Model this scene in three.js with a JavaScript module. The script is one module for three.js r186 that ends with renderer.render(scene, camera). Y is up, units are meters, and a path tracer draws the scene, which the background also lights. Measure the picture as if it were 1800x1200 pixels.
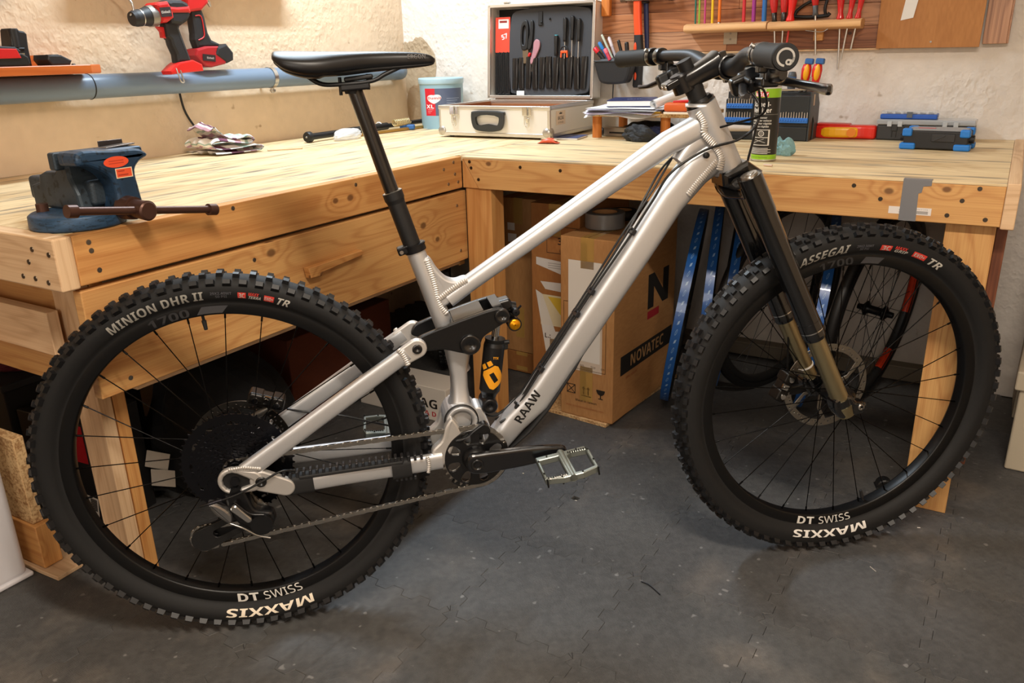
import * as THREE from 'three';
import { RoundedBoxGeometry } from 'three/addons/geometries/RoundedBoxGeometry.js';
import { mergeGeometries } from 'three/addons/utils/BufferGeometryUtils.js';
import { TessellateModifier } from 'three/addons/modifiers/TessellateModifier.js';
import { FontLoader } from 'three/addons/loaders/FontLoader.js';
import { RectAreaLightUniformsLib } from 'three/addons/lights/RectAreaLightUniformsLib.js';

// ---------- camera, renderer, lamps, exposure ----------
const scene = new THREE.Scene();
const renderer = new THREE.WebGLRenderer({ antialias: true });
renderer.toneMapping = THREE.LinearToneMapping;
renderer.toneMappingExposure = 1.0;
renderer.shadowMap.enabled = true;
const camera = new THREE.PerspectiveCamera(45.84, 1.5, 0.05, 30);
camera.position.set(0, 1.1117, 0);
camera.rotation.set(-0.3439, 0.5508, -0.0246, 'YXZ');
scene.add(camera);
RectAreaLightUniformsLib.init();
const LAMPS = [ // strip lamps under the ceiling: centre, size along x and z, colour, strength
  { p: [-1.9, 2.22, -2.05], sx: 0.07, sz: 0.9, c: [0.74, 0.88, 1.0], i: 195, label: 'cool white strip lamp above the left bench wing' },
  { p: [0.15, 2.2, -0.3], sx: 1.1, sz: 0.14, c: [1.0, 0.88, 0.74], i: 116, label: 'warm white strip lamp in the middle of the ceiling' },
];
const WINDOW = { p: [0.2, 1.45], w: 1.3, h: 0.9, c: [1.0, 0.95, 0.88], i: 4.5 }; // frosted window in the wall behind the camera

// ---------- helpers ----------
let seed = 12345;
const rnd = () => { seed = (seed * 1664525 + 1013904223) >>> 0; return seed / 4294967296; };
const rr = (a, b) => a + (b - a) * rnd();
const V = (x, y, z) => new THREE.Vector3(x, y, z);
const used = {};
function numbered(n) { const k = used[n] = (used[n] ?? -1) + 1; return k ? n + '_' + String(k).padStart(3, '0') : n; }
function tag(o, label, category, group) { o.userData = { label, category }; if (group) o.userData.group = group; return o; }
function thing(name, label, category, pos = [0, 0, 0], ry = 0, group) {
  const o = new THREE.Group(); o.name = numbered(name); o.position.set(...pos); o.rotation.y = ry;
  scene.add(o); return tag(o, label, category, group);
}
function grp(name, parent) { const o = new THREE.Group(); o.name = name; parent.add(o); return o; }
function part(name, g, m, parent, label) {
  if (Array.isArray(g)) g = merge(g);
  const o = new THREE.Mesh(g, m); o.name = name; o.castShadow = o.receiveShadow = true; parent.add(o);
  if (label) o.userData.label = label; return o;
}
function solo(name, g, m, label, category, pos = [0, 0, 0], ry = 0, group) {
  const o = part(numbered(name), g, m, scene); o.position.set(...pos); o.rotation.y = ry; return tag(o, label, category, group);
}
function struct(name, g, m) { const o = part(name, g, m, scene); o.userData = { kind: 'structure' }; return o; }
function merge(list) {
  const l = list.map(g => { g = g.index ? g.toNonIndexed() : g; for (const k of Object.keys(g.attributes)) if (!['position', 'normal', 'uv'].includes(k)) g.deleteAttribute(k);
    if (!g.attributes.uv) g.setAttribute('uv', new THREE.BufferAttribute(new Float32Array(g.attributes.position.count * 2), 2)); return g; });
  return mergeGeometries(l);
}
const at = (g, x = 0, y = 0, z = 0, rx = 0, ry = 0, rz = 0) => g.applyMatrix4(new THREE.Matrix4().makeRotationFromEuler(new THREE.Euler(rx, ry, rz)).setPosition(x, y, z));
// uv in metres, u along the grain axis
function mUV(g, grain = 'x', shift = true) {
  if (g.index) g = g.toNonIndexed();
  const p = g.attributes.position, n = g.attributes.normal, uv = new Float32Array(p.count * 2), a = { x: 0, y: 1, z: 2 }[grain];
  const o1 = shift ? rr(0, 3) : 0, o2 = shift ? rr(0, 3) : 0, c = [0, 0, 0];
  for (let i = 0; i < p.count; i++) {
    const q = [p.getX(i), p.getY(i), p.getZ(i)], m = [Math.abs(n.getX(i)), Math.abs(n.getY(i)), Math.abs(n.getZ(i))];
    const d = m[0] > m[1] ? (m[0] > m[2] ? 0 : 2) : (m[1] > m[2] ? 1 : 2);
    let e = [0, 1, 2].filter(k => k !== d); if (e[1] === a) e = [e[1], e[0]];
    uv[2 * i] = q[e[0]] + o1; uv[2 * i + 1] = q[e[1]] + o2;
  }
  g.setAttribute('uv', new THREE.BufferAttribute(uv, 2)); return g;
}
const rbox = (w, h, d, r = 0.002, s = 1) => new RoundedBoxGeometry(w, h, d, s, Math.min(r, w / 2.01, h / 2.01, d / 2.01));
const box = (w, h, d) => new THREE.BoxGeometry(w, h, d);
// box given by two opposite corners
function span(x0, y0, z0, x1, y1, z1, r = 0.002, grain) {
  const g = at(rbox(Math.abs(x1 - x0), Math.abs(y1 - y0), Math.abs(z1 - z0), r), (x0 + x1) / 2, (y0 + y1) / 2, (z0 + z1) / 2);
  return grain ? mUV(g, grain) : g;
}
function rod(a, b, r1, r2 = r1, seg = 14, open = false) {
  const A = V(...a), B = V(...b), d = B.clone().sub(A), L = d.length();
  const g = new THREE.CylinderGeometry(r2, r1, L, seg, 1, open);
  g.applyQuaternion(new THREE.Quaternion().setFromUnitVectors(V(0, 1, 0), d.normalize()));
  return g.translate((a[0] + b[0]) / 2, (a[1] + b[1]) / 2, (a[2] + b[2]) / 2);
}
function tube(pts, r, seg = 40, rad = 8, tension = 0.5) {
  return new THREE.TubeGeometry(new THREE.CatmullRomCurve3(pts.map(p => V(...p)), false, 'catmullrom', tension), seg, r, rad, false);
}
// polygon in xy extruded along z and centred on z
function poly(pts, depth, bev = 0.001, holes = [], seg = 1) {
  const s = new THREE.Shape(pts.map(p => new THREE.Vector2(p[0], p[1])));
  for (const h of holes) s.holes.push(new THREE.Path(h.map(p => new THREE.Vector2(p[0], p[1]))));
  const b = Math.min(bev, depth / 2.2);
  const g = new THREE.ExtrudeGeometry(s, { depth: depth - 2 * b, bevelEnabled: b > 0, bevelThickness: b, bevelSize: b, bevelOffset: -b, bevelSegments: seg, curveSegments: 8 });
  return g.translate(0, 0, -(depth - 2 * b) / 2);
}
const circle = (cx, cy, r, n = 20, a0 = 0) => Array.from({ length: n }, (_, i) => [cx + r * Math.cos(a0 + i / n * 2 * Math.PI), cy + r * Math.sin(a0 + i / n * 2 * Math.PI)]);
// smooth closed outline through points
function smooth(pts, n = 6) { const c = new THREE.CatmullRomCurve3(pts.map(p => V(p[0], p[1], 0)), true, 'centripetal'); return c.getPoints(pts.length * n).slice(0, -1).map(p => [p.x, p.y]); }
// hull outline of circles [x,y,r] joined in order (convex)
function capsule(a, b, n = 10) {
  const t = Math.atan2(b[1] - a[1], b[0] - a[0]), d = Math.hypot(b[0] - a[0], b[1] - a[1]), k = Math.acos(Math.max(-1, Math.min(1, (a[2] - b[2]) / d))), o = [];
  for (let i = 0; i <= n; i++) { const f = t + k + (2 * Math.PI - 2 * k) * i / n; o.push([a[0] + a[2] * Math.cos(f), a[1] + a[2] * Math.sin(f)]); }
  for (let i = 0; i <= n; i++) { const f = t - k + 2 * k * i / n; o.push([b[0] + b[2] * Math.cos(f), b[1] + b[2] * Math.sin(f)]); }
  return o;
}
function lathe(pts, seg = 32) { return new THREE.LatheGeometry(pts.map(p => new THREE.Vector2(p[0], p[1])), seg); } // [r, y]
const latheZ = (pts, seg = 32) => lathe(pts, seg).rotateX(Math.PI / 2); // [r, z]
// loft: sections {p:[x,y,z], u:[..] , v:[..], a, b, n} superellipses in the plane u,v; caps closed
function loft(secs, seg = 24, cap = true) {
  const pos = [], uv = [], idx = [], N = secs.length;
  secs.forEach((s, k) => {
    const e = 2 / (s.n ?? 2);
    for (let i = 0; i <= seg; i++) {
      const t = i / seg * 2 * Math.PI + Math.PI, c = Math.cos(t), d = Math.sin(t), x = Math.sign(c) * Math.abs(c) ** e * s.a, y = Math.sign(d) * Math.abs(d) ** e * s.b;
      pos.push(s.p[0] + s.u[0] * x + s.v[0] * y, s.p[1] + s.u[1] * x + s.v[1] * y, s.p[2] + s.u[2] * x + s.v[2] * y); uv.push(k / (N - 1), i / seg);
    }
  });
  const W = seg + 1;
  for (let k = 0; k < N - 1; k++) for (let i = 0; i < seg; i++) { const a = k * W + i, b = a + 1, c = a + W, d = c + 1; idx.push(a, b, c, b, d, c); }
  if (cap) for (const k of [0, N - 1]) {
    const o = pos.length / 3, s = secs[k]; pos.push(...s.p); uv.push(0, 0);
    for (let i = 0; i <= seg; i++) { const q = (k * W + i) * 3; pos.push(pos[q], pos[q + 1], pos[q + 2]); uv.push(0, 0); }
    for (let i = 0; i < seg; i++) k ? idx.push(o, o + 1 + i, o + 2 + i) : idx.push(o, o + 2 + i, o + 1 + i);
  }
  const g = new THREE.BufferGeometry(); g.setAttribute('position', new THREE.Float32BufferAttribute(pos, 3)); g.setAttribute('uv', new THREE.Float32BufferAttribute(uv, 2));
  g.setIndex(idx); g.computeVertexNormals();
  // weld the seam normals
  const n = g.attributes.normal; for (let k = 0; k < N; k++) { const a = k * W, b = a + seg, m = V(n.getX(a) + n.getX(b), n.getY(a) + n.getY(b), n.getZ(a) + n.getZ(b)).normalize(); n.setXYZ(a, m.x, m.y, m.z); n.setXYZ(b, m.x, m.y, m.z); }
  return g;
}
// straight or bent tube in the xy plane with height h and width w: nodes [x, y, h, w, n, z]
function beam(nodes, seg = 24) {
  return loft(nodes.map((q, i) => {
    const A = nodes[Math.max(0, i - 1)], B = nodes[Math.min(nodes.length - 1, i + 1)], l = Math.hypot(B[0] - A[0], B[1] - A[1]);
    return { p: [q[0], q[1], q[5] ?? 0], u: [-(B[1] - A[1]) / l, (B[0] - A[0]) / l, 0], v: [0, 0, 1], a: q[2] / 2, b: q[3] / 2, n: q[4] ?? 2.6 };
  }), seg);
}
const font = { b: await new FontLoader().loadAsync('fonts/droid/droid_sans_bold.typeface.json'), r: await new FontLoader().loadAsync('fonts/droid/droid_sans_regular.typeface.json') };
const textShape = (s, size, f = 'b', seg = 3) => { const g = new THREE.ShapeGeometry(font[f].generateShapes(s, size), seg); g.computeBoundingBox(); return g; };

// ---------- textures ----------
function hash(x, y) { let h = (x * 374761393 + y * 668265263) | 0; h = Math.imul(h ^ (h >>> 13), 1274126177); return ((h ^ (h >>> 16)) >>> 0) / 4294967296; }
function vn(x, y, px, py, s) { // tiling value noise
  const xi = Math.floor(x), yi = Math.floor(y), fx = x - xi, fy = y - yi, u = fx * fx * (3 - 2 * fx), v = fy * fy * (3 - 2 * fy);
  const X = ((xi % px) + px) % px, Y = ((yi % py) + py) % py, X1 = (X + 1) % px, Y1 = (Y + 1) % py;
  const a = hash(X + s, Y), b = hash(X1 + s, Y), c = hash(X + s, Y1), d = hash(X1 + s, Y1);
  return a + (b - a) * u + (c - a) * v + (a - b - c + d) * u * v;
}
function fbm(u, v, fx, fy, s = 0, oct = 4) { let r = 0, a = 0.5, t = 0; for (let o = 0; o < oct; o++) { r += a * vn(u * fx, v * fy, fx, fy, s + o * 57); t += a; a *= 0.5; fx *= 2; fy *= 2; } return r / t; }
const clamp = (x, a = 0, b = 1) => Math.max(a, Math.min(b, x));
const sstep = (a, b, x) => { const t = clamp((x - a) / (b - a)); return t * t * (3 - 2 * t); };
const mix = (a, b, t) => a + (b - a) * t;
const mix3 = (a, b, t) => [mix(a[0], b[0], t), mix(a[1], b[1], t), mix(a[2], b[2], t)];
function tex(w, h, fn, sx, sy, srgb = true) { // fn(u,v) -> [r,g,b] 0..255 or a number; covers sx by sy metres
  const d = new Uint8Array(w * h * 4);
  for (let j = 0; j < h; j++) for (let i = 0; i < w; i++) { const c = fn(i / w, j / h), k = (j * w + i) * 4; if (typeof c === 'number') d[k] = d[k + 1] = d[k + 2] = clamp(c) * 255; else { d[k] = clamp(c[0], 0, 255); d[k + 1] = clamp(c[1], 0, 255); d[k + 2] = clamp(c[2], 0, 255); } d[k + 3] = 255; }
  const t = new THREE.DataTexture(d, w, h); t.wrapS = t.wrapT = THREE.RepeatWrapping; t.magFilter = THREE.LinearFilter; t.minFilter = THREE.LinearMipmapLinearFilter; t.generateMipmaps = true;
  if (srgb) t.colorSpace = THREE.SRGBColorSpace; t.repeat.set(1 / sx, 1 / sy); t.needsUpdate = true; return t;
}
function canvasTex(w, h, draw) {
  const c = document.createElement('canvas'); c.width = w; c.height = h; const x = c.getContext('2d'); draw(x, w, h);
  const t = new THREE.CanvasTexture(c); t.colorSpace = THREE.SRGBColorSpace; t.anisotropy = 8; return t;
}
const std = (c, r = 0.6, m = 0, o = {}) => new THREE.MeshStandardMaterial({ color: c, roughness: r, metalness: m, ...o });
const phys = (c, r, m, o) => new THREE.MeshPhysicalMaterial({ color: c, roughness: r, metalness: m, ...o });
function woodTex(light, dark, { lines = 14, warp = 1.2, knots = 5, s = 1, stain = 0, sharp = 2, blot = 0.25 }) {
  const kn = []; let q = seed; seed = 777 + s * 31; for (let i = 0; i < knots; i++) kn.push([rnd(), rnd(), rr(0.006, 0.016)]); const sp = []; for (let i = 0; i < 44; i++) sp.push([rnd(), rnd(), rr(0.02, 0.09), rr(0.004, 0.014), rr(0.3, 1)]); seed = q;
  return tex(1024, 512, (u, v) => {
    let w = fbm(u, v, 2, 4, s, 3) * warp + fbm(u, v, 6, 16, s + 9, 2) * 0.12, kd = 0;
    for (const k of kn) { let dx = Math.abs(u - k[0]); dx = Math.min(dx, 1 - dx) * 1.2; let dy = Math.abs(v - k[1]); dy = Math.min(dy, 1 - dy) * 0.3; const d = Math.hypot(dx * 0.7, dy); w += 0.55 * Math.exp(-d * d / (k[2] * k[2] * 5)); kd = Math.max(kd, 1 - sstep(k[2] * 0.35, k[2] * 0.75, d)); }
    const r = 0.5 + 0.5 * Math.sin(2 * Math.PI * (v * lines + w * 4)); const fine = fbm(u, v, 8, 160, s + 3, 2), bl = fbm(u, v, 3, 6, s + 21, 3);
    let t = clamp(0.12 + 0.5 * r ** sharp * 0.8 + (fine - 0.5) * 0.5 + (bl - 0.5) * blot * 2);
    let c = mix3(light, dark, t); if (kd > 0) c = mix3(c, dark.map(x => x * 0.6), kd * 0.8);
    if (stain) for (const k of sp) { let dx = Math.abs(u - k[0]); dx = Math.min(dx, 1 - dx); let dy = Math.abs(v - k[1]); dy = Math.min(dy, 1 - dy); const d = (dx / k[2]) ** 2 + (dy / (k[3] * 3)) ** 2; if (d < 3) c = mix3(c, [118, 110, 98], stain * k[4] * Math.exp(-d * 1.6) * (0.35 + 1.1 * fbm(u, v, 24, 90, s + 41, 2))); }
    return c;
  }, 1.2, 0.3);
}
const T = {
  pine: woodTex([214, 158, 94], [176, 110, 54], { lines: 7, s: 1, knots: 4, warp: 1.0 }),
  pine2: woodTex([214, 164, 102], [178, 118, 64], { lines: 5, s: 5, knots: 5, warp: 1.6, sharp: 3 }),
  pale: woodTex([226, 192, 152], [192, 150, 110], { lines: 6, s: 8, knots: 2, warp: 2.2 }),
  top: woodTex([232, 208, 164], [188, 156, 110], { lines: 6, s: 12, knots: 0, warp: 2.6, stain: 1.0, blot: 0.5 }),
  walnut: woodTex([190, 140, 104], [118, 76, 52], { lines: 6, s: 15, knots: 3, warp: 2.4, blot: 0.5 }),
  plaster: tex(1024, 1024, (u, v) => { const a = fbm(u, v, 26, 22, 3, 4), b = Math.abs(fbm(u, v, 40, 34, 11, 3) - 0.5) * 2, k = fbm(u, v, 5, 5, 31, 2); return clamp(0.5 + (a - 0.5) * 0.9 + (0.4 - b) * 0.5 * sstep(0.4, 0.65, k)); }, 0.8, 0.8, false),
  wallc: tex(512, 512, (u, v) => { const a = fbm(u, v, 3, 3, 5, 4), b = fbm(u, v, 60, 60, 8, 2), k = sstep(0.86, 0.93, fbm(u, v, 44, 40, 17, 3)); const g = 232 + (a - 0.5) * 34 + (b - 0.5) * 10; return mix3([g, g * 0.975, g * 0.945], [140, 118, 96], k * 0.55); }, 1.6, 1.6),
  rubc: tex(1024, 1024, (u, v) => { const a = fbm(u, v, 4, 4, 2, 5), b = sstep(0.52, 0.8, fbm(u, v, 9, 7, 19, 5)), c = fbm(u, v, 120, 120, 7, 2), sp = sstep(0.86, 0.92, fbm(u, v, 70, 70, 23, 2)); const g = 76 + (a - 0.5) * 26 + (c - 0.5) * 18 + b * 17 + sp * 46; return [g * (1.0 + b * 0.05), g, g * (1.0 - b * 0.05)]; }, 1.3, 1.3),
  rubb: tex(512, 512, (u, v) => { const n = 22, x = u * n, y = v * n, k = (Math.floor(x) + Math.floor(y)) % 2, e = k ? y * 3 : x * 3; return clamp(0.35 + 0.3 * Math.abs(Math.sin(Math.PI * e)) + (fbm(u, v, 64, 64, 2, 2) - 0.5) * 0.5); }, 0.2, 0.2, false),
  card: tex(512, 512, (u, v) => { const a = fbm(u, v, 6, 3, 2, 4), b = fbm(u, v, 120, 30, 9, 2); return mix3([196, 146, 92], [166, 116, 68], clamp(a * 0.7 + b * 0.5 - 0.15)); }, 0.6, 0.6),
  osb: tex(512, 512, (u, v) => { const a = fbm(u, v, 40, 70, 2, 3), b = fbm(u, v, 90, 50, 9, 2), c = fbm(u, v, 12, 12, 4, 2); return mix3([224, 190, 140], [140, 92, 50], clamp((a - 0.35) * 1.3 + (b - 0.5) * 0.8 + (c - 0.5) * 0.5)); }, 0.25, 0.25),
  brush: tex(512, 256, (u, v) => clamp(0.5 + (fbm(u, v, 6, 128, 2, 2) - 0.5) * 1.2), 1, 1, false),
  grime: tex(512, 512, (u, v) => { const a = fbm(u, v, 6, 6, 4, 5), b = sstep(0.62, 0.75, fbm(u, v, 18, 18, 14, 4)); return mix3([255, 255, 255], [128, 118, 108], clamp((a - 0.4) * 0.9 + b * 0.6)); }, 0.2, 0.2),
};
const wood = (t, tint = 0xffffff, r = 0.62) => std(tint, r, 0, { map: T[t] });
const M = {
  pine: wood('pine'), pine2: wood('pine2'), pale: wood('pale'), top: wood('top', 0xffffff, 0.5), walnut: wood('walnut', 0xffffff, 0.42), osb: std(0xffffff, 0.8, 0, { map: T.osb }),
  wallB: std(0xf6f2ee, 0.9, 0, { map: T.wallc, bumpMap: T.plaster, bumpScale: 0.0055 }), wallL: std(0xf2dcc0, 0.9, 0, { map: T.wallc, bumpMap: T.plaster, bumpScale: 0.0038 }),
  ceil: std(0xe8e4dd, 0.95), rubber: std(0xffffff, 0.62, 0, { map: T.rubc, bumpMap: T.rubb, bumpScale: 0.0011 }), slab: std(0x26241f, 0.9),
  card: std(0xffffff, 0.82, 0, { map: T.card }), card2: std(0xe6d2ba, 0.82, 0, { map: T.card }),
  screw: std(0x9a948c, 0.35, 1), dark: std(0x0b0b0c, 0.6), black: std(0x101011, 0.5), blackG: phys(0x0b0b0d, 0.28, 0, { clearcoat: 0.6, clearcoatRoughness: 0.2 }), blackM: std(0x17171a, 0.36, 0.4),
  steel: std(0xc4c2be, 0.28, 1), chrome: std(0xdedcd8, 0.12, 1), alu: std(0xd4d0ca, 0.36, 1, { roughnessMap: null }), white: std(0xe9e7e2, 0.55), paper: std(0xf0efee, 0.75, 0, { side: THREE.DoubleSide }),
  red: std(0xc81a1c, 0.42), blue: std(0x1c63b4, 0.45), orange: std(0xf05a1e, 0.5),
};
function decal(w, h, px, draw, rough = 0.6, extra = {}) { const t = canvasTex(Math.round(w * px), Math.round(h * px), draw); return { g: new THREE.PlaneGeometry(w, h), m: std(0xffffff, rough, 0, { map: t, ...extra }) }; }
function txt(x, s, px, py, size, color, o = {}) { x.save(); x.fillStyle = color; x.font = (o.w ?? 'bold ') + size + 'px ' + (o.f ?? 'sans-serif'); x.textAlign = o.a ?? 'center'; x.textBaseline = 'middle'; x.translate(px, py); if (o.r) x.rotate(o.r); if (o.sx || o.sy) x.scale(o.sx ?? 1, o.sy ?? 1); x.fillText(s, 0, 0); x.restore(); }

// ---------- the room ----------
const XW = -2.34, ZW = -2.97, XR = 1.75, ZF = 1.6, HC = 2.35;
struct('wall_left', mUV(at(box(0.2, HC + 0.4, ZF - ZW + 0.4), XW - 0.1, HC / 2, (ZF + ZW) / 2), 'z', false), M.wallL);
struct('wall_back', mUV(at(box(XR - XW + 0.4, HC + 0.4, 0.2), (XR + XW) / 2, HC / 2, ZW - 0.1), 'x', false), M.wallB);
struct('wall_right', mUV(at(box(0.2, HC + 0.4, ZF - ZW + 0.4), XR + 0.1, HC / 2, (ZF + ZW) / 2), 'z', false), M.wallL);
{ // front wall round the frosted window
  const [wx, wy] = WINDOW.p, w = WINDOW.w / 2, h = WINDOW.h / 2, x0 = XW - 0.2, x1 = XR + 0.2, y0 = -0.2, y1 = HC + 0.2, z0 = ZF, z1 = ZF + 0.2, B = (a, b, c, d) => at(box(b - a, d - c, z1 - z0), (a + b) / 2, (c + d) / 2, (z0 + z1) / 2);
  struct('wall_front', mUV(merge([B(x0, wx - w, y0, y1), B(wx + w, x1, y0, y1), B(wx - w, wx + w, y0, wy - h), B(wx - w, wx + w, wy + h, y1)]), 'x', false), M.wallL);
  const wn = struct('window_1', at(box(WINDOW.w, WINDOW.h, 0.02), wx, wy, z0 + 0.1), std(0xf4f4f0, 0.5, 0, { emissive: new THREE.Color().setRGB(...WINDOW.c), emissiveIntensity: 1.5 }));
  part('window_frame', merge([-1, 1].flatMap(s => [at(box(0.05, WINDOW.h, 0.06), wx + s * (w - 0.025), wy, z0 + 0.08), at(box(WINDOW.w, 0.05, 0.06), wx, wy + s * (h - 0.025), z0 + 0.08)])), M.white, wn);
  const l = new THREE.RectAreaLight(new THREE.Color().setRGB(...WINDOW.c), WINDOW.i, WINDOW.w - 0.1, WINDOW.h - 0.1); l.position.set(wx, wy, z0 + 0.085); scene.add(l);
}
struct('ceiling', at(box(XR - XW + 0.4, 0.2, ZF - ZW + 0.4), (XR + XW) / 2, HC + 0.1, (ZF + ZW) / 2), M.ceil);
const floor = struct('floor', at(box(XR - XW + 0.4, 0.2, ZF - ZW + 0.4), (XR + XW) / 2, -0.112, (ZF + ZW) / 2), M.slab);
{ // interlocking rubber mats
  const S = 0.2915, SZ = 0.3, n = 4, out = 0.0095, e = 0.00035;
  const edge = (L) => { const o = [], p = L / n; for (let k = 0; k < n; k++) { const a = k * p; o.push([a + p * 0.2, -out], [a + p * 0.3, out], [a + p * 0.7, out], [a + p * 0.8, -out]); } return o; };
  const outline = (hole) => { const o = [], ex = edge(S), ez = edge(SZ);
    o.push([e, e]); for (const [t, d] of ex) o.push([t, d + e]); o.push([S - e, e]); for (const [t, d] of ez) o.push([S + d - e, t]); o.push([S - e, SZ - e]);
    for (const [t, d] of [...ex].reverse()) o.push([t, SZ + d - e]); o.push([e, SZ - e]); for (const [t, d] of [...ez].reverse()) o.push([d + e, t]); return o; };
  const mk = (hole) => { const s = new THREE.Shape(outline().map(p => new THREE.Vector2(...p))); if (hole) s.holes.push(new THREE.Path(hole.map(p => new THREE.Vector2(...p))));
    const b = 0.0006, g = new THREE.ExtrudeGeometry(s, { depth: 0.0108, bevelEnabled: true, bevelThickness: b, bevelSize: b, bevelOffset: -b, bevelSegments: 1, steps: 1 }); g.rotateX(Math.PI / 2).translate(0, -b, 0); return g; };
  const tones = [0xffffff, 0xf6f5f4, 0xf0eff0, 0xfcf8f4].map(c => { const m = M.rubber.clone(); m.color.set(c); return m; });
  for (let i = -6; i < 7; i++) for (let j = -4; j < 7; j++) {
    const x = -0.868 + S * i, z = -2.035 + SZ * j; if (x < XW - 0.02 || x + S > XR || z < ZW - 0.1) continue;
    const isH = i === 0 && j === 1, g = mUV(mk(isH ? [[0.017, 0.052], [0.036, 0.056], [0.033, 0.073], [0.015, 0.069]] : null).translate(x, 0, z), 'x', false).translate(-x, 0, -z);
    const o = part('floor_mat', g, tones[Math.floor(rnd() * 4)], floor); o.position.set(x, 0, z);
  }
}
// lamps
for (const L of LAMPS) {
  const t = thing('ceiling_lamp', L.label, 'lamp', [L.p[0], L.p[1], L.p[2]]);
  part('housing', at(rbox(L.sx + 0.05, 0.05, L.sz + 0.05, 0.006), 0, 0.032, 0), M.white, t);
  for (const s of [-1, 1]) part('hanger', rod([0, 0.05, s * L.sz * 0.3], [0, HC - L.p[1], s * L.sz * 0.3], 0.006), M.steel, t);
  part('diffuser', at(box(L.sx, 0.008, L.sz), 0, 0.003, 0), std(0xffffff, 0.6, 0, { emissive: new THREE.Color().setRGB(...L.c), emissiveIntensity: 3 }), t);
  const l = new THREE.RectAreaLight(new THREE.Color().setRGB(...L.c), L.i, L.sx, L.sz); l.position.set(L.p[0], L.p[1] - 0.006, L.p[2]); l.rotation.x = -Math.PI / 2; scene.add(l);
}

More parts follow.
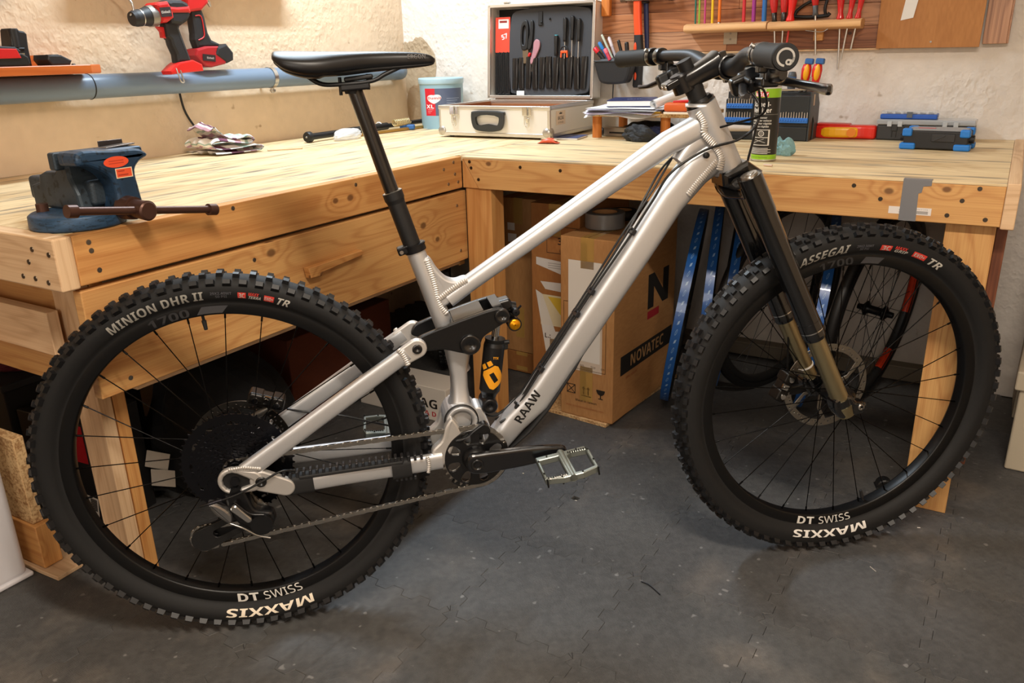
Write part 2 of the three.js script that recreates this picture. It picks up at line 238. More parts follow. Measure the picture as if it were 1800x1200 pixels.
// ---------- the workbench ----------
const HB = 0.8226, LO = 0.7297, XI = -1.4034, ZI = -2.0219, ZE = -0.8, XE = 0.0044;
const bench = thing('workbench', 'L-shaped wooden workbench of pine boards in the corner behind the bicycle', 'workbench');
{
  part('worktop', [span(XW + 0.002, HB - 0.018, ZW + 0.002, XI - 0.028, HB, ZE, 0.001, 'z')], M.top, bench, 'long plywood top of the left wing');
  part('worktop', [span(XI - 0.027, HB - 0.018, ZW + 0.002, XE, HB - 0.0004, ZI - 0.028, 0.001, 'x'), span(XI, HB - 0.0055, ZI - 0.0285, XE, HB - 0.0004, ZI - 0.0005, 0.0008, 'x')], M.top, bench, 'long plywood top of the right wing');
  part('front_beam', mUV(at(rbox(0.027, HB - LO, ZE - ZI, 0.003, 2), XI - 0.0135, (HB + LO) / 2, (ZE + ZI) / 2), 'z'), M.pine, bench, 'left front beam');
  const rb = poly([[XI + 0.004, HB - 0.006], [XE, HB - 0.006], [XE, LO], [XI + 0.058, LO]], 0.027, 0.0015).translate(0, 0, ZI - 0.0135);
  part('front_beam', mUV(rb, 'x'), M.pine2, bench, 'right front beam with grey tape');
  part('corner_block', mUV(poly([[XI + 0.0005, HB - 0.008], [XI + 0.0025, HB - 0.008], [XI + 0.0565, LO + 0.0005], [XI + 0.0005, LO + 0.0005]], 0.025, 0.0008).translate(0, 0, ZI - 0.0145), 'y'), M.pine, bench);
  part('end_board', mUV(at(rbox(XI - XW, HB - LO + 0.004, 0.036, 0.004, 2), (XI + XW) / 2 + 0.002, (HB + LO) / 2 - 0.001, ZE + 0.0185), 'x'), M.pale, bench, 'pale end board of the left wing');
  part('end_board', mUV(at(rbox(0.026, HB - LO + 0.006, ZI - ZW + 0.004, 0.003, 2), XE + 0.0135, (HB + LO) / 2 - 0.001, (ZI + ZW) / 2 + 0.002), 'z'), M.pale, bench, 'pale end board of the right wing');
  // apron below the left front beam, with the rough board edge under it
  part('apron_board', mUV(at(rbox(0.026, 0.213, 1.243, 0.003, 2), XI - 0.0145, 0.6135, -1.418), 'z'), M.pine2, bench, 'wide board under the left front beam');
  part('apron_rail', mUV(at(rbox(0.03, 0.024, 1.15, 0.002), XI - 0.045, 0.4995, -1.462), 'z'), M.pale, bench);
  part('apron_block', mUV(at(rbox(0.03, 0.03, 0.03, 0.002), XI - 0.045, 0.497, -2.045), 'z'), M.pine, bench);
  // legs
  const leg = (x0, x1, z0, z1, y1, mat) => part('leg', mUV(span(x0, 0, z0, x1, y1, z1, 0.002), 'y'), mat, bench);
  leg(-1.585, -1.503, -0.87, -0.842, LO, M.pale); leg(-1.53, -1.502, -0.9, -0.872, LO, M.pine);
  leg(-1.398, -1.307, -2.1, -2.03, LO, M.pine); leg(-0.101, -0.001, -2.078, -2.051, LO, M.pine2); leg(-0.03, -0.002, -2.9, -2.83, LO, M.pine);
  leg(XW + 0.02, XW + 0.09, -0.87, -0.8, LO, M.pine);
  // slats on the left end
  part('end_slat', mUV(at(rbox(XI - XW - 0.16, 0.09, 0.024, 0.002), (XI + XW) / 2 - 0.075, 0.61, -0.82), 'x'), M.pale, bench);
  part('end_panel', mUV(at(rbox(XI - XW - 0.14, 0.26, 0.02, 0.002), (XI + XW) / 2 - 0.05, 0.6, -0.87), 'x'), M.pine2, bench);
  // inner shelf behind the right leg
  part('side_board', mUV(span(-0.001, 0.12, -2.85, 0.022, LO - 0.002, -2.1, 0.002), 'y'), wood('walnut', 0xb09080), bench);
  // wooden peg on the apron
  part('wooden_peg', mUV(poly([[0, 0.008], [0.005, -0.018], [0.04, -0.02], [0.05, -0.012], [0.19, -0.002], [0.2, 0.005], [0.19, 0.012]], 0.02, 0.002).rotateY(Math.PI / 2).translate(XI + 0.01, 0.632, -1.34), 'z'), M.pine, bench);
  // screws
  const sc = rod([0, 0, -0.0004], [0, 0, 0.0012], 0.0052, 0.0046, 12), sl = [sc, at(box(0.0055, 0.0012, 0.0006), 0, 0, 0.0013), at(box(0.0012, 0.0055, 0.0006), 0, 0, 0.0013)];
  const sg = merge(sl), dk = std(0x5a5148, 0.4, 1);
  const screw = (x, y, z, ry, m = M.screw) => { const o = part('screw', sg, m, bench); o.position.set(x, y, z); o.rotation.y = ry; };
  for (const [y, z] of [[0.806, -0.83], [0.79, -0.832], [0.752, -0.84], [0.812, -1.16], [0.806, -1.55], [0.75, -1.95], [0.795, -1.93], [0.75, -2.0], [0.81, -1.98], [0.775, -1.985]]) screw(XI, y, z, Math.PI / 2);
  for (const [y, z] of [[0.53, -0.86], [0.54, -2.0], [0.68, -1.99], [0.69, -1.2]]) screw(XI - 0.0015, y, z, Math.PI / 2);
  for (const [x, y] of [[-1.375, 0.808], [-1.37, 0.79], [-1.345, 0.757], [-1.2, 0.8], [-1.07, 0.797], [-0.3, 0.802], [-0.24, 0.775], [-0.045, 0.81], [-0.075, 0.782], [-0.1, 0.748], [-0.025, 0.744]]) screw(x, y, ZI, 0, dk);
  for (const [x, y] of [[-1.47, 0.8], [-1.49, 0.775], [-1.52, 0.745], [-1.48, 0.745], [-1.44, 0.742], [-1.42, 0.795]]) screw(x, y, ZE + 0.0365, 0, dk);
  // grey tape and price sticker on the right beam
  const tm = std(0x77777a, 0.45), tz = ZI + 0.0006;
  part('tape', [poly([[-0.2, HB], [-0.142, HB], [-0.142, HB - 0.012], [-0.158, HB - 0.014], [-0.16, HB - 0.028], [-0.166, HB - 0.03], [-0.164, LO], [-0.2, LO]], 0.0012, 0.0002).translate(0.003, 0, tz), at(box(0.058, 0.001, 0.02), -0.168, HB + 0.0003, ZI - 0.009)], tm, bench, 'grey duct tape strip');
  const d = decal(0.088, 0.0165, 6000, (x, w, h) => { x.fillStyle = '#e4dcd6'; x.fillRect(0, 0, w, h); x.fillStyle = '#55504c'; for (let i = 0; i < 44; i++) x.fillRect(w * 0.64 + i * w * 0.0066, h * 0.45, (i * 7 % 3 + 1) * w * 0.0016, h * 0.42); txt(x, '3 0 4  5 1 2 0 8', w * 0.78, h * 0.25, h * 0.22, '#55504c', { w: '' }); x.fillRect(w * 0.25, h * 0.4, w * 0.05, h * 0.06); x.fillRect(w * 0.25, h * 0.7, w * 0.05, h * 0.06); });
  part('price_sticker', at(d.g, -0.176, 0.7525, ZI + 0.0004), d.m, bench);
}
// ---------- the bicycle: local axes x forward, y up, z towards its right side; origin on the floor under the rear axle ----------
const bike = thing('mountain_bike', 'raw aluminium full-suspension mountain bike with black wheels standing on the mats', 'bicycle');
{
  const hd = 0.7258, ln = -0.0184, F = V(Math.cos(hd), 0, -Math.sin(hd)), U0 = V(0, 1, 0), N0 = F.clone().cross(U0);
  const U = U0.clone().multiplyScalar(Math.cos(ln)).addScaledVector(N0, Math.sin(ln)), N = N0.clone().multiplyScalar(Math.cos(ln)).addScaledVector(U0, -Math.sin(ln));
  bike.quaternion.setFromRotationMatrix(new THREE.Matrix4().makeBasis(F, U, N)); bike.position.set(-1.1955, 0, -0.9186);
}
{
  const RW = 1.2759, YR = 0.3778, YF = 0.3834;
  const alu = std(0xd4d5d7, 0.44, 0.78), aluW = std(0xd6d2cd, 0.46, 0.75), tyreM = std(0x0b0b0c, 0.72), knobM = std(0x131315, 0.48), rimM = std(0x0d0d0e, 0.38, 0.3), spokeM = std(0x0c0c0d, 0.25, 0.8);
  const wh = std(0xdedbd4, 0.6), gold = std(0xe09a18, 0.3, 0.85), cog = std(0x2c2c30, 0.24, 0.9), chainM = std(0xb3aea6, 0.26, 1), rub = std(0x161617, 0.7), gry = std(0x55555a, 0.5), orangeM = std(0xe39a1a, 0.5), redM = std(0xd03a30, 0.6), frkM = phys(0x08080a, 0.22, 0, { clearcoat: 1, clearcoatRoughness: 0.08 }), stanM = std(0xb0a27e, 0.3, 0.95), satin = phys(0x09090b, 0.36, 0.1, { clearcoat: 0.3, clearcoatRoughness: 0.25 });
  const A = Math.PI / 180;
  // steering: rotate about the head axis
  const sAx = V(-0.446, 0.895, 0).normalize(), sP = V(0.955, 0.95, 0), st = -0.0244;
  const steer = new THREE.Matrix4().makeTranslation(sP.x, sP.y, 0).multiply(new THREE.Matrix4().makeRotationAxis(sAx, st)).multiply(new THREE.Matrix4().makeTranslation(-sP.x, -sP.y, 0));
  const steered = (name) => { const g = grp(name, bike); g.applyMatrix4(steer); return g; };
  // flat lettering bent round a wheel on its right side
  const tess = new TessellateModifier(0.004, 4);
  function polarText(str, size, r0, deg, zAt, { inward = false, f = 'b', sx = 1, ital = 0, lift = 0.0005, W = 0 } = {}) {
    let g = textShape(str, size, f); const w = (g.boundingBox.max.x + g.boundingBox.min.x) / 2; if (W) sx = W / (g.boundingBox.max.x - g.boundingBox.min.x); g.translate(-w, -g.boundingBox.max.y / 2, 0); g = tess.modify(g.index ? g.toNonIndexed() : g);
    const p = g.attributes.position;
    for (let i = 0; i < p.count; i++) { const x = p.getX(i) * sx + p.getY(i) * ital, y = p.getY(i), r = r0 + (inward ? -y : y), t = deg * A + (inward ? x : -x) / r0; p.setXYZ(i, r * Math.cos(t), r * Math.sin(t), zAt(r) + lift); }
    g.computeVertexNormals(); return g;
  }
  function polarQuad(r1, r2, d1, d2, zAt, lift = 0.0005, skew = 0) { const g = new THREE.PlaneGeometry(1, 1, 16, 6), p = g.attributes.position; for (let i = 0; i < p.count; i++) { const k = p.getY(i) + 0.5, r = r1 + (r2 - r1) * k, t = (d1 + (d2 - d1) * (p.getX(i) + 0.5) + skew * k) * A; p.setXYZ(i, r * Math.cos(t), r * Math.sin(t), zAt(r) + lift); } g.computeVertexNormals(); return g; }
  function wheel(name, cx, RT, phase, front) {
    const w = front ? steered(name) : grp(name, bike);
    const o = grp_at(w, cx, RT);
    const k = RT - 0.0085; // casing crown
    const half = [[0.3165, 0.0158], [0.3215, 0.0178], [0.329, 0.0245], [0.337, 0.0288], [0.345, 0.0304], [k - 0.0145, 0.0288], [k - 0.0075, 0.0225], [k - 0.0025, 0.0125], [k, 0]];
    const cv = new THREE.CatmullRomCurve3(half.map(q => V(q[0], q[1], 0))).getPoints(30).map(q => [q.x, q.y]);
    const zAt = r => { for (let i = 0; i < cv.length - 1; i++) if (r >= cv[i][0] && r <= cv[i + 1][0]) return mix(cv[i][1], cv[i + 1][1], (r - cv[i][0]) / (cv[i + 1][0] - cv[i][0] + 1e-9)); return 0.0155; };
    part('tyre', latheZ([...cv.map(q => [q[0], -q[1]]), ...[...cv].reverse().slice(1)], 144), tyreM, o);
    // tread
    const kb = [], NK = front ? 78 : 80;
    const knob = (L, W, H, side, t, zc, tilt, shrink = 0.82) => { const g = box(W, L, H), p = g.attributes.position; for (let i = 0; i < p.count; i++) if (p.getZ(i) > 0) p.setXY(i, p.getX(i) * shrink, p.getY(i) * shrink); // z is outward
      const r = radial(zc), m = new THREE.Matrix4().makeRotationX(0); const nx = Math.sin(tilt), nr = Math.cos(tilt);
      const er = V(Math.cos(t), Math.sin(t), 0), et = V(-Math.sin(t), Math.cos(t), 0), ez = V(0, 0, 1), out = er.clone().multiplyScalar(nr).addScaledVector(ez, nx), lat = et.clone().cross(out);
      const c = er.clone().multiplyScalar(r).addScaledVector(ez, zc).addScaledVector(out, H * 0.38); g.applyMatrix4(m.makeBasis(lat, et, out).setPosition(c)); kb.push(g); };
    const radial = z => { const a = Math.abs(z); for (let i = cv.length - 1; i > 0; i--) if (cv[i][1] <= a && cv[i - 1][1] >= a && cv[i][0] > 0.338) return mix(cv[i][0], cv[i - 1][0], (a - cv[i][1]) / (cv[i - 1][1] - cv[i][1] + 1e-9)); return k - 0.02; };
    for (let i = 0; i < NK; i++) {
      const t = i / NK * 2 * Math.PI, d = 2 * Math.PI / NK;
      for (const s of [-1, 1]) {
        knob(0.0155, 0.0105, 0.0095, s, t + (s > 0 ? 0 : d / 2), s * 0.0272, s * 0.88);
        if (front) { if (i % 2) knob(0.011, 0.009, 0.0075, s, t + d * 0.5, s * 0.0175, s * 0.5); knob(0.0125, 0.0105, 0.0085, s, t + d * (s > 0 ? 0.0 : 0.1), s * (i % 2 ? 0.0072 : 0.0105), s * 0.2); }
        else knob(0.0125, i % 2 ? 0.0115 : 0.0085, 0.0085, s, t + d * 0.5, s * (i % 2 ? 0.0082 : 0.0125), s * 0.3);
      }
    }
    part('tread', kb, knobM, o);
    // rim, decals
    const rz = r => 0.0163 - (r < 0.3 ? (0.3 - r) * 1.2 : 0) + 0.0002;
    part('rim', latheZ([[0.2955, -0.011], [0.2985, -0.0162], [0.318, -0.0165], [0.3185, -0.015], [0.312, -0.0145], [0.309, 0], [0.312, 0.0145], [0.3185, 0.015], [0.318, 0.0165], [0.2985, 0.0162], [0.2955, 0.011], [0.2945, 0], [0.2955, -0.011]], 128), rimM, o);
    part('rim_lettering', [polarText('DT', 0.0185, 0.3085, front ? -100 : -93.6, rz, { inward: true, ital: -0.12, W: 0.042, lift: 0.0006 }), polarText('SWISS', 0.0185, 0.3085, front ? -86.8 : -80.7, rz, { inward: true, f: 'r', ital: -0.15, W: 0.077, lift: 0.0006 })], wh, o, 'white maker lettering on the rim');
    part('tyre_lettering', polarText(front ? 'ASSEGAI' : 'MINION DHR II', front ? 0.0185 : 0.0168, 0.3365, front ? 104.3 : 107.8, zAt, { W: front ? 0.107 : 0.178, ital: front ? 0.3 : 0.12, lift: 0.0008 }), std(0x9a978f, 0.7), o, 'outlined model lettering on the tyre');
    part('tyre_lettering', polarText('MAXXIS', 0.0165, 0.3375, front ? -89.7 : -86, zAt, { W: front ? 0.182 : 0.177, ital: 0.1, lift: 0.0008 }), std(front ? 0xe8e4de : 0xefe2cd, 0.6), o, 'white maker lettering on the tyre');
    const fd = front ? 89.2 : 87.4; for (const [s, r, w] of [[front ? '29X2.50WT' : '29X2.40WT', 0.3395, 0.037], ['50 PSI', 0.333, 0.02]]) part('tyre_lettering', polarText(s, 0.0052, r, fd, zAt, { W: w, lift: 0.0007 }), gry, o);
    const q = front ? [81, 74.8, 67.2, 59.9] : [81.3, 77.4, 73.2, 68.8], hw = front ? [2.1, 2.8] : [1.2, 1.5];
    for (const g of [polarQuad(0.3305, 0.342, q[0] + hw[0], q[0] - hw[0], zAt, 0.0006), polarQuad(0.3305, 0.342, q[2] + hw[1], q[2] - hw[1], zAt, 0.0006), polarText('MAXX', 0.0062, 0.34, q[1] + 0.4, zAt, { W: front ? 0.028 : 0.018, lift: 0.0007, ital: 0.2 })]) part('tyre_badge', g, redM, o);
    for (const [s, z, r, k, w] of [['3C', 0.009, 0.336, 0, front ? 0.018 : 0.01], ['EXO+', 0.0068, 0.336, 2, front ? 0.026 : 0.015], [front ? 'GRIP' : 'TERRA', 0.006, 0.3335, 1, front ? 0.03 : 0.022], ['TR', 0.0145, 0.336, 3, front ? 0.036 : 0.024]]) part('tyre_lettering', polarText(s, z, r, q[k], zAt, { W: w, lift: 0.001, ital: k % 2 ? 0.3 : 0 }), std(0xb9b5ac, 0.7), o);
    part('rim_decal', polarQuad(0.3, 0.3135, front ? 88.9 : 96.3, front ? 81.1 : 87.8, rz, 0.0006, -2), std(0x3e3e41, 0.45, 0.3), o); part('rim_decal', polarText('1700', 0.0155, 0.307, front ? 99 : 105.6, rz, { lift: 0.0006, W: 0.075 }), std(0x2c2c2e, 0.45, 0.3), o);
    // valve
    const va = (front ? -70.9 : 95.3) * A; part('valve', [rod([0.296 * Math.cos(va), 0.296 * Math.sin(va), 0], [0.272 * Math.cos(va), 0.272 * Math.sin(va), 0], 0.0028, 0.0028, 8), rod([0.284 * Math.cos(va), 0.284 * Math.sin(va), 0], [0.266 * Math.cos(va), 0.266 * Math.sin(va), 0], 0.0046, 0.0034, 8)], rub, o);
    // hub and spokes
    const fl = front ? 0.027 : 0.025;
    part('hub', latheZ([[0.0085, -0.05], [0.014, -0.05], [0.016, -0.04], [0.027, -fl - 0.003], [0.027, -fl + 0.003], [0.013, -0.012], [0.012, 0.012], [0.026, fl - 0.004], [0.026, fl + 0.002], [0.017, 0.034], [0.016, 0.048], [0.0085, 0.05], [0.0085, -0.05]], 28), satin, o);
    const sg = merge([rod([0, 0, 0], [0, 1, 0], 0.00105, 0.00105, 6, true), rod([0, 0.955, 0], [0, 1, 0], 0.0021, 0.0019, 6)]);
    for (let i = 0; i < 28; i++) {
      const rim = (phase + i * 360 / 28) * A, s = i % 2 ? 1 : -1, lead = (i >> 1) % 2 ? 1 : -1, ha = rim + lead * 1.15, h = V(0.0245 * Math.cos(ha), 0.0245 * Math.sin(ha), s * fl), e = V(0.297 * Math.cos(rim), 0.297 * Math.sin(rim), s * 0.002), d = e.clone().sub(h);
      const m = part('spoke', sg, spokeM, o); m.position.copy(h); m.quaternion.setFromUnitVectors(V(0, 1, 0), d.clone().normalize()); m.scale.set(1, d.length(), 1);
    }
    // disc rotor on the left side
    const rr_ = front ? 0.1 : 0.0985, holes = []; for (let i = 0; i < 36; i++) { const t = i / 36 * 6.2832; holes.push(circle((rr_ - 0.005 - (i % 3) * 0.0032) * Math.cos(t), (rr_ - 0.005 - (i % 3) * 0.0032) * Math.sin(t), 0.0021, 8), circle((rr_ - 0.0125 + (i % 3) * 0.001) * Math.cos(t + 0.085), (rr_ - 0.0125 + (i % 3) * 0.001) * Math.sin(t + 0.085), 0.0016, 7)); }
    holes.push(circle(0, 0, rr_ - 0.0165, 60));
    const sp = [poly(circle(0, 0, rr_, 90), 0.0019, 0.0002, holes)]; for (let i = 0; i < 6; i++) { const t = i * Math.PI / 3, u = t + 0.55; sp.push(poly([[0.02 * Math.cos(t - 0.25), 0.02 * Math.sin(t - 0.25)], [0.055 * Math.cos(t + 0.25), 0.055 * Math.sin(t + 0.25)], [(rr_ - 0.015) * Math.cos(u - 0.04), (rr_ - 0.015) * Math.sin(u - 0.04)], [(rr_ - 0.015) * Math.cos(u + 0.09), (rr_ - 0.015) * Math.sin(u + 0.09)], [0.055 * Math.cos(t + 0.4), 0.055 * Math.sin(t + 0.4)], [0.022 * Math.cos(t + 0.35), 0.022 * Math.sin(t + 0.35)]], 0.0019, 0.0002)); }
    sp.push(poly(circle(0, 0, 0.027, 24), 0.0025, 0.0003));
    part('disc_rotor', merge(sp).translate(0, 0, -0.052), std(front ? 0xa8a49c : 0x6e6a64, 0.32, 1), o);
    if (!front) { // cassette, 12 sprockets with teeth
      const cs = [], tt = [10, 12, 14, 16, 18, 21, 24, 28, 32, 36, 42, 52];
      tt.forEach((n, i) => { const R = n * 0.0127 / 6.2832, z = 0.0485 - i * 0.0023, p = [], rot = i * 0.37; for (let j = 0; j < n; j++) for (const [q, d] of [[0, -0.0026], [0.3, -0.002], [0.45, 0.0024], [0.58, 0.0024], [0.73, -0.002]]) { const t = (j + q) / n * 6.2832 + rot; p.push([(R + d) * Math.cos(t), (R + d) * Math.sin(t)]); }
        const h = []; if (n > 20) { const m = n > 40 ? 12 : 8, a = R * 0.72, rw = R * (n > 40 ? 0.13 : 0.14); for (let j = 0; j < m; j++) { const t = j / m * 6.2832; h.push(circle(a * Math.cos(t), a * Math.sin(t), rw, 8)); } }
        cs.push(poly(p, 0.0017, 0.0001, h).translate(0, 0, z)); });
      cs.push(latheZ([[0.001, 0.05], [0.013, 0.05], [0.015, 0.048], [0.015, 0.02], [0.001, 0.02]], 20));
      part('cassette', cs, cog, o);
    }
    return o;
  }
  function grp_at(w, x, y) { w.updateMatrix(); const m = w.matrix.clone().multiply(new THREE.Matrix4().makeTranslation(x, y, 0)); m.decompose(w.position, w.quaternion, w.scale); return w; }
  wheel('rear_wheel', 0, YR, 10.4, false);
  wheel('front_wheel', RW, YF, 4.2, true);

  // weld bead: overlapping scales along a path on a side face
  const bead = (pts, n, w = 0.0062, stp = 0.0042) => { const c = new THREE.CatmullRomCurve3(pts.map(p => V(p[0], p[1], p[2] ?? n))), L = c.getLength(), k = Math.max(2, Math.round(L / stp)), o = [], q = c.getSpacedPoints(k), t = V();
    q.forEach((p, i) => { c.getTangentAt(i / k, t); const g = new THREE.SphereGeometry(1, 10, 5).scale(stp * 0.72, w, 0.0021); o.push(at(g, p.x, p.y, p.z, 0, 0, Math.atan2(t.y, t.x))); }); return merge(o); };

  // ---- frame
  const fr = grp('frame', bike);
  part('head_tube', [rod([0.9865, 0.887, 0], [0.9235, 1.0125, 0], 0.0295, 0.0285, 40, true), at(latheZ([[0.02, 0], [0.0285, 0.0002], [0.0285, -0.006]], 36), 0.9235, 1.0125, 0, Math.PI / 2 * -1, 0, 0)], alu, fr);
  part('top_tube', beam([[0.425, 0.668, 0.034, 0.036, 2.8], [0.462, 0.692, 0.032, 0.036, 2.8], [0.6, 0.7785, 0.033, 0.036, 2.8], [0.75, 0.8725, 0.037, 0.038, 2.8], [0.86, 0.9415, 0.044, 0.042, 3], [0.94, 0.977, 0.05, 0.044, 3]], 32), alu, fr);
  part('down_tube', beam([[0.462, 0.34, 0.05, 0.056, 3], [0.51, 0.358, 0.05, 0.054, 3.2], [0.548, 0.402, 0.054, 0.05, 3.4], [0.594, 0.443, 0.057, 0.049, 3.6], [0.7, 0.592, 0.058, 0.049, 3.6], [0.8, 0.734, 0.058, 0.05, 3.6], [0.866, 0.832, 0.06, 0.05, 3.4], [0.915, 0.888, 0.066, 0.05, 3], [0.975, 0.93, 0.066, 0.05, 2.8]], 36), alu, fr);
  part('down_tube_gusset', beam([[0.885, 0.905, 0.03, 0.034, 3], [0.905, 0.93, 0.035, 0.036, 3], [0.94, 0.955, 0.05, 0.04, 3]], 20), alu, fr);
  part('seat_tube', rod([0.445, 0.517, 0], [0.367, 0.771, 0], 0.0178, 0.0178, 32), alu, fr);
  part('seat_tube_gusset', poly(smooth([[0.381, 0.752], [0.392, 0.753], [0.408, 0.728], [0.424, 0.711], [0.44, 0.706], [0.458, 0.71], [0.472, 0.706], [0.44, 0.672], [0.405, 0.652], [0.398, 0.69]], 5), 0.031, 0.006, [], 3), alu, fr);
  part('weld_bead', [bead([[0.388, 0.748], [0.394, 0.724], [0.401, 0.693], [0.404, 0.67], [0.41, 0.654], [0.419, 0.643]], 0.0158), bead([[0.408, 0.673], [0.427, 0.686], [0.444, 0.696], [0.46, 0.704]], 0.0165)], aluW, fr, 'fish-scale weld beads at the seat tube');
  part('weld_bead', [bead([[0.91, 0.996, 0.0235], [0.919, 0.984, 0.0245], [0.923, 0.972, 0.025], [0.922, 0.96, 0.026], [0.934, 0.946, 0.0265], [0.949, 0.93, 0.027], [0.96, 0.909, 0.0275], [0.956, 0.891, 0.028]], 0.026, 0.0078), bead([[0.951, 0.905], [0.929, 0.882], [0.912, 0.864], [0.897, 0.846]], 0.0255, 0.007)], aluW, fr, 'fish-scale weld beads at the head tube');
  // lower tower between bottom bracket and rocker, main pivot, bottom bracket
  part('shock_tower', loft([[0.438, 0.572, 0.026, 0.024], [0.438, 0.55, 0.0235, 0.023], [0.438, 0.515, 0.0172, 0.021], [0.438, 0.485, 0.0168, 0.022], [0.438, 0.462, 0.0195, 0.027], [0.437, 0.446, 0.026, 0.031], [0.436, 0.425, 0.031, 0.033]].map(q => ({ p: [q[0], q[1], 0], u: [1, 0, 0], v: [0, 0, 1], a: q[2], b: q[3], n: 3 })), 32), alu, fr);
  part('bottom_bracket_shell', [poly(capsule([0.4365, 0.4245, 0.036], [0.458, 0.352, 0.027], 14), 0.066, 0.004, [], 2), poly(capsule([0.47, 0.435, 0.012], [0.478, 0.4, 0.016], 8), 0.05, 0.004, [], 2)], alu, fr);
  part('main_pivot', at(latheZ([[0.021, 0.03], [0.021, 0.044], [0.0295, 0.0445], [0.0315, 0.043], [0.0315, 0.034]], 40), 0.4355, 0.4255, 0), alu, fr);
  part('pivot_bore', [at(latheZ([[0.001, 0.031], [0.0208, 0.031], [0.0208, 0.043]], 30), 0.4355, 0.4255, 0), at(latheZ([[0.0318, 0.0375], [0.0345, 0.038], [0.0345, 0.034], [0.0318, 0.034]], 36), 0.4355, 0.4255, 0)], M.black, fr);
  part('down_tube_protector', beam([[0.53, 0.339, 0.008, 0.04, 3], [0.575, 0.378, 0.01, 0.046, 3], [0.615, 0.424, 0.011, 0.046, 3], [0.672, 0.509, 0.01, 0.046, 3], [0.69, 0.537, 0.004, 0.04, 3]], 16), rub, fr);
  { // maker lettering along the down tube, on its right face
    let g = textShape('RAAW', 0.0185); const w = g.boundingBox.max.x; g.scale(0.078 / w, 1, 1); const a = Math.atan2(0.814, 0.581); g.rotateZ(a).translate(0.5565, 0.3985, 0.0252); part('frame_lettering', g, std(0x0c0c0d, 0.5), fr);
  }
  part('frame_logo', [poly([[0, 0], [0.014, 0.0], [0.02, 0.007], [0.006, 0.007]], 0.0008, 0.0001), poly([[0.018, 0], [0.03, 0], [0.036, 0.007], [0.024, 0.007]], 0.0008, 0.0001)].map(g => g.rotateX(-Math.PI / 2).rotateZ(0.56).translate(0.826, 0.9435, 0.009)), std(0x0c0c0d, 0.5), fr);
  part('guide_bolt', at(latheZ([[0.001, 0.008], [0.004, 0.008], [0.0058, 0.006], [0.0058, 0]], 14), 0.928, 0.9185, 0.024), M.black, fr);
  part('headset', [rod([0.923, 1.0135, 0], [0.921, 1.0175, 0], 0.0275, 0.0275, 36), rod([0.921, 1.0175, 0], [0.9185, 1.0225, 0], 0.026, 0.0215, 36), rod([0.9875, 0.885, 0], [0.9895, 0.881, 0], 0.0285, 0.0275, 36)], M.blackG, fr);

  // ---- seat
  const spg = grp('seatpost', bike);
  part('upper_tube', rod([0.279, 1.066, 0], [0.3365, 0.866, 0], 0.0132, 0.0132, 28), M.blackG, spg);
  part('lower_tube', [rod([0.335, 0.872, 0], [0.366, 0.768, 0], 0.0163, 0.0163, 28), rod([0.3335, 0.877, 0], [0.3375, 0.8635, 0], 0.0186, 0.0186, 28), rod([0.3365, 0.8665, 0], [0.34, 0.856, 0], 0.0186, 0.0163, 28)], M.black, spg);
  part('collar_ring', rod([0.3332, 0.878, 0], [0.3337, 0.8765, 0], 0.0165, 0.0182, 28), M.steel, spg);
  part('rail_clamp', [at(rbox(0.052, 0.013, 0.05, 0.004), 0.283, 1.062, 0, 0, 0, 0.06), at(rbox(0.05, 0.008, 0.048, 0.003), 0.29, 1.076, 0, 0, 0, 0.1), rod([0.279, 1.05, 0], [0.279, 1.07, 0], 0.014, 0.018, 20), rod([0.258, 1.048, 0], [0.258, 1.078, 0], 0.003), rod([0.306, 1.056, 0], [0.306, 1.082, 0], 0.003)], M.black, spg);
  const scl = grp('seat_clamp', bike);
  part('clamp_ring', [rod([0.3695, 0.7645, 0], [0.3655, 0.7785, 0], 0.0208, 0.0208, 32), at(rbox(0.022, 0.0155, 0.022, 0.003), 0.346, 0.769, 0.004, 0, 0, 0.29), rod([0.3662, 0.7765, 0], [0.3657, 0.779, 0], 0.0222, 0.0222, 32)], M.blackM, scl);
  part('clamp_bolt', rod([0.3425, 0.7665, 0.0145], [0.3425, 0.7665, 0.0165], 0.0036, 0.0036, 14), M.steel, scl);
  const sad = grp('saddle', bike);
  const SS = [[0.1525, 0.104, 1.1205, 1.1085, 2.4], [0.157, 0.12, 1.1225, 1.103, 2.6], [0.172, 0.138, 1.1225, 1.0915, 2.8], [0.2, 0.144, 1.1215, 1.083, 3], [0.232, 0.134, 1.1205, 1.0815, 3], [0.27, 0.104, 1.1195, 1.083, 2.8], [0.31, 0.072, 1.119, 1.0865, 2.6], [0.35, 0.053, 1.118, 1.089, 2.6], [0.39, 0.044, 1.116, 1.0915, 2.6], [0.412, 0.037, 1.1125, 1.0935, 2.5], [0.421, 0.027, 1.1085, 1.0955, 2.3], [0.4245, 0.012, 1.1055, 1.0985, 2]];
  { const c = k => new THREE.CatmullRomCurve3(SS.map(q => V(q[0], q[k], 0)), false, 'catmullrom', 0.5), W = c(1), Tt = c(2), Bt = c(3), secs = [];
    for (let i = 0; i <= 44; i++) { const t = i / 44, w = W.getPoint(t), a = Tt.getPoint(t).y, b = Bt.getPoint(t).y; secs.push({ p: [w.x, (a + b) / 2, 0], u: [0, 1, 0], v: [0, 0, 1], a: (a - b) / 2, b: w.y / 2, n: 2.7 }); }
    const g = loft(secs, 48), p = g.attributes.position; for (let i = 0; i < p.count; i++) { const z = Math.abs(p.getZ(i)), x = p.getX(i), k = sstep(0.36, 0.2, x); p.setY(i, p.getY(i) - k * 0.006 * sstep(0.03, 0.07, z) - 0.0045 * sstep(0.012, 0, z) * sstep(0.16, 0.22, x) * (p.getY(i) > 1.105 ? 1 : 0)); } g.computeVertexNormals();
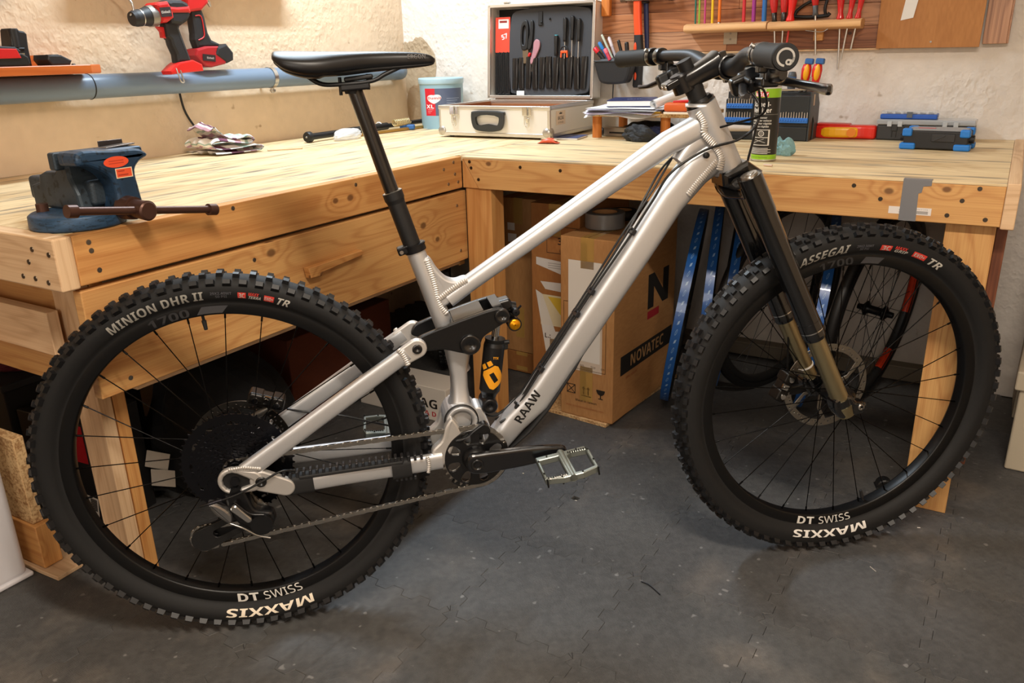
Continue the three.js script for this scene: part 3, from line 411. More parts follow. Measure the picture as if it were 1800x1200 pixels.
    part('saddle_cover', g, phys(0x121112, 0.42, 0, { sheen: 0.3, sheenRoughness: 0.6 }), sad);
    part('saddle_shell', loft(secs.slice(2, 42).map((s, i) => ({ ...s, p: [s.p[0], s.p[1] - s.a * 0.78 - (i < 14 ? 0.003 : 0), 0], a: s.a * 0.35, b: s.b * 0.82, n: 3 })), 32), M.black, sad);
  }
  for (const s of [-1, 1]) part('saddle_rail', tube([[0.192, 1.088, s * 0.028], [0.206, 1.08, s * 0.026], [0.224, 1.0685, s * 0.022], [0.25, 1.066, s * 0.022], [0.31, 1.07, s * 0.022], [0.336, 1.081, s * 0.018], [0.368, 1.094, s * 0.012]], 0.0036, 40, 10), M.black, sad);
  { let g = textShape('ERGON', 0.0075); g = tess.modify(g.toNonIndexed()); const p = g.attributes.position; for (let i = 0; i < p.count; i++) p.setXYZ(i, 0.375 + p.getX(i) * 0.9, 1.1025 + p.getY(i) + 0.002, 0.0258 - p.getX(i) * 0.085 - Math.max(0, p.getY(i) - 0.002) * 0.35); g.computeVertexNormals(); part('saddle_lettering', g, std(0x4a4441, 0.5), sad); }

  // ---- rocker link
  const rk = grp('rocker_link', bike), RO = smooth([[0.352, 0.589], [0.359, 0.607], [0.377, 0.6155], [0.418, 0.629], [0.464, 0.643], [0.503, 0.653], [0.522, 0.655], [0.536, 0.643], [0.53, 0.628], [0.505, 0.612], [0.484, 0.598], [0.474, 0.575], [0.458, 0.567], [0.44, 0.571], [0.405, 0.581], [0.372, 0.581]], 5);
  for (const s of [1, -1]) part('rocker_plate', poly(RO, 0.012, 0.003, [], 2).translate(0, 0, s * 0.043), satin, rk);
  part('rocker_bridge', [poly([[0.43, 0.625], [0.488, 0.645], [0.488, 0.65], [0.43, 0.633]], 0.078, 0.002), poly([[0.505, 0.65], [0.525, 0.655], [0.522, 0.66], [0.505, 0.656]], 0.078, 0.002), poly([[0.425, 0.6], [0.44, 0.612], [0.44, 0.63], [0.425, 0.628]], 0.078, 0.002)], satin, rk);
  const cap = (x, y, z, r, h) => at(latheZ([[0.001, h * 0.55], [r * 0.3, h * 0.55], [r * 0.34, h * 0.8], [r * 0.55, h * 0.85], [r * 0.62, h], [r * 0.9, h], [r, h * 0.8], [r, 0]], 32), x, y, z);
  part('pivot_cap', cap(0.458, 0.5885, 0.048, 0.02, 0.009), M.blackG, rk); part('pivot_cap', cap(0.5215, 0.6395, 0.048, 0.0145, 0.007), M.blackG, rk);
  part('pivot_cap', cap(-0.458, 0.5885, 0.048, 0.02, 0.009).rotateY(Math.PI), M.blackG, rk);

  // ---- shock
  const sh = grp('rear_shock', bike), sa = [0.495, 0.446, 0.004], sb = [0.5215, 0.6395, 0.004], sl = (t, z = 0.004) => [mix(sa[0], sb[0], t), mix(sa[1], sb[1], t), z];
  part('air_can', [rod(sl(0.1), sl(0.14), 0.016, 0.0205, 32), rod(sl(0.14), sl(0.36), 0.0208, 0.0212, 32), rod(sl(0.36), sl(0.62), 0.0212, 0.0212, 32), rod(sl(0.62), sl(0.66), 0.0212, 0.0195, 32), rod(sl(0.66), sl(0.7), 0.0188, 0.0205, 32)], std(0x0c0c0d, 0.42), sh);
  part('shock_shaft', rod(sl(0.68), sl(0.95), 0.0075, 0.0075, 18), M.chrome, sh);
  part('lower_eyelet', [at(latheZ([[0.001, 0.022], [0.005, 0.022], [0.006, 0.025], [0.013, 0.026], [0.0165, 0.022], [0.0165, -0.024], [0.001, -0.024]], 30), sa[0], sa[1], sa[2]), rod(sl(0), sl(0.12), 0.011, 0.0165, 20)], M.blackM, sh);
  part('upper_eyelet', [at(rbox(0.03, 0.022, 0.034, 0.006, 2), 0.532, 0.6495, 0, 0, 0, 0.2), rod([0.5215, 0.64, -0.02], [0.5215, 0.64, 0.02], 0.012, 0.012, 20), rod([0.528, 0.645, 0.0], [0.556, 0.64, 0.0], 0.0125, 0.011, 18)], satin, sh);
  part('reservoir', [rod([0.552, 0.6095, -0.045], [0.552, 0.6095, 0.016], 0.0138, 0.0138, 28), rod([0.546, 0.645, -0.01], [0.551, 0.612, -0.01], 0.01, 0.01, 16)], M.blackG, sh);
  part('reservoir_cap', at(latheZ([[0.001, 0.0045], [0.0035, 0.0045], [0.0045, 0.003], [0.0085, 0.003], [0.011, 0.001], [0.0112, 0]], 26), 0.552, 0.6095, 0.016), gold, sh);
  part('adjuster_dial', [at(latheZ([[0.001, 0.006], [0.0065, 0.006], [0.0078, 0.004], [0.0078, -0.02]], 20), 0.5535, 0.6365, 0.02), rod([0.558, 0.642, 0.02], [0.564, 0.649, 0.022], 0.0022)], M.blackM, sh);
  part('lockout_lever', [at(rbox(0.012, 0.02, 0.012, 0.004), 0.5325, 0.566, 0.006), rod([0.532, 0.572, 0.008], [0.541, 0.573, 0.01], 0.005, 0.004)], M.black, sh);
  { const f = textShape('O', 0.045); const out = [[-0.0125, -0.019], [0.0125, -0.019], [0.017, -0.0135], [0.017, 0.0135], [0.0125, 0.019], [-0.0125, 0.019], [-0.017, 0.0135], [-0.017, -0.0135]], inn = [[-0.0045, -0.0095], [0.0045, -0.0095], [0.0045, 0.0095], [-0.0045, 0.0095]].reverse();
    const sq = (x, y) => [[x - 0.0045, y - 0.0045], [x + 0.0045, y - 0.0045], [x + 0.0045, y + 0.0045], [x - 0.0045, y + 0.0045]];
    const shp = (o, h) => { const s = new THREE.Shape(o.map(p => new THREE.Vector2(...p))); if (h) s.holes.push(new THREE.Path(h.map(p => new THREE.Vector2(...p)))); return new THREE.ShapeGeometry(s); };
    let g = merge([shp(out, inn), shp(sq(-0.0065, 0.0262)), shp(sq(0.0065, 0.0262))]); g.scale(1.12, 1.12, 1).rotateZ(0.62); const q = textShape('TTX', 0.0048); q.translate(-0.006, 0.0385, 0); g = new TessellateModifier(0.003, 5).modify(g.index ? g.toNonIndexed() : g); const tq = new TessellateModifier(0.003, 4).modify(q.toNonIndexed());
    const wrap = (gg, R) => { const p = gg.attributes.position, ax = V(...sb).sub(V(...sa)).normalize(), o = V(...sl(0.31)), sx = V(ax.y, -ax.x, 0); for (let i = 0; i < p.count; i++) { const t = p.getX(i) / R + 0.1, y = p.getY(i); const v = o.clone().addScaledVector(ax, y).addScaledVector(sx, R * Math.sin(t)).add(V(0, 0, R * Math.cos(t))); p.setXYZ(i, v.x, v.y, v.z); } gg.computeVertexNormals(); return gg; };
    part('shock_decal', [wrap(g, 0.0217), wrap(tq, 0.0217)], orangeM, sh); }

  // ---- rear triangle
  for (const s of [1, -1]) {
    const ss = grp('seat_stay', bike), z = s * 0.058;
    part('stay_tube', beam([[0.338, 0.5845, 0.031, 0.017, 3, z], [0.25, 0.528, 0.0335, 0.018, 3.2, z + s * 0.002], [0.1, 0.4305, 0.0335, 0.018, 3.2, z + s * 0.006], [0.02, 0.3795, 0.036, 0.017, 3.2, z + s * 0.012]], 28), alu, ss);
    part('stay_clevis', poly([...capsule([0.3565, 0.5925, 0.0185], [0.329, 0.5775, 0.0165], 12)], 0.014, 0.003, [], 2).translate(0, 0, z), aluW, ss);
    part('weld_bead', bead([[0.322, 0.593], [0.328, 0.585], [0.334, 0.573], [0.337, 0.564]], z + s * 0.0078, 0.0055), aluW, ss);
    part('pivot_bolt', at(latheZ([[0.001, 0.003], [0.003, 0.0035], [0.004, 0.005], [0.0085, 0.005], [0.0095, 0.003], [0.0095, 0]], 20), 0.3565, 0.5925, s > 0 ? z + 0.006 : z - 0.006, s > 0 ? 0 : Math.PI), M.blackG, ss);
    part('dropout', [poly(capsule([-0.004, 0.3665, 0.0268], [0.03, 0.3625, 0.0215], 14), 0.013, 0.0035, s > 0 ? [capsule([-0.004, 0.3655, 0.0185], [0.027, 0.361, 0.006], 8)] : [], 2).translate(0, 0, s * 0.072), at(rbox(0.05, 0.012, 0.013, 0.005, 2), 0.025, 0.3865, s * 0.072, 0, 0, -0.05)], aluW, ss);
    part('axle_plate', poly(capsule([-0.004, 0.3655, 0.0183], [0.027, 0.361, 0.006], 8), 0.006, 0.0005).translate(0, 0, s * 0.069), M.black, ss);
    part('weld_bead', bead([[-0.006, 0.3905], [0.02, 0.3915], [0.048, 0.386]], s * 0.0775, 0.004), aluW, ss);
    const cs = grp('chain_stay', bike), zc = s * 0.06;
    part('stay_tube', beam([[0.085, 0.339, 0.034, 0.018, 3, zc + s * 0.006], [0.2, 0.344, 0.034, 0.018, 3.2, zc], [0.32, 0.3495, 0.034, 0.018, 3.2, zc - s * 0.002], [0.392, 0.352, 0.034, 0.02, 3, zc - s * 0.008]], 28), alu, cs);
    part('stay_clevis', poly([...capsule([0.047, 0.3595, 0.0212], [0.09, 0.341, 0.0175], 12)], 0.015, 0.003, [], 2).translate(0, 0, s * 0.069), aluW, cs);
    part('pivot_bolt', at(latheZ([[0.001, 0.003], [0.004, 0.003], [0.0055, 0.0055], [0.0095, 0.0055], [0.0105, 0.003], [0.0105, 0]], 20), 0.047, 0.3595, s > 0 ? 0.0755 : -0.0755, s > 0 ? 0 : Math.PI), M.blackG, cs);
    part('stay_yoke', poly(smooth([[0.384, 0.336], [0.4, 0.345], [0.412, 0.37], [0.424, 0.395], [0.432, 0.405], [0.415, 0.44], [0.402, 0.425], [0.392, 0.395], [0.372, 0.372]], 5), 0.022, 0.005, [], 2).translate(0, 0, s * 0.044), aluW, cs);
    part('weld_bead', bead([[0.362, 0.368], [0.364, 0.352], [0.362, 0.336]], zc + s * 0.0068, 0.004), aluW, cs);
    if (s > 0) {
      const pr = (a, b, h, y0) => beam([[a, y0, h, 0.0235, 3.6, zc + 0.003], [b, y0 + (b - a) * 0.045, h, 0.0235, 3.6, zc + 0.0015]], 20);
      part('stay_protector', [pr(0.096, 0.142, 0.039, 0.3385), pr(0.292, 0.33, 0.039, 0.348), at(rbox(0.2, 0.008, 0.0235, 0.003), 0.215, 0.3605, zc + 0.002, 0, 0, 0.045)], rub, cs);
      const ribs = []; for (let i = 0; i < 22; i++) { const u = 0.088 + i * 0.0125; ribs.push(at(rbox(0.0052, 0.0125, 0.02, 0.0012), u, 0.3615 + (u - 0.1) * 0.045, zc + 0.002, 0, 0, 0.045)); } for (let i = 0; i < 5; i++) ribs.push(at(rbox(0.005, 0.008, 0.018, 0.001), 0.3 + i * 0.009, 0.328, zc));
      part('protector_ribs', ribs, std(0x202022, 0.38), cs);
    }
  }

  // ---- drivetrain
  const BX = 0.457, BY = 0.3515, dz = 0.051;
  const cr = grp('crankset', bike);
  const armO = s => { const p = smooth([[-0.021, 0.002], [-0.014, 0.019], [0.01, 0.0215], [0.05, 0.0215], [0.11, 0.0205], [0.16, 0.016], [0.178, 0.011], [0.181, 0.003], [0.175, -0.006], [0.16, -0.009], [0.11, -0.0165], [0.05, -0.0205], [0.005, -0.0215], [-0.015, -0.016]], 4); return p; };
  part('crank_arm', poly(armO(1), 0.017, 0.0055, [], 3).rotateZ(0.03).translate(BX, BY, 0.081), phys(0x0c0c0f, 0.3, 0.1, { clearcoat: 0.7, clearcoatRoughness: 0.15 }), cr, 'right crank arm');
  part('crank_arm', poly(armO(1), 0.017, 0.0055, [], 3).rotateZ(Math.PI + 0.03).translate(BX, BY, -0.081), M.blackG, cr, 'left crank arm');
  part('crank_bolt', at(latheZ([[0.001, -0.004], [0.0062, -0.004], [0.0066, 0.002], [0.011, 0.0025], [0.0125, 0.001], [0.0125, -0.004]], 26), BX, BY, 0.0905), M.blackG, cr);
  part('axle', rod([BX, BY, -0.085], [BX, BY, 0.085], 0.0145, 0.0145, 24), M.blackM, cr);
  { const n = 32, R = n * 0.0127 / 6.2832, p = []; for (let j = 0; j < n; j++) for (const [q, d] of [[0, -0.0028], [0.28, -0.0022], [0.44, 0.0034], [0.58, 0.0034], [0.74, -0.0022]]) { const t = (j + q) / n * 6.2832; p.push([(R + d) * Math.cos(t), (R + d) * Math.sin(t)]); }
    const hs = []; for (let j = 0; j < 8; j++) { const t = j * Math.PI / 4 + 0.35, a = 0.043; hs.push(capsule([(a - 0.005) * Math.cos(t), (a - 0.005) * Math.sin(t), 0.0062], [(a + 0.0055) * Math.cos(t), (a + 0.0055) * Math.sin(t), 0.0095], 5)); }
    part('chainring', poly(p, 0.003, 0.0003, hs).translate(BX, BY, dz), std(0x9b968e, 0.35, 0.9), cr);
    part('chainring_spider', [poly(circle(0, 0, R - 0.004, 72), 0.0045, 0.001, hs).translate(BX, BY, dz + 0.0035), at(latheZ([[0.0145, 0.02], [0.022, 0.018], [0.0265, 0.004], [0.0265, 0]], 30), BX, BY, dz + 0.005)], satin, cr);
    const cg = [], arcp = (a0, a1, r, m) => Array.from({ length: m + 1 }, (_, i) => { const t = mix(a0, a1, i / m); return [r * Math.cos(t), r * Math.sin(t)]; });
    cg.push(poly([...arcp(-2.3, -0.35, R + 0.0075, 16), ...arcp(-0.35, -2.3, R - 0.008, 16)], 0.012, 0.002).translate(BX, BY, dz - 0.006));
    part('bash_guard', cg, satin, cr);
    const ug = grp('chain_guide', bike);
    part('guide_body', [poly(smooth([[0.419, 0.394], [0.44, 0.4], [0.463, 0.418], [0.478, 0.425], [0.487, 0.418], [0.489, 0.404], [0.478, 0.401], [0.455, 0.404], [0.428, 0.388]], 4), 0.02, 0.003, [], 2).translate(0, 0, dz), poly([[0.455, 0.4], [0.48, 0.4], [0.475, 0.38], [0.46, 0.38]], 0.006, 0.001).translate(0, 0, dz - 0.016)], satin, ug);
    // chain: top run, cassette wrap, cage, bottom run
    const path = [], ring = (cx, cy, r, a0, a1, m) => { for (let i = 0; i <= m; i++) { const t = mix(a0, a1, i / m); path.push(V(cx + r * Math.cos(t), cy + r * Math.sin(t), path._z)); } };
    path._z = dz; ring(BX, BY, R, -1.62, 1.52, 20); path._z = 0.044; ring(0.0, 0.3735, 0.021, 1.62, 4.5, 12); path._z = 0.046; ring(0.024, 0.283, 0.021, 1.2, -1.5, 8); ring(-0.076, 0.237, 0.0235, 1.5, 4.6, 10);
    const cc = new THREE.CatmullRomCurve3(path, true, 'catmullrom', 0.02), LL = cc.getLength(), nl = Math.round(LL / 0.0127 / 2) * 2, links = [], pl = capsule([-0.00635, 0, 0.0041], [0.00635, 0, 0.0041], 4), tg = V(), Lp = capsule([-0.00635, 0, 0.0041], [0, 0, 0.0026], 3), pin = rod([0, 0, -0.0034], [0, 0, 0.0034], 0.0022, 0.0022, 6), rol = rod([0, 0, -0.0012], [0, 0, 0.0012], 0.0038, 0.0038, 8);
    const P1 = poly(pl, 0.001, 0), shape = o => merge([P1.clone().translate(0, 0, o), P1.clone().translate(0, 0, -o), pin.clone().translate(-0.00635, 0, 0), rol.clone().translate(-0.00635, 0, 0)]), outer = shape(0.0027), inner = shape(0.0016);
    for (let i = 0; i < nl; i++) { const t = (i + 0.5) / nl, p = cc.getPointAt(t); cc.getTangentAt(t, tg); links.push((i % 2 ? outer : inner).clone().applyMatrix4(new THREE.Matrix4().makeRotationZ(Math.atan2(tg.y, tg.x)).setPosition(p))); }
    const ch = part('chain', links, chainM, bike); ch.userData.kind = 'stuff';
  }
  for (const s of [1, -1]) { // platform pedals
    const pd = grp('pedal', bike); pd.position.set(s > 0 ? 0.6225 : 0.2915, s > 0 ? 0.3605 : 0.346, s * 0.15); pd.rotation.z = s > 0 ? 0.15 : 0.1; if (s < 0) pd.rotation.y = Math.PI;
    const pm = std(0x8c918a, 0.4, 0.75), o = [[-0.052, -0.05], [-0.052, 0.04], [-0.018, 0.05], [0.02, 0.05], [0.052, 0.04], [0.054, -0.028], [0.048, -0.05], [0.01, -0.05]].map(p => [p[0], -p[1]]);
    const w1 = [[-0.0465, -0.036], [-0.0465, 0.032], [-0.02, 0.04], [-0.0085, 0.04], [-0.0085, -0.036]].map(p => [p[0], -p[1]]), w2 = [[0.0085, -0.03], [0.0085, 0.04], [0.022, 0.041], [0.046, 0.033], [0.047, -0.036], [0.018, -0.038]].map(p => [p[0], -p[1]]);
    part('pedal_body', [poly(o, 0.013, 0.0015, [w1, w2]).rotateX(-Math.PI / 2), at(rod([0, 0, -0.055], [0, 0, 0.05], 0.0085, 0.0075, 16), 0, 0, 0)], pm, pd);
    const pins = []; for (const [x, z] of [[-0.049, 0.046], [-0.049, 0.02], [-0.049, -0.03], [-0.03, -0.043], [0.03, -0.043], [0.05, -0.033], [0.0505, 0.01], [0.05, 0.045], [0.02, 0.045], [-0.02, 0.046]]) pins.push(rod([x, -0.0088, z], [x, 0.0088, z], 0.0018, 0.0018, 7)); for (let i = 0; i < 9; i++) { pins.push(at(box(0.0025, 0.003, 0.004), -0.045 + i * 0.0045, 0.0068, 0.0395), at(box(0.0025, 0.003, 0.004), 0.012 + i * 0.0045, 0.0068, -0.0385)); }
    part('grip_pins', pins, std(0x3c3d3b, 0.35, 0.9), pd);
    part('pedal_axle', rod([0, 0, -0.075], [0, 0, -0.04], 0.0065, 0.0075, 14), M.blackM, pd);
    if (s > 0) { const g = textShape('ambit', 0.009); g.scale(0.75, 1, 1).rotateX(-Math.PI / 2).translate(-0.036, 0.0068, 0.0475); const dm = poly([[0, -0.0035], [0.003, 0], [0, 0.0035], [-0.003, 0]], 0.0004, 0).rotateX(-Math.PI / 2).translate(-0.042, 0.0068, 0.0435); part('pedal_lettering', [g, dm], wh, pd); }
  }
  const rd = grp('rear_derailleur', bike);
  part('derailleur_body', [poly(smooth([[-0.052, 0.331], [-0.034, 0.326], [-0.013, 0.302], [-0.017, 0.283], [-0.03, 0.292], [-0.046, 0.312]], 4), 0.02, 0.005, [], 2).translate(0, 0, 0.078)], std(0x9a9896, 0.26, 0.9), rd, 'polished outer plate');
  part('derailleur_link', [poly(capsule([-0.006, 0.312, 0.0075], [0.016, 0.286, 0.006], 8), 0.01, 0.002).translate(0, 0, 0.082), tube([[-0.02, 0.281, 0.08], [0.004, 0.268, 0.082], [0.026, 0.249, 0.08], [0.05, 0.238, 0.078]], 0.0022, 16, 6)], std(0xb4b2ae, 0.25, 0.9), rd, 'polished link arm');
  part('derailleur_knuckle', [poly(smooth([[-0.018, 0.35], [0.01, 0.348], [0.02, 0.325], [0.03, 0.3], [0.06, 0.29], [0.058, 0.265], [0.04, 0.245], [0.01, 0.258], [-0.015, 0.29], [-0.022, 0.32]], 4), 0.026, 0.005, [], 2).translate(0, 0, 0.062), rod([0.038, 0.27, 0.045], [0.038, 0.27, 0.082], 0.024, 0.021, 24), rod([0.0, 0.345, 0.05], [0.0, 0.345, 0.085], 0.011, 0.011, 18), tube([[-0.005, 0.326, 0.084], [0.02, 0.3, 0.086], [0.045, 0.293, 0.084]], 0.0022, 12, 6)], satin, rd);
  part('derailleur_cage', [poly(capsule([0.026, 0.281, 0.019], [-0.077, 0.236, 0.0235], 10), 0.0025, 0.0005, [capsule([0.01, 0.274, 0.0085], [-0.05, 0.248, 0.0085], 6)]).translate(0, 0, 0.054), poly(capsule([0.026, 0.281, 0.016], [-0.077, 0.236, 0.021], 10), 0.0025, 0.0005).translate(0, 0, 0.038)], M.black, rd);
  for (const [x, y, n, r] of [[0.024, 0.281, 12, 0.0235], [-0.076, 0.237, 14, 0.0255]]) { const p = []; for (let j = 0; j < n; j++) for (const [q, d] of [[0, -0.005], [0.3, -0.004], [0.46, 0], [0.56, 0], [0.74, -0.004]]) { const t = (j + q) / n * 6.2832; p.push([(r + d) * Math.cos(t), (r + d) * Math.sin(t)]); } part('jockey_wheel', [poly(p, 0.003, 0.0004, Array.from({ length: 6 }, (_, j) => circle(r * 0.5 * Math.cos(j * 1.047), r * 0.5 * Math.sin(j * 1.047), 0.003, 8))).translate(x, y, 0.046)], M.black, rd); }
  part('axle_end', [rod([0, YR - 0.012, -0.082], [0, YR - 0.012, 0.08], 0.0085, 0.0085, 18)], M.blackM, rd);

  // ---- fork, inverted
  const fk = steered('fork'), dirx = 0.4486, diry = -0.8937;
  for (const s of [1, -1]) {
    const z = s * 0.064, q = (t) => [1.003 + dirx * t, 0.878 + diry * t, z];
    part('upper_leg', [rod(q(-0.004), q(0.075), 0.0238, 0.0238, 36), rod(q(0.075), q(0.33), 0.0228, 0.0228, 36), rod(q(0.33), q(0.364), 0.0232, 0.0238, 36), rod(q(0.364), q(0.372), 0.0238, 0.0215, 36)], frkM, fk, s > 0 ? 'right upper fork leg' : 'left upper fork leg');
    part('leg_ring', rod(q(0.349), q(0.3515), 0.0242, 0.0242, 36, true), M.chrome, fk);
    part('stanchion', rod(q(0.365), q(0.545), 0.0185, 0.0185, 36), stanM, fk, 'champagne-gold stanchion');
    part('bumper_ring', rod(q(s > 0 ? 0.531 : 0.497), q(s > 0 ? 0.535 : 0.501), 0.0196, 0.0196, 32), M.white, fk);
    part('top_cap', [rod(q(-0.004), q(-0.0075), 0.017, 0.016, 28), rod(q(-0.0075), q(-0.009), 0.011, 0.01, 20)], M.steel, fk);
    const c = q(0.545); part('dropout', [poly(smooth([[-0.024, 0.008], [0.014, 0.016], [0.026, 0.002], [0.05, -0.004], [0.05, -0.022], [0.028, -0.03], [0.0, -0.036], [-0.018, -0.02]], 5), 0.034, 0.006, [], 2).translate(c[0] - 0.003, c[1] + 0.006, z), rod(q(0.53), q(0.573), 0.0205, 0.0185, 28)], frkM, fk);
    part('leg_foot', rod(q(0.548), q(0.5735), 0.0212, 0.019, 20), s > 0 ? stanM : frkM, fk).scale.set(1, 1, 1);
    part('pinch_bolt', at(latheZ([[0.0025, 0.003], [0.003, 0.0045], [0.0062, 0.0045], [0.007, 0.003], [0.007, 0]], 16), c[0] + 0.034, c[1] - 0.004, z + s * 0.0165, s > 0 ? 0 : Math.PI), M.steel, fk);
  }
  part('crown', [loft([[-0.064, 0.026, 0.018], [-0.045, 0.027, 0.02], [-0.022, 0.032, 0.026], [0, 0.034, 0.028], [0.022, 0.032, 0.026], [0.045, 0.027, 0.02], [0.064, 0.026, 0.018]].map(q => ({ p: [1.0 + (Math.abs(q[0]) > 0.03 ? 0.012 : 0.0), 0.862 + (Math.abs(q[0]) > 0.03 ? -0.004 : 0.0), q[0]], u: [0.8937, 0.4486, 0], v: [-0.4486, 0.8937, 0], a: q[1], b: q[2], n: 2.8 })), 28), poly([[0.962, 0.882], [1.012, 0.906], [1.045, 0.885], [1.04, 0.87], [0.985, 0.852], [0.966, 0.858]], 0.07, 0.008, [], 2)], frkM, fk);
  part('steerer', rod([0.99, 0.885, 0], [0.885, 1.09, 0], 0.0143, 0.0143, 24), M.black, fk);
  part('front_axle', rod([RW - 0.002, YF, -0.082], [RW - 0.002, YF, 0.082], 0.0095, 0.0095, 18), M.black, fk);
  part('axle_wrap', rod([RW + 0.006, YF + 0.018, 0.088], [RW + 0.006, YF - 0.0, 0.088], 0.001), frkM, fk);

  // ---- brakes
  const cal = (name, x, y, rot, par) => { const c = grp(name, par); c.position.set(x, y, -0.052); c.rotation.z = rot;
    part('caliper_body', [at(rbox(0.072, 0.026, 0.034, 0.007, 2), 0, 0, 0), at(rbox(0.03, 0.02, 0.04, 0.006, 2), -0.02, 0.004, 0), at(rbox(0.026, 0.022, 0.04, 0.006, 2), 0.022, 0.004, 0), at(box(0.03, 0.012, 0.006), 0, -0.014, 0)], std(0x1c1a18, 0.32, 0.5), c);
    part('caliper_bolt', [rod([-0.02, 0, 0.018], [-0.02, 0, 0.023], 0.007, 0.006), rod([0.022, 0, 0.018], [0.022, 0, 0.023], 0.007, 0.006), rod([0.0, 0.006, 0.014], [0.0, 0.006, 0.023], 0.005, 0.004), at(box(0.012, 0.016, 0.004), 0.002, 0.006, 0.02)], M.chrome, c); return c; };
  cal('rear_brake_caliper', 0.058, 0.474, -0.35, bike);
  part('caliper_mount', [at(rbox(0.05, 0.012, 0.014, 0.003), 0.05, 0.448, -0.055, 0, 0, 0.5), rod([0.028, 0.44, -0.046], [0.06, 0.457, -0.046], 0.0072, 0.0072)], std(0x8a8782, 0.35, 0.9), bike);
  { const g = grp('front_brake_caliper', bike); const c = cal('x', 1.172, 0.392, 1.15, g); const kids = [...c.children]; c.updateMatrix(); for (const k of kids) { k.applyMatrix4(c.matrix); g.add(k); } g.remove(c); g.applyMatrix4(steer); part('caliper_mount', at(rbox(0.06, 0.022, 0.012, 0.004), 1.215, 0.378, -0.057, 0, 0, 0.1), satin, g); }

  // ---- cockpit
  const ck = steered('stem'), H = (t, k) => [0.885 + t * 0.895 - k * 0.446, 1.055 + t * 0.446 + k * 0.895];
  part('stem_body', [rod([...H(-0.002, -0.02), 0], [...H(-0.002, 0.01), 0], 0.0215, 0.0205, 28), loft([[0.0, 0.02, 0.021], [0.03, 0.018, 0.019], [0.06, 0.021, 0.026], [0.075, 0.024, 0.029]].map(q => ({ p: [H(q[0], -0.004)[0], H(q[0], -0.004)[1], 0], u: [-0.446, 0.895, 0], v: [0, 0, 1], a: q[1], b: q[2], n: 3.2 })), 24), at(rbox(0.03, 0.014, 0.036, 0.004, 2), ...H(-0.022, 0.004), 0, 0, 0, 0.46)], M.blackG, ck);
  for (const s of [-1, 1]) part('face_plate', [poly(circle(0.966, 1.0765, 0.0235, 26), 0.016, 0.003, [circle(0.966, 1.0765, 0.0166, 22)], 2).translate(0, 0, s * 0.021), at(rbox(0.014, 0.012, 0.014, 0.002), 0.951, 1.0985, s * 0.021, 0, 0, 0.3), at(rbox(0.014, 0.012, 0.014, 0.002), 0.982, 1.0545, s * 0.021, 0, 0, 0.3)], M.blackG, ck);
  part('stem_cap', [rod([...H(-0.002, 0.01), 0], [...H(-0.002, 0.014), 0], 0.019, 0.017, 26)], M.blackM, ck);
  part('stem_bolt', [-1, 1].map(s => rod([...H(-0.034, 0.004), s * 0.01], [...H(-0.038, 0.004), s * 0.01], 0.004, 0.0036, 12)), M.steel, ck);
  part('spacers', [rod([0.9185, 1.0195, 0], [0.911, 1.0345, 0], 0.0172, 0.0172, 28), rod([0.911, 1.0345, 0], [0.903, 1.0495, 0], 0.018, 0.018, 28)], M.black, ck);
  const hb_ = steered('handlebar'), BP = s => [[0.966, 1.0765, 0], [0.966, 1.0765, s * 0.034], [0.964, 1.077, s * 0.052], [0.96, 1.082, s * 0.078], [0.953, 1.0945, s * 0.118], [0.945, 1.0985, s * 0.148], [0.932, 1.099, s * 0.2], [0.914, 1.097, s * 0.27], [0.885, 1.094, s * 0.392]];
  for (const s of [1, -1]) { const c = new THREE.CatmullRomCurve3(BP(s).map(p => V(...p)), false, 'catmullrom', 0.5), q = c.getSpacedPoints(60), secs = q.map((p, i) => { const a = q[Math.max(0, i - 1)], b = q[Math.min(60, i + 1)], d = b.clone().sub(a).normalize(), u = V(1, 0, 0).addScaledVector(d, -d.x).normalize(), v = d.clone().cross(u), z = Math.abs(p.z), r = z < 0.05 ? 0.0165 : mix(0.0165, 0.0115, sstep(0.05, 0.17, z)); return { p: p.toArray(), u: u.toArray(), v: v.toArray(), a: r, b: r, n: 2 }; }); part('bar_half', loft(secs, 26), std(0x2a2b2e, 0.48, 0.35), hb_); }
  for (const s of [1, -1]) {
    const gp = steered('grip'), a = V(0.9135, 1.097, s * 0.272), b = V(0.884, 1.0935, s * 0.4), L = a.distanceTo(b), d = b.clone().sub(a).normalize(), u = V(1, 0, 0).addScaledVector(d, -d.x).normalize(), v = d.clone().cross(u), P = (t) => a.clone().lerp(b, t);
    const ring = (t, r, r2 = r) => ({ p: P(t).toArray(), u: u.toArray(), v: v.toArray(), a: r, b: r2, n: 2 });
    part('grip_sleeve', loft([ring(0, 0.0185), ring(0.04, 0.0188), ring(0.12, 0.0172), ring(0.5, 0.0166), ring(0.85, 0.0176), ring(0.93, 0.0188), ring(0.985, 0.019), ring(1, 0.0175)], 40), std(0x0d0d0e, 0.7), gp);
    const pads = []; for (let i = 0; i < 8; i++) for (let j = 0; j < 13; j++) { const t = 0.17 + i * 0.087, f = 0.1 + (j - 6.5) * 0.27, r = 0.0171 + (i > 6 ? 0.0006 : 0); const c = P(t).addScaledVector(u, Math.cos(f) * r).addScaledVector(v, Math.sin(f) * r), n = u.clone().multiplyScalar(Math.cos(f)).addScaledVector(v, Math.sin(f)); pads.push(box(0.0039, 0.0016, 0.0098).applyMatrix4(new THREE.Matrix4().makeBasis(d.clone().cross(n).negate(), n, d).setPosition(c))); }
    part('grip_pattern', pads, std(0x3d3e42, 0.55), gp);
    part('grip_collar', loft([ring(-0.12, 0.0178), ring(-0.1, 0.0188), ring(-0.02, 0.0188), ring(0, 0.0175)], 32), M.blackG, gp);
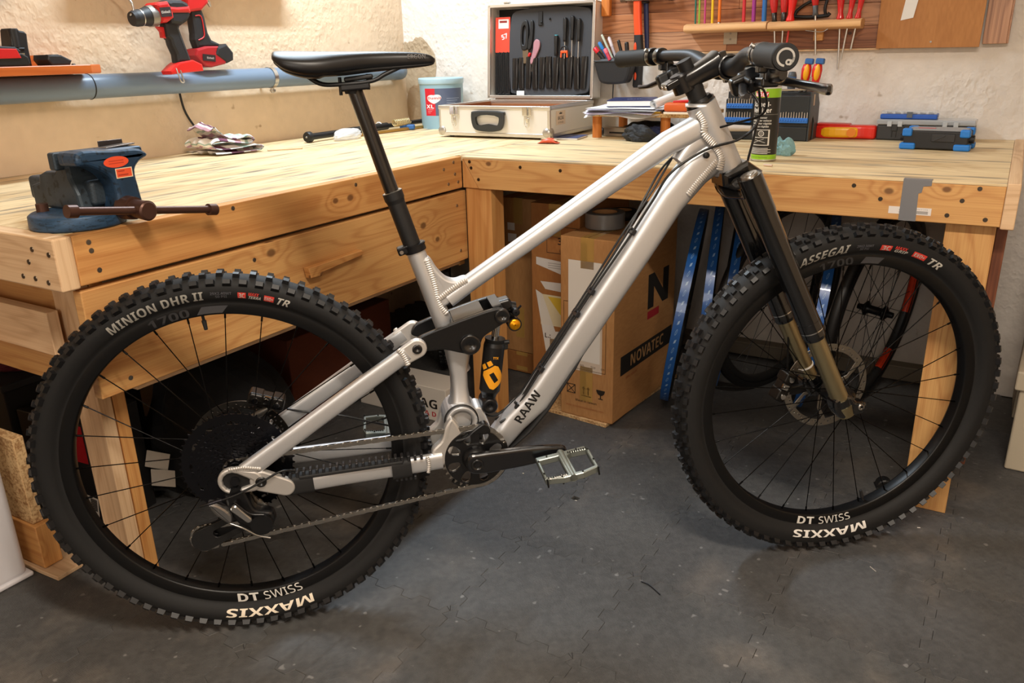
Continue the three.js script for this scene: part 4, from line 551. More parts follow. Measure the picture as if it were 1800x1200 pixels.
    part('collar_bolt', rod(P(-0.06).addScaledVector(u, -0.015).addScaledVector(V(0, 1, 0), 0.012).toArray(), P(-0.06).addScaledVector(u, -0.02).addScaledVector(V(0, 1, 0), 0.015).toArray(), 0.004, 0.0035, 12), M.steel, gp);
    { const m = new THREE.Matrix4().makeBasis(d.clone().cross(V(0, 1, 0)).negate().normalize().multiplyScalar(s), V(0, 1, 0).addScaledVector(d, -d.y).normalize(), d).setPosition(P(1.004)); // emblem on the end plug
      const cap = new THREE.RingGeometry(0, 0.0165, 30).applyMatrix4(m); part('end_plug', loft([ring(0.99, 0.0172), ring(1.003, 0.016)], 32), M.black, gp);
      const sgn = s > 0 ? 1 : -1, e = [new THREE.RingGeometry(0.0098, 0.0128, 36, 1, -0.75, 5.35), new THREE.RingGeometry(0.0017, 0.0042, 24).translate(0.0042, -0.0066, 0), (() => { const sh = new THREE.Shape(); sh.moveTo(0.0128, 0); sh.absarc(0, 0, 0.0128, 0, -1.1, true); sh.lineTo(0.006, -0.0102); sh.absarc(0.0042, -0.0066, 0.0042, -0.9, 2.0, false); sh.absarc(0.0, 0.0, 0.0098, -0.35, 0, false); return new THREE.ShapeGeometry(sh, 8); })()]; const em = merge(e); em.applyMatrix4(new THREE.Matrix4().copy(m).multiply(new THREE.Matrix4().makeTranslation(0, 0, 0.0006))); part('end_emblem', em, std(0x9d9890, 0.5, 0, { side: THREE.DoubleSide }), gp); }
    const lv = steered('brake_lever');
    part('lever_clamp', [at(loft([ring(-0.36, 0.0165), ring(-0.34, 0.0175), ring(-0.26, 0.0175), ring(-0.24, 0.0165)], 26)), at(rbox(0.016, 0.03, 0.016, 0.003), 0.928, 1.084, s * 0.236)], M.blackG, lv);
    part('master_cylinder', [loft([[0.125, 0.0085], [0.135, 0.011], [0.19, 0.0125], [0.24, 0.0125], [0.262, 0.0105], [0.272, 0.007]].map(q => ({ p: [0.952 - (q[0] - 0.2) * 0.06, 1.068, s * q[0]], u: [1, 0, 0], v: [0, 1, 0], a: q[1], b: q[1] * 1.25, n: 2.6 })), 22), at(rbox(0.03, 0.016, 0.05, 0.004, 2), 0.944, 1.055, s * 0.215), at(rbox(0.018, 0.032, 0.02, 0.004, 2), 0.94, 1.072, s * 0.232)], M.blackG, lv);
    part('lever_blade', [loft([[0.965, 1.058, 0.215, 0.007], [0.985, 1.052, 0.25, 0.0062], [0.99, 1.048, 0.3, 0.0065], [0.983, 1.046, 0.34, 0.0075], [0.972, 1.047, 0.368, 0.0075], [0.968, 1.048, 0.376, 0.004]].map(q => ({ p: [q[0], q[1], s * q[2]], u: [1, 0, 0.2 * s], v: [0, 1, 0], a: q[3] * 0.75, b: q[3] * 1.1, n: 2.8 })), 16), at(rbox(0.03, 0.012, 0.03, 0.004), 0.958, 1.058, s * 0.222)], M.blackG, lv);
    const sf = steered(s > 0 ? 'shifter' : 'dropper_lever');
    part('remote_body', [at(rbox(0.038, 0.026, 0.045, 0.008, 2), 0.935, 1.058, s * 0.19, 0.3 * s, 0.2, 0.3), at(rbox(0.03, 0.03, 0.02, 0.006, 2), 0.915, 1.05, s * 0.185, 0.2 * s, 0, 0.4), rod([0.94, 1.05, s * 0.14], [0.935, 1.056, s * 0.19], 0.011, 0.013, 18)], s > 0 ? satin : M.black, sf);
    part('remote_paddle', [loft([[0.915, 1.05, 0.2, 0.008], [0.9, 1.038, 0.235, 0.008], [0.893, 1.035, 0.262, 0.0095], [0.89, 1.036, 0.272, 0.005]].map(q => ({ p: [q[0], q[1], s * q[2]], u: [1, 0, 0], v: [0, 1, 0], a: q[3], b: 0.0042, n: 2.6 })), 14), at(rbox(0.02, 0.01, 0.03, 0.003), 0.925, 1.04, s * 0.175)], std(0x3a3a3e, 0.3, 0.7), sf);
  }
  // ---- hoses and cables
  const hose = (name, pts, r, n = 60) => part(name, tube(pts, r, n, 8), std(0x0a0a0b, 0.4), bike);
  hose('rear_brake_hose', [[0.95, 1.066, 0.13], [0.99, 1.05, 0.09], [1.02, 1.0, 0.05], [1.014, 0.968, 0.045], [0.985, 0.945, 0.036], [0.924, 0.9285, 0.0305], [0.858, 0.89, 0.03], [0.826, 0.838, 0.022], [0.78, 0.765, 0.016], [0.7, 0.652, 0.014], [0.6, 0.505, 0.014], [0.545, 0.425, 0.016], [0.515, 0.405, 0.02]], 0.0024, 110);
  hose('shift_cable', [[0.935, 1.05, 0.16], [0.99, 1.035, 0.12], [1.0, 0.995, 0.1], [0.965, 0.975, 0.045], [0.93, 0.955, 0.0], [0.87, 0.9, -0.03], [0.83, 0.845, -0.022], [0.775, 0.765, 0.005], [0.7, 0.655, 0.006], [0.6, 0.507, 0.005], [0.55, 0.43, 0.004], [0.51, 0.4, -0.01]], 0.0022, 110);
  hose('dropper_cable', [[0.935, 1.05, -0.16], [0.98, 1.0, -0.08], [0.97, 0.96, -0.04], [0.9, 0.93, -0.032], [0.84, 0.85, -0.02], [0.775, 0.77, -0.005], [0.7, 0.658, -0.003], [0.6, 0.51, -0.004], [0.55, 0.44, -0.006], [0.5, 0.41, -0.006], [0.46, 0.45, -0.03]], 0.0022, 100);
  { const g = steered('front_brake_hose'); part('hose', tube([[0.95, 1.066, -0.13], [1.0, 1.06, -0.06], [1.04, 1.01, 0.0], [1.036, 0.95, 0.0], [1.03, 0.88, -0.01], [1.06, 0.8, -0.03], [1.13, 0.65, -0.05], [1.168, 0.551, -0.052], [1.179, 0.46, -0.054], [1.182, 0.405, -0.056]], 0.0024, 110, 8), std(0x0a0a0b, 0.4), g); }
  hose('rear_mech_cable', [[0.11, 0.372, 0.07], [0.085, 0.378, 0.08], [0.05, 0.364, 0.086], [0.0, 0.344, 0.09], [-0.05, 0.331, 0.088], [-0.066, 0.327, 0.086]], 0.0022, 40);
  hose('caliper_hose', [[0.094, 0.447, -0.058], [0.13, 0.44, -0.05], [0.2, 0.425, -0.048], [0.3, 0.39, -0.05], [0.38, 0.372, -0.05]], 0.0022, 40);
  part('cable_end', [rod([-0.05, 0.331, 0.088], [-0.025, 0.337, 0.0885], 0.0036, 0.0032, 10)], std(0x44444a, 0.3, 0.9), bike);
  for (const [x, y] of [[0.79, 0.778], [0.708, 0.664], [0.678, 0.6205], [0.604, 0.511], [0.552, 0.436]]) part('cable_guide', [at(rbox(0.012, 0.008, 0.03, 0.0015), x, y, 0.006, 0, 0, 0.95), rod([x + 0.002, y + 0.003, 0.012], [x - 0.004, y + 0.008, 0.012], 0.003, 0.003, 10)], std(0x2a2a2c, 0.35, 0.4), bike);
}
const TYRE_AT = [-1.745, 0.341, -2.36];
const BUCKET_TURN = -1.04;
// ---------- on the left wall ----------
{
  const grey = std(0x6d7f93, 0.35), t = thing('drain_pipe', 'thick blue-grey plastic drain pipe running along the left wall', 'pipe', [-2.285, 1.047, 0]);
  part('pipe_section', rod([0, 0, 0.2], [0, 0, -1.445], 0.0345, 0.0345, 40), grey, t); part('pipe_section', rod([0, -0.0005, -1.443], [0, -0.001, -2.83], 0.0335, 0.0335, 40), grey, t);
  part('pipe_bend', tube([[0, -0.001, -2.82], [-0.002, -0.001, -2.85], [-0.02, -0.001, -2.88], [-0.06, -0.001, -2.885]], 0.0345, 20, 30), grey, t);
  part('joint_seal', at(new THREE.TorusGeometry(0.0337, 0.0022, 8, 44), 0, 0, -1.4445), M.dark, t);
  part('pipe_clamp', [at(new THREE.CylinderGeometry(0.0355, 0.0355, 0.017, 36, 1, true), 0, 0, -2.13, Math.PI / 2), rod([-0.02, -0.03, -2.13], [-0.055, -0.03, -2.13], 0.005), rod([0.004, -0.036, -2.13], [0.004, -0.052, -2.13], 0.007, 0.006, 10), rod([-0.006, -0.044, -2.13], [0.016, -0.044, -2.13], 0.0045)], M.steel, t);
}
solo('power_cable', tube([[-2.325, 1.06, -1.775], [-2.324, 1.0, -1.776], [-2.322, 0.955, -1.783], [-2.316, 0.915, -1.80], [-2.3, 0.875, -1.82], [-2.285, 0.84, -1.85]], 0.0036, 40, 8), M.black, 'thin black cable hanging from behind the grey pipe to the towel', 'cable');
{
  const om = wood('pine', 0xe8a878, 0.4), t = thing('wall_shelf', 'short orange-brown wooden shelf resting on the grey pipe', 'shelf');
  part('shelf_board', mUV(poly([[-XW * -1, 0.6], [-2.14, 0.6], [-2.14, 1.37], [-2.16, 1.41], [-2.335, 1.44], [-2.338, 1.44], [-2.338, 0.6]].slice(1), 0.0225, 0.002).rotateX(-Math.PI / 2).translate(0, 1.0955, 0), 'z'), om, t);
  part('back_lip', mUV(at(box(0.01, 0.027, 0.8), -2.333, 1.12, -1.0), 'z'), om, t);
  part('shelf_screw', rod([-2.25, 1.1065, -1.39], [-2.25, 1.11, -1.39], 0.006, 0.004, 12), M.black, t);
}
const sy = 1.107, px = (pts, d, b = 0.003) => poly(pts, d, b, [], 2).rotateY(Math.PI / 2); // profile drawn along -z and y, thickness along x
{
  const t = thing('battery_charger', 'red and black battery charger at the left end of the wooden shelf', 'charger', [-2.21, sy, -1.25]);
  part('charger_base', px([[-0.13, 0], [-0.04, 0], [-0.033, 0.006], [-0.036, 0.022], [-0.05, 0.03], [-0.13, 0.03]], 0.12), M.black, t);
  part('charger_top', px([[-0.13, 0.03], [-0.055, 0.03], [-0.045, 0.036], [-0.058, 0.046], [-0.13, 0.05]], 0.1), std(0x33383f, 0.4), t); part('charger_panel', px([[-0.13, 0.018], [-0.054, 0.019], [-0.062, 0.041], [-0.13, 0.043]], 0.124, 0.002), M.red, t);
}
{
  const t = thing('drill_battery', 'tall black stepped tool battery standing on the wooden shelf', 'battery', [-2.24, sy, -1.25]);
  part('battery_case', [px([[-0.031, 0], [0.007, 0], [0.007, 0.045], [0.01, 0.078], [0.004, 0.084], [-0.008, 0.086], [-0.011, 0.091], [-0.028, 0.091], [-0.031, 0.087], [-0.036, 0.05], [-0.031, 0.04]], 0.05, 0.004), rod([0.018, 0.046, 0.0225], [0.018, 0.089, 0.0225], 0.011, 0.011, 16), px([[-0.036, 0.038], [-0.006, 0.038], [-0.004, 0.045], [-0.036, 0.046]], 0.056)], std(0x1a1b1d, 0.45), t);
  const d = decal(0.03, 0.026, 3000, (x, w, h) => { x.fillStyle = '#17181a'; x.fillRect(0, 0, w, h); txt(x, 'V', w * 0.6, h * 0.66, h * 0.62, '#e6e3dc'); txt(x, 'MAX', w * 0.45, h * 0.16, h * 0.24, '#c9b98c'); }); part('battery_label', at(d.g, 0.0266, 0.02, 0.013, 0, Math.PI / 2), d.m, t);
}
{ const t = thing('small_charger', 'small flat black charger lying near the right end of the wooden shelf', 'charger', [-2.2, sy, -1.25]); part('charger_case', px([[0.03, 0], [0.08, 0], [0.087, 0.011], [0.06, 0.025], [0.024, 0.026], [0.021, 0.014]], 0.07, 0.004), std(0x25272b, 0.4), t); part('charger_slot', at(rbox(0.03, 0.005, 0.022, 0.002), 0.005, 0.0245, -0.052), M.black, t); }
{ // hung up drills
  const bk = std(0x1c1c1f, 0.55), rd = std(0xc41f1f, 0.38), X = (p, d, b) => px(p, d, b);
  const t = thing('cordless_drill', 'red and black cordless drill with chuck, hanging without battery', 'drill', [-2.215, 1.15, -1.62]);
  const ch = (r1, r2, a, b) => { const A = V(0, 0.0765, 0.05), d = V(0, 0.14, -0.99).normalize(); return rod(A.clone().addScaledVector(d, a).toArray(), A.clone().addScaledVector(d, b).toArray(), r1, r2, 28); };
  part('chuck', [ch(0.0195, 0.023, 0, 0.012), ch(0.023, 0.0235, 0.012, 0.03), ch(0.0225, 0.0275, 0.03, 0.055)], bk, t); part('chuck_ring', [ch(0.0238, 0.0238, 0.026, 0.029)], M.steel, t); part('gear_collar', ch(0.0285, 0.03, 0.053, 0.075), std(0x8f8a84, 0.4, 0.7), t);
  part('red_housing', X([[0.015, 0.115], [0.023, 0.121], [0.058, 0.126], [0.065, 0.113], [0.087, 0.112], [0.133, 0.116], [0.135, 0.095], [0.071, 0.093], [0.071, 0.08], [0.047, 0.067], [0.027, 0.065], [0.022, 0.09]], 0.062, 0.008), rd, t);
  part('motor_housing', X([[0.055, 0.126], [0.075, 0.132], [0.109, 0.132], [0.13, 0.124], [0.137, 0.109], [0.133, 0.087], [0.12, 0.072], [0.097, 0.06], [0.06, 0.064], [0.059, 0.079], [0.06, 0.1]], 0.056, 0.01), bk, t);
  part('handle', X([[0.046, 0.068], [0.072, 0.085], [0.106, 0.068], [0.096, 0.052], [0.105, 0.02], [0.121, -0.035], [0.124, -0.046], [0.069, -0.046], [0.069, -0.022], [0.059, 0.004], [0.057, 0.018], [0.046, 0.028]], 0.034, 0.01), bk, t); part('trigger', X([[0.025, 0.057], [0.048, 0.056], [0.05, 0.024], [0.037, 0.026], [0.037, 0.042]], 0.016, 0.003), rd, t);
  part('battery_foot', X([[0.035, -0.068], [0.057, -0.052], [0.072, -0.044], [0.121, -0.038], [0.152, -0.051], [0.154, -0.071], [0.079, -0.075], [0.038, -0.078]], 0.05, 0.004), std(0xd62420, 0.35), t);
  part('belt_clip', [tube([[0.03, -0.06, -0.05], [0.034, -0.08, -0.052], [0.036, -0.099, -0.056], [0.034, -0.101, -0.068], [0.034, -0.09, -0.066], [0.032, -0.066, -0.062]], 0.0022, 30, 6)], M.steel, t);
  const d = decal(0.038, 0.026, 3000, (x, w, h) => { x.fillStyle = '#2a1f20'; x.fillRect(0, 0, w, h); txt(x, 'Einhell', w / 2, h * 0.5, h * 0.36, '#cfc6bd'); }); part('name_badge', at(d.g, 0.0325, 0.096, -0.043, 0, Math.PI / 2, 0.09), d.m, t);
  solo('tool_hook', tube([[-2.335, 1.30, -1.575], [-2.27, 1.3, -1.575], [-2.235, 1.29, -1.575], [-2.215, 1.27, -1.577], [-2.212, 1.25, -1.578], [-2.214, 1.234, -1.566]], 0.0035, 30, 8), M.steel, 'bent steel hook holding the drill with the chuck', 'hook');
  const u = thing('cordless_driver', 'red and black cordless driver with battery, hanging right of the drill', 'drill', [-2.27, 1.15, -1.62]);
  part('motor_housing', X([[0.17, 0.1], [0.178, 0.16], [0.25, 0.165], [0.255, 0.13], [0.235, 0.116], [0.225, 0.108], [0.187, 0.103]], 0.052, 0.008), rd, u); part('handle', X([[0.19, 0.112], [0.231, 0.116], [0.24, 0.091], [0.245, 0.043], [0.255, 0.022], [0.287, 0.009], [0.271, -0.004], [0.194, -0.004], [0.187, 0.022], [0.19, 0.04], [0.19, 0.07]], 0.034, 0.01), bk, u);
  part('grip_trim', tube([[0.0175, 0.092, -0.2], [0.018, 0.09, -0.222], [0.018, 0.05, -0.226], [0.018, 0.03, -0.222], [0.0175, 0.02, -0.2]], 0.002, 24, 6), rd, u);
  part('battery_red', X([[0.182, -0.006], [0.221, 0.002], [0.269, 0.002], [0.257, -0.017], [0.292, -0.044], [0.288, -0.053], [0.232, -0.062], [0.205, -0.057], [0.173, -0.025]], 0.056, 0.006), std(0xa31c22, 0.4), u); part('battery_black', X([[0.262, -0.002], [0.299, 0.009], [0.323, -0.018], [0.32, -0.042], [0.294, -0.051], [0.25, -0.024]], 0.06, 0.006), bk, u);
  const e = decal(0.05, 0.02, 3000, (x, w, h) => { x.fillStyle = '#201416'; x.fillRect(0, 0, w, h); txt(x, 'Einhell', w * 0.6, h * 0.5, h * 0.42, '#b9aaa6'); }); part('name_badge', at(e.g, 0.0298, -0.033, -0.222, 0, Math.PI / 2, -0.1), e.m, u);
  part('bit_holder', rod([0.02, 0.135, -0.255], [0.02, 0.12, -0.262], 0.006, 0.004), M.steel, u);
  solo('tool_hook', tube([[-2.335, 1.325, -1.82], [-2.29, 1.325, -1.82], [-2.27, 1.318, -1.82], [-2.268, 1.308, -1.822]], 0.0035, 20, 8), M.steel, 'short steel hook holding the red driver with battery', 'hook');
}
{ const t = thing('sander', 'dark tool with a yellow accent at the upper left of the wall', 'power tool', [-2.29, 1.29, -1.19]); part('tool_body', at(new THREE.SphereGeometry(1, 24, 14).scale(0.035, 0.045, 0.105), 0, 0, 0, 0.45), std(0x26282a, 0.5), t); part('accent_button', at(new THREE.SphereGeometry(0.011, 14, 10), 0.035, -0.012, 0.03), std(0xc8d400, 0.5), t); part('tool_bracket', at(rbox(0.03, 0.02, 0.05, 0.003), -0.035, 0.03, 0), M.steel, t); }
{ // shelf above the frame whose shadow lies on the wall
  const t = thing('wall_rail', 'narrow pine rail high on the left wall above the hanging drills', 'rail'); part('shelf_board', mUV(at(rbox(0.056, 0.03, 0.8, 0.002), -2.312, 1.352, -1.88), 'z'), M.pine, t); for (const z of [-1.55, -2.25]) part('rail_screw', rod([-2.285, 1.352, z], [-2.282, 1.352, z], 0.005), M.screw, t); }

// ---------- on the left wing ----------
{
  const bl = std(0x2b4560, 0.42, 0.25, { map: T.grime }), dkb = std(0x3a4650, 0.5, 0.3, { map: T.grime }), brn = std(0x54392f, 0.4, 0.55), t = thing('bench_vise', 'blue cast-iron bench vise with a brown screw handle on the bench corner', 'vise', [-1.5, HB, -0.86]);
  const yz = (p, d, b) => poly(p.map(q => [q[0], q[1]]), d, b, [], 3).rotateY(Math.PI / 2); // outline drawn along -z and y, thickness along x
  part('swivel_base', at(lathe([[0.001, 0.03], [0.06, 0.03], [0.078, 0.028], [0.083, 0.024], [0.084, 0.004], [0.08, 0], [0.001, 0]], 56), 0.008, 0, -0.012), std(0x31506f, 0.45, 0.2, { map: T.grime }), t);
  part('swivel_bolt', at(new THREE.CylinderGeometry(0.012, 0.012, 0.016, 6), -0.03, 0.036, 0.03), brn, t); part('swivel_bolt', at(new THREE.CylinderGeometry(0.012, 0.012, 0.016, 6), 0.055, 0.036, -0.07), brn, t);
  part('fixed_body', [poly([[-0.105, 0.03], [-0.105, 0.07], [-0.075, 0.078], [-0.07, 0.092], [-0.05, 0.099], [-0.015, 0.1], [0.0, 0.112], [0.005, 0.132], [0.025, 0.132], [0.03, 0.09], [0.045, 0.06], [0.05, 0.028]], 0.085, 0.006, [], 2).translate(0, 0, -0.04), at(rbox(0.02, 0.032, 0.13, 0.004), 0.012, 0.121, -0.045)], dkb, t);
  part('slide_bar', at(rbox(0.21, 0.046, 0.055, 0.008, 2), -0.045, 0.06, -0.045), dkb, t);
  part('sliding_jaw', [yz(smooth([[-0.02, 0.139], [0.05, 0.138], [0.105, 0.134], [0.119, 0.122], [0.1, 0.112], [0.088, 0.098], [0.09, 0.058], [0.09, 0.024], [0.042, 0.022], [0.042, 0.06], [0.036, 0.086], [0.02, 0.102], [-0.002, 0.114], [-0.022, 0.118]], 4), 0.05, 0.008).translate(0.075, 0, 0), at(rbox(0.05, 0.024, 0.14, 0.006, 2), 0.062, 0.127, -0.048)], bl, t);
  part('jaw_pad', at(rbox(0.04, 0.0025, 0.06, 0.001), 0.05, 0.1405, -0.085, 0.05, 0, 0.04), std(0x8e8a8a, 0.3, 0.9), t, 'grey magnetic jaw pad'); part('jaw_pad', at(rbox(0.003, 0.014, 0.05, 0.001), 0.031, 0.143, -0.09), std(0x5a5658, 0.3, 0.9), t);
  part('screw_boss', [rod([0.09, 0.032, -0.058], [0.118, 0.032, -0.058], 0.023, 0.021, 28), rod([0.118, 0.032, -0.058], [0.158, 0.03, -0.058], 0.0165, 0.0185, 28), rod([0.158, 0.03, -0.058], [0.161, 0.03, -0.058], 0.0185, 0.015, 28)], brn, t);
  part('handle', [rod([0.14, 0.05, 0.072], [0.14, 0.006, -0.208], 0.0074, 0.0074, 18), rod([0.14, 0.0515, 0.083], [0.14, 0.049, 0.066], 0.0115, 0.0115, 20), rod([0.14, 0.0065, -0.203], [0.14, 0.0035, -0.221], 0.0115, 0.0115, 20)], brn, t);
  const dr = (g, h, f) => decal(g, h, 4000, f), s1 = dr(0.05, 0.02, (x, w, h) => { x.fillStyle = '#e8512c'; x.beginPath(); x.ellipse(w / 2, h / 2, w / 2, h / 2, 0, 0, 7); x.fill(); for (let i = 0; i < 2; i++) { x.fillStyle = '#b83a20'; x.fillRect(w * 0.2, h * (0.36 + i * 0.22), w * 0.6, h * 0.08); } }), s2 = dr(0.034, 0.018, (x, w, h) => { x.fillStyle = '#f0d8b4'; x.fillRect(0, 0, w, h); x.fillStyle = '#e5552e'; x.fillRect(w * 0.05, h * 0.08, w * 0.9, h * 0.84); x.fillStyle = '#a8361e'; x.fillRect(w * 0.14, h * 0.24, w * 0.4, h * 0.12); x.fillRect(w * 0.14, h * 0.62, w * 0.6, h * 0.14); });
  s1.m.alphaTest = 0.5; part('sticker', at(s1.g, 0.1006, 0.117, -0.05, 0, Math.PI / 2, 0), s1.m, t); part('sticker', at(s2.g, 0.1006, 0.096, -0.062, 0, Math.PI / 2, 0), s2.m, t);
}
{ // crumpled striped towel
  const cm = canvasTex(512, 256, (x, w, h) => { x.fillStyle = '#efe7dc'; x.fillRect(0, 0, w, h); for (const [u, c, k] of [[0.06, '#6e3f52', 0.05], [0.15, '#c49aa6', 0.05], [0.24, '#a3b5a4', 0.035], [0.36, '#6e3f52', 0.05], [0.46, '#c9a2ae', 0.045], [0.58, '#a3b5a4', 0.03], [0.68, '#6e3f52', 0.055], [0.8, '#c49aa6', 0.05], [0.9, '#a3b5a4', 0.03]]) { x.fillStyle = c; x.fillRect(u * w, 0, k * w, h); } for (let i = 0; i < 5200; i++) { x.fillStyle = i % 2 ? 'rgba(255,250,240,0.16)' : 'rgba(60,40,40,0.12)'; x.fillRect((i * 97) % w, (i * 61 + (i >> 5)) % h, 2, 1); } });
  const prof = [[-0.09, 0.004], [0.02, 0.003], [0.075, 0.004], [0.086, 0.012], [0.07, 0.022], [-0.02, 0.02], [-0.08, 0.022], [-0.094, 0.032], [-0.08, 0.044], [-0.01, 0.036], [0.04, 0.03], [0.064, 0.038], [0.05, 0.052], [0.0, 0.046], [-0.03, 0.056], [-0.055, 0.08], [-0.075, 0.098], [-0.094, 0.085]];
  const c = new THREE.CatmullRomCurve3(prof.map(p => V(p[0], p[1], 0))), NU = 90, NV = 22, pos = [], uv = [], idx = [];
  for (let s = 0; s < 2; s++) for (let i = 0; i <= NU; i++) for (let j = 0; j <= NV; j++) { const p = c.getPoint(i / NU), tn = c.getTangent(i / NU), v = j / NV - 0.5, wv = 0.01 * Math.sin(i * 0.11 + v * 7) + 0.006 * Math.sin(v * 17 + i * 0.05), k = 1 - 0.25 * Math.abs(v) * (i / NU); pos.push((p.x + wv * 0.6 + v * 0.03) * 1.0 - tn.y * 0.0032 * s, Math.max(0.001, p.y * k + Math.abs(wv) * 0.5 + tn.x * 0.0032 * s), v * (0.15 - 0.05 * i / NU) + 0.004 * Math.sin(i * 0.3)); uv.push(i / NU * 2.2, j / NV); }
  const W = NV + 1, O = (NU + 1) * W; for (let s = 0; s < 2; s++) for (let i = 0; i < NU; i++) for (let j = 0; j < NV; j++) { const a = s * O + i * W + j; s ? idx.push(a, a + 1, a + W, a + 1, a + W + 1, a + W) : idx.push(a, a + W, a + 1, a + 1, a + W, a + W + 1); }
  for (const j of [0, NV]) for (let i = 0; i < NU; i++) { const a = i * W + j, b = a + O; idx.push(a, b, a + W, b, b + W, a + W, a, a + W, b, b, a + W, b + W); }
  const g = new THREE.BufferGeometry(); g.setAttribute('position', new THREE.Float32BufferAttribute(pos, 3)); g.setAttribute('uv', new THREE.Float32BufferAttribute(uv, 2)); g.setIndex(idx); g.computeVertexNormals();
  cm.wrapS = cm.wrapT = THREE.RepeatWrapping; solo('towel', g, std(0xffffff, 0.95, 0, { map: cm, side: THREE.DoubleSide }), 'crumpled terry towel with mauve and green stripes by the left wall', 'towel', [-2.2, HB + 0.0005, -1.83], Math.PI / 2 - 0.25);
}
solo('wood_offcut', mUV(poly([[0, 0], [0.11, 0.004], [0.115, 0.016], [0.0, 0.02]], 0.004, 0.0008).rotateX(-Math.PI / 2), 'x'), M.pale, 'thin pale wood sliver lying beside the striped towel', 'wood', [-2.1, HB + 0.0025, -1.91], 0.9);
solo('wood_offcut', mUV(at(rbox(0.13, 0.008, 0.03, 0.001), 0, 0, 0), 'x'), M.pale, 'pale wood strip lying behind the vise', 'wood', [-1.75, HB + 0.0045, -1.1], 1.3);
{ // rods along the wall in the corner
  const t = thing('shock_pump', 'long black tubular pump lying along the left wall', 'pump', [0, HB, 0]), A = [-2.16, 0.02, -2.17], D = V(-0.03, 0.0, -0.72).normalize(), P = (k, r1, r2, l) => { const a = V(...A).addScaledVector(D, k), b = V(...A).addScaledVector(D, k + l); return rod(a.toArray(), b.toArray(), r1, r2, 24); };
  part('end_cap', [P(-0.02, 0.017, 0.0195, 0.006), P(-0.014, 0.0195, 0.0195, 0.012), P(-0.002, 0.0165, 0.0125, 0.006)], M.black, t); part('cap_screw', P(-0.0225, 0.003, 0.0045, 0.004), M.steel, t); part('pump_tube', [P(0, 0.0115, 0.0115, 0.2), P(0.2, 0.014, 0.014, 0.25), P(0.45, 0.009, 0.009, 0.3)], M.blackM, t);
  solo('brass_rod', rod([-2.13, HB + 0.007, -2.4], [-2.1, HB + 0.007, -2.83], 0.006, 0.006, 14), std(0xb08a4a, 0.35, 0.8), 'brass-coloured rod lying in front of the black pump', 'rod');
  const sp = []; for (let i = 0; i <= 120; i++) { const a = i / 120 * Math.PI * 20; sp.push([-2.125 + 0.012 * Math.cos(a), HB + 0.034 + 0.012 * Math.sin(a), -2.6 - i * 0.0008]); } solo('coil_spring', tube(sp, 0.0024, 300, 6), std(0xcdb98a, 0.35, 0.7), 'pale brass coil spring lying on the rods', 'spring');
  solo('cable_tie', at(new THREE.TorusGeometry(0.0165, 0.0028, 8, 24), -2.185, HB + 0.02, -2.58), M.white, 'white tie band wound round the black pump', 'tie');
  const bg = new THREE.IcosahedronGeometry(1, 5), p = bg.attributes.position; for (let i = 0; i < p.count; i++) { const x = p.getX(i), y = p.getY(i), z = p.getZ(i), k = 1 + 0.35 * (fbm(x * 0.2 + 0.5, y * 0.2 + z * 0.13 + 0.5, 14, 14, 3, 3) - 0.5); p.setXYZ(i, x * 0.032 * k, Math.max(-0.0, y * 0.024 * k + 0.016), z * 0.075 * k); } bg.computeVertexNormals();
  solo('plastic_bag', bg, phys(0xf4f4f4, 0.25, 0, { transmission: 0.55, thickness: 0 }), 'crumpled clear plastic bag lying in front of the black pump', 'bag', [-2.1, HB + 0.001, -2.3], 0.08);
  solo('paper_scrap', at(rbox(0.06, 0.02, 0.03, 0.006), 0, 0.012, 0), std(0x2e5f9a, 0.6), 'small blue wrapper beside the bucket near the coil spring', 'wrapper', [-2.12, HB, -2.68], 0.5);
}
{ // bucket
  const lab = canvasTex(1024, 512, (x, w, h) => { x.fillStyle = '#8fb0be'; x.fillRect(0, 0, w, h); const a = w * 0.13, y = h * 0.1, hh = h * 0.6; x.fillStyle = '#566079'; x.fillRect(a, y, w * 0.31, hh); x.fillStyle = '#cf2333'; x.fillRect(a, y, w * 0.085, hh);
    x.fillStyle = '#f1ece8'; x.beginPath(); x.moveTo(a + w * 0.075, y + hh * 0.56); x.bezierCurveTo(a - w * 0.01, y + hh * 0.42, a + w * 0.015, y + hh * 0.18, a + w * 0.075, y + hh * 0.24); x.bezierCurveTo(a + w * 0.135, y + hh * 0.14, a + w * 0.165, y + hh * 0.4, a + w * 0.075, y + hh * 0.56); x.fill();
    txt(x, 'Dumil', a + w * 0.077, y + hh * 0.35, h * 0.075, '#b81f2f'); txt(x, 'XL', a + w * 0.042, y + hh * 0.66, h * 0.115, '#ffffff'); for (let i = 0; i < 3; i++) { x.fillStyle = '#f6d6d6'; x.fillRect(a + w * 0.018, y + hh * (0.77 + i * 0.06), w * (0.05 - i * 0.012), 3); x.fillStyle = '#aab4c2'; x.fillRect(a + w * 0.17, y + hh * (0.36 + i * 0.08), w * (0.11 - i * 0.02), 4); } });
  const t = thing('plastic_bucket', 'light blue round plastic tub with a red label behind the metal case', 'bucket', [-2.05, HB, -2.83]);
  const body = new THREE.CylinderGeometry(0.0895, 0.086, 0.176, 64, 1, true).translate(0, 0.088, 0); part('tub', body, std(0xffffff, 0.4, 0, { map: lab }), t).rotation.y = BUCKET_TURN; part('tub_floor', at(new THREE.CylinderGeometry(0.086, 0.085, 0.004, 48), 0, 0.0025, 0), std(0xa9c6d2, 0.4), t);
  part('lid', lathe([[0.0895, 0.174], [0.0925, 0.176], [0.0935, 0.193], [0.091, 0.198], [0.085, 0.197], [0.083, 0.191], [0.001, 0.191]], 64), std(0xa9c6d2, 0.35), t);
}
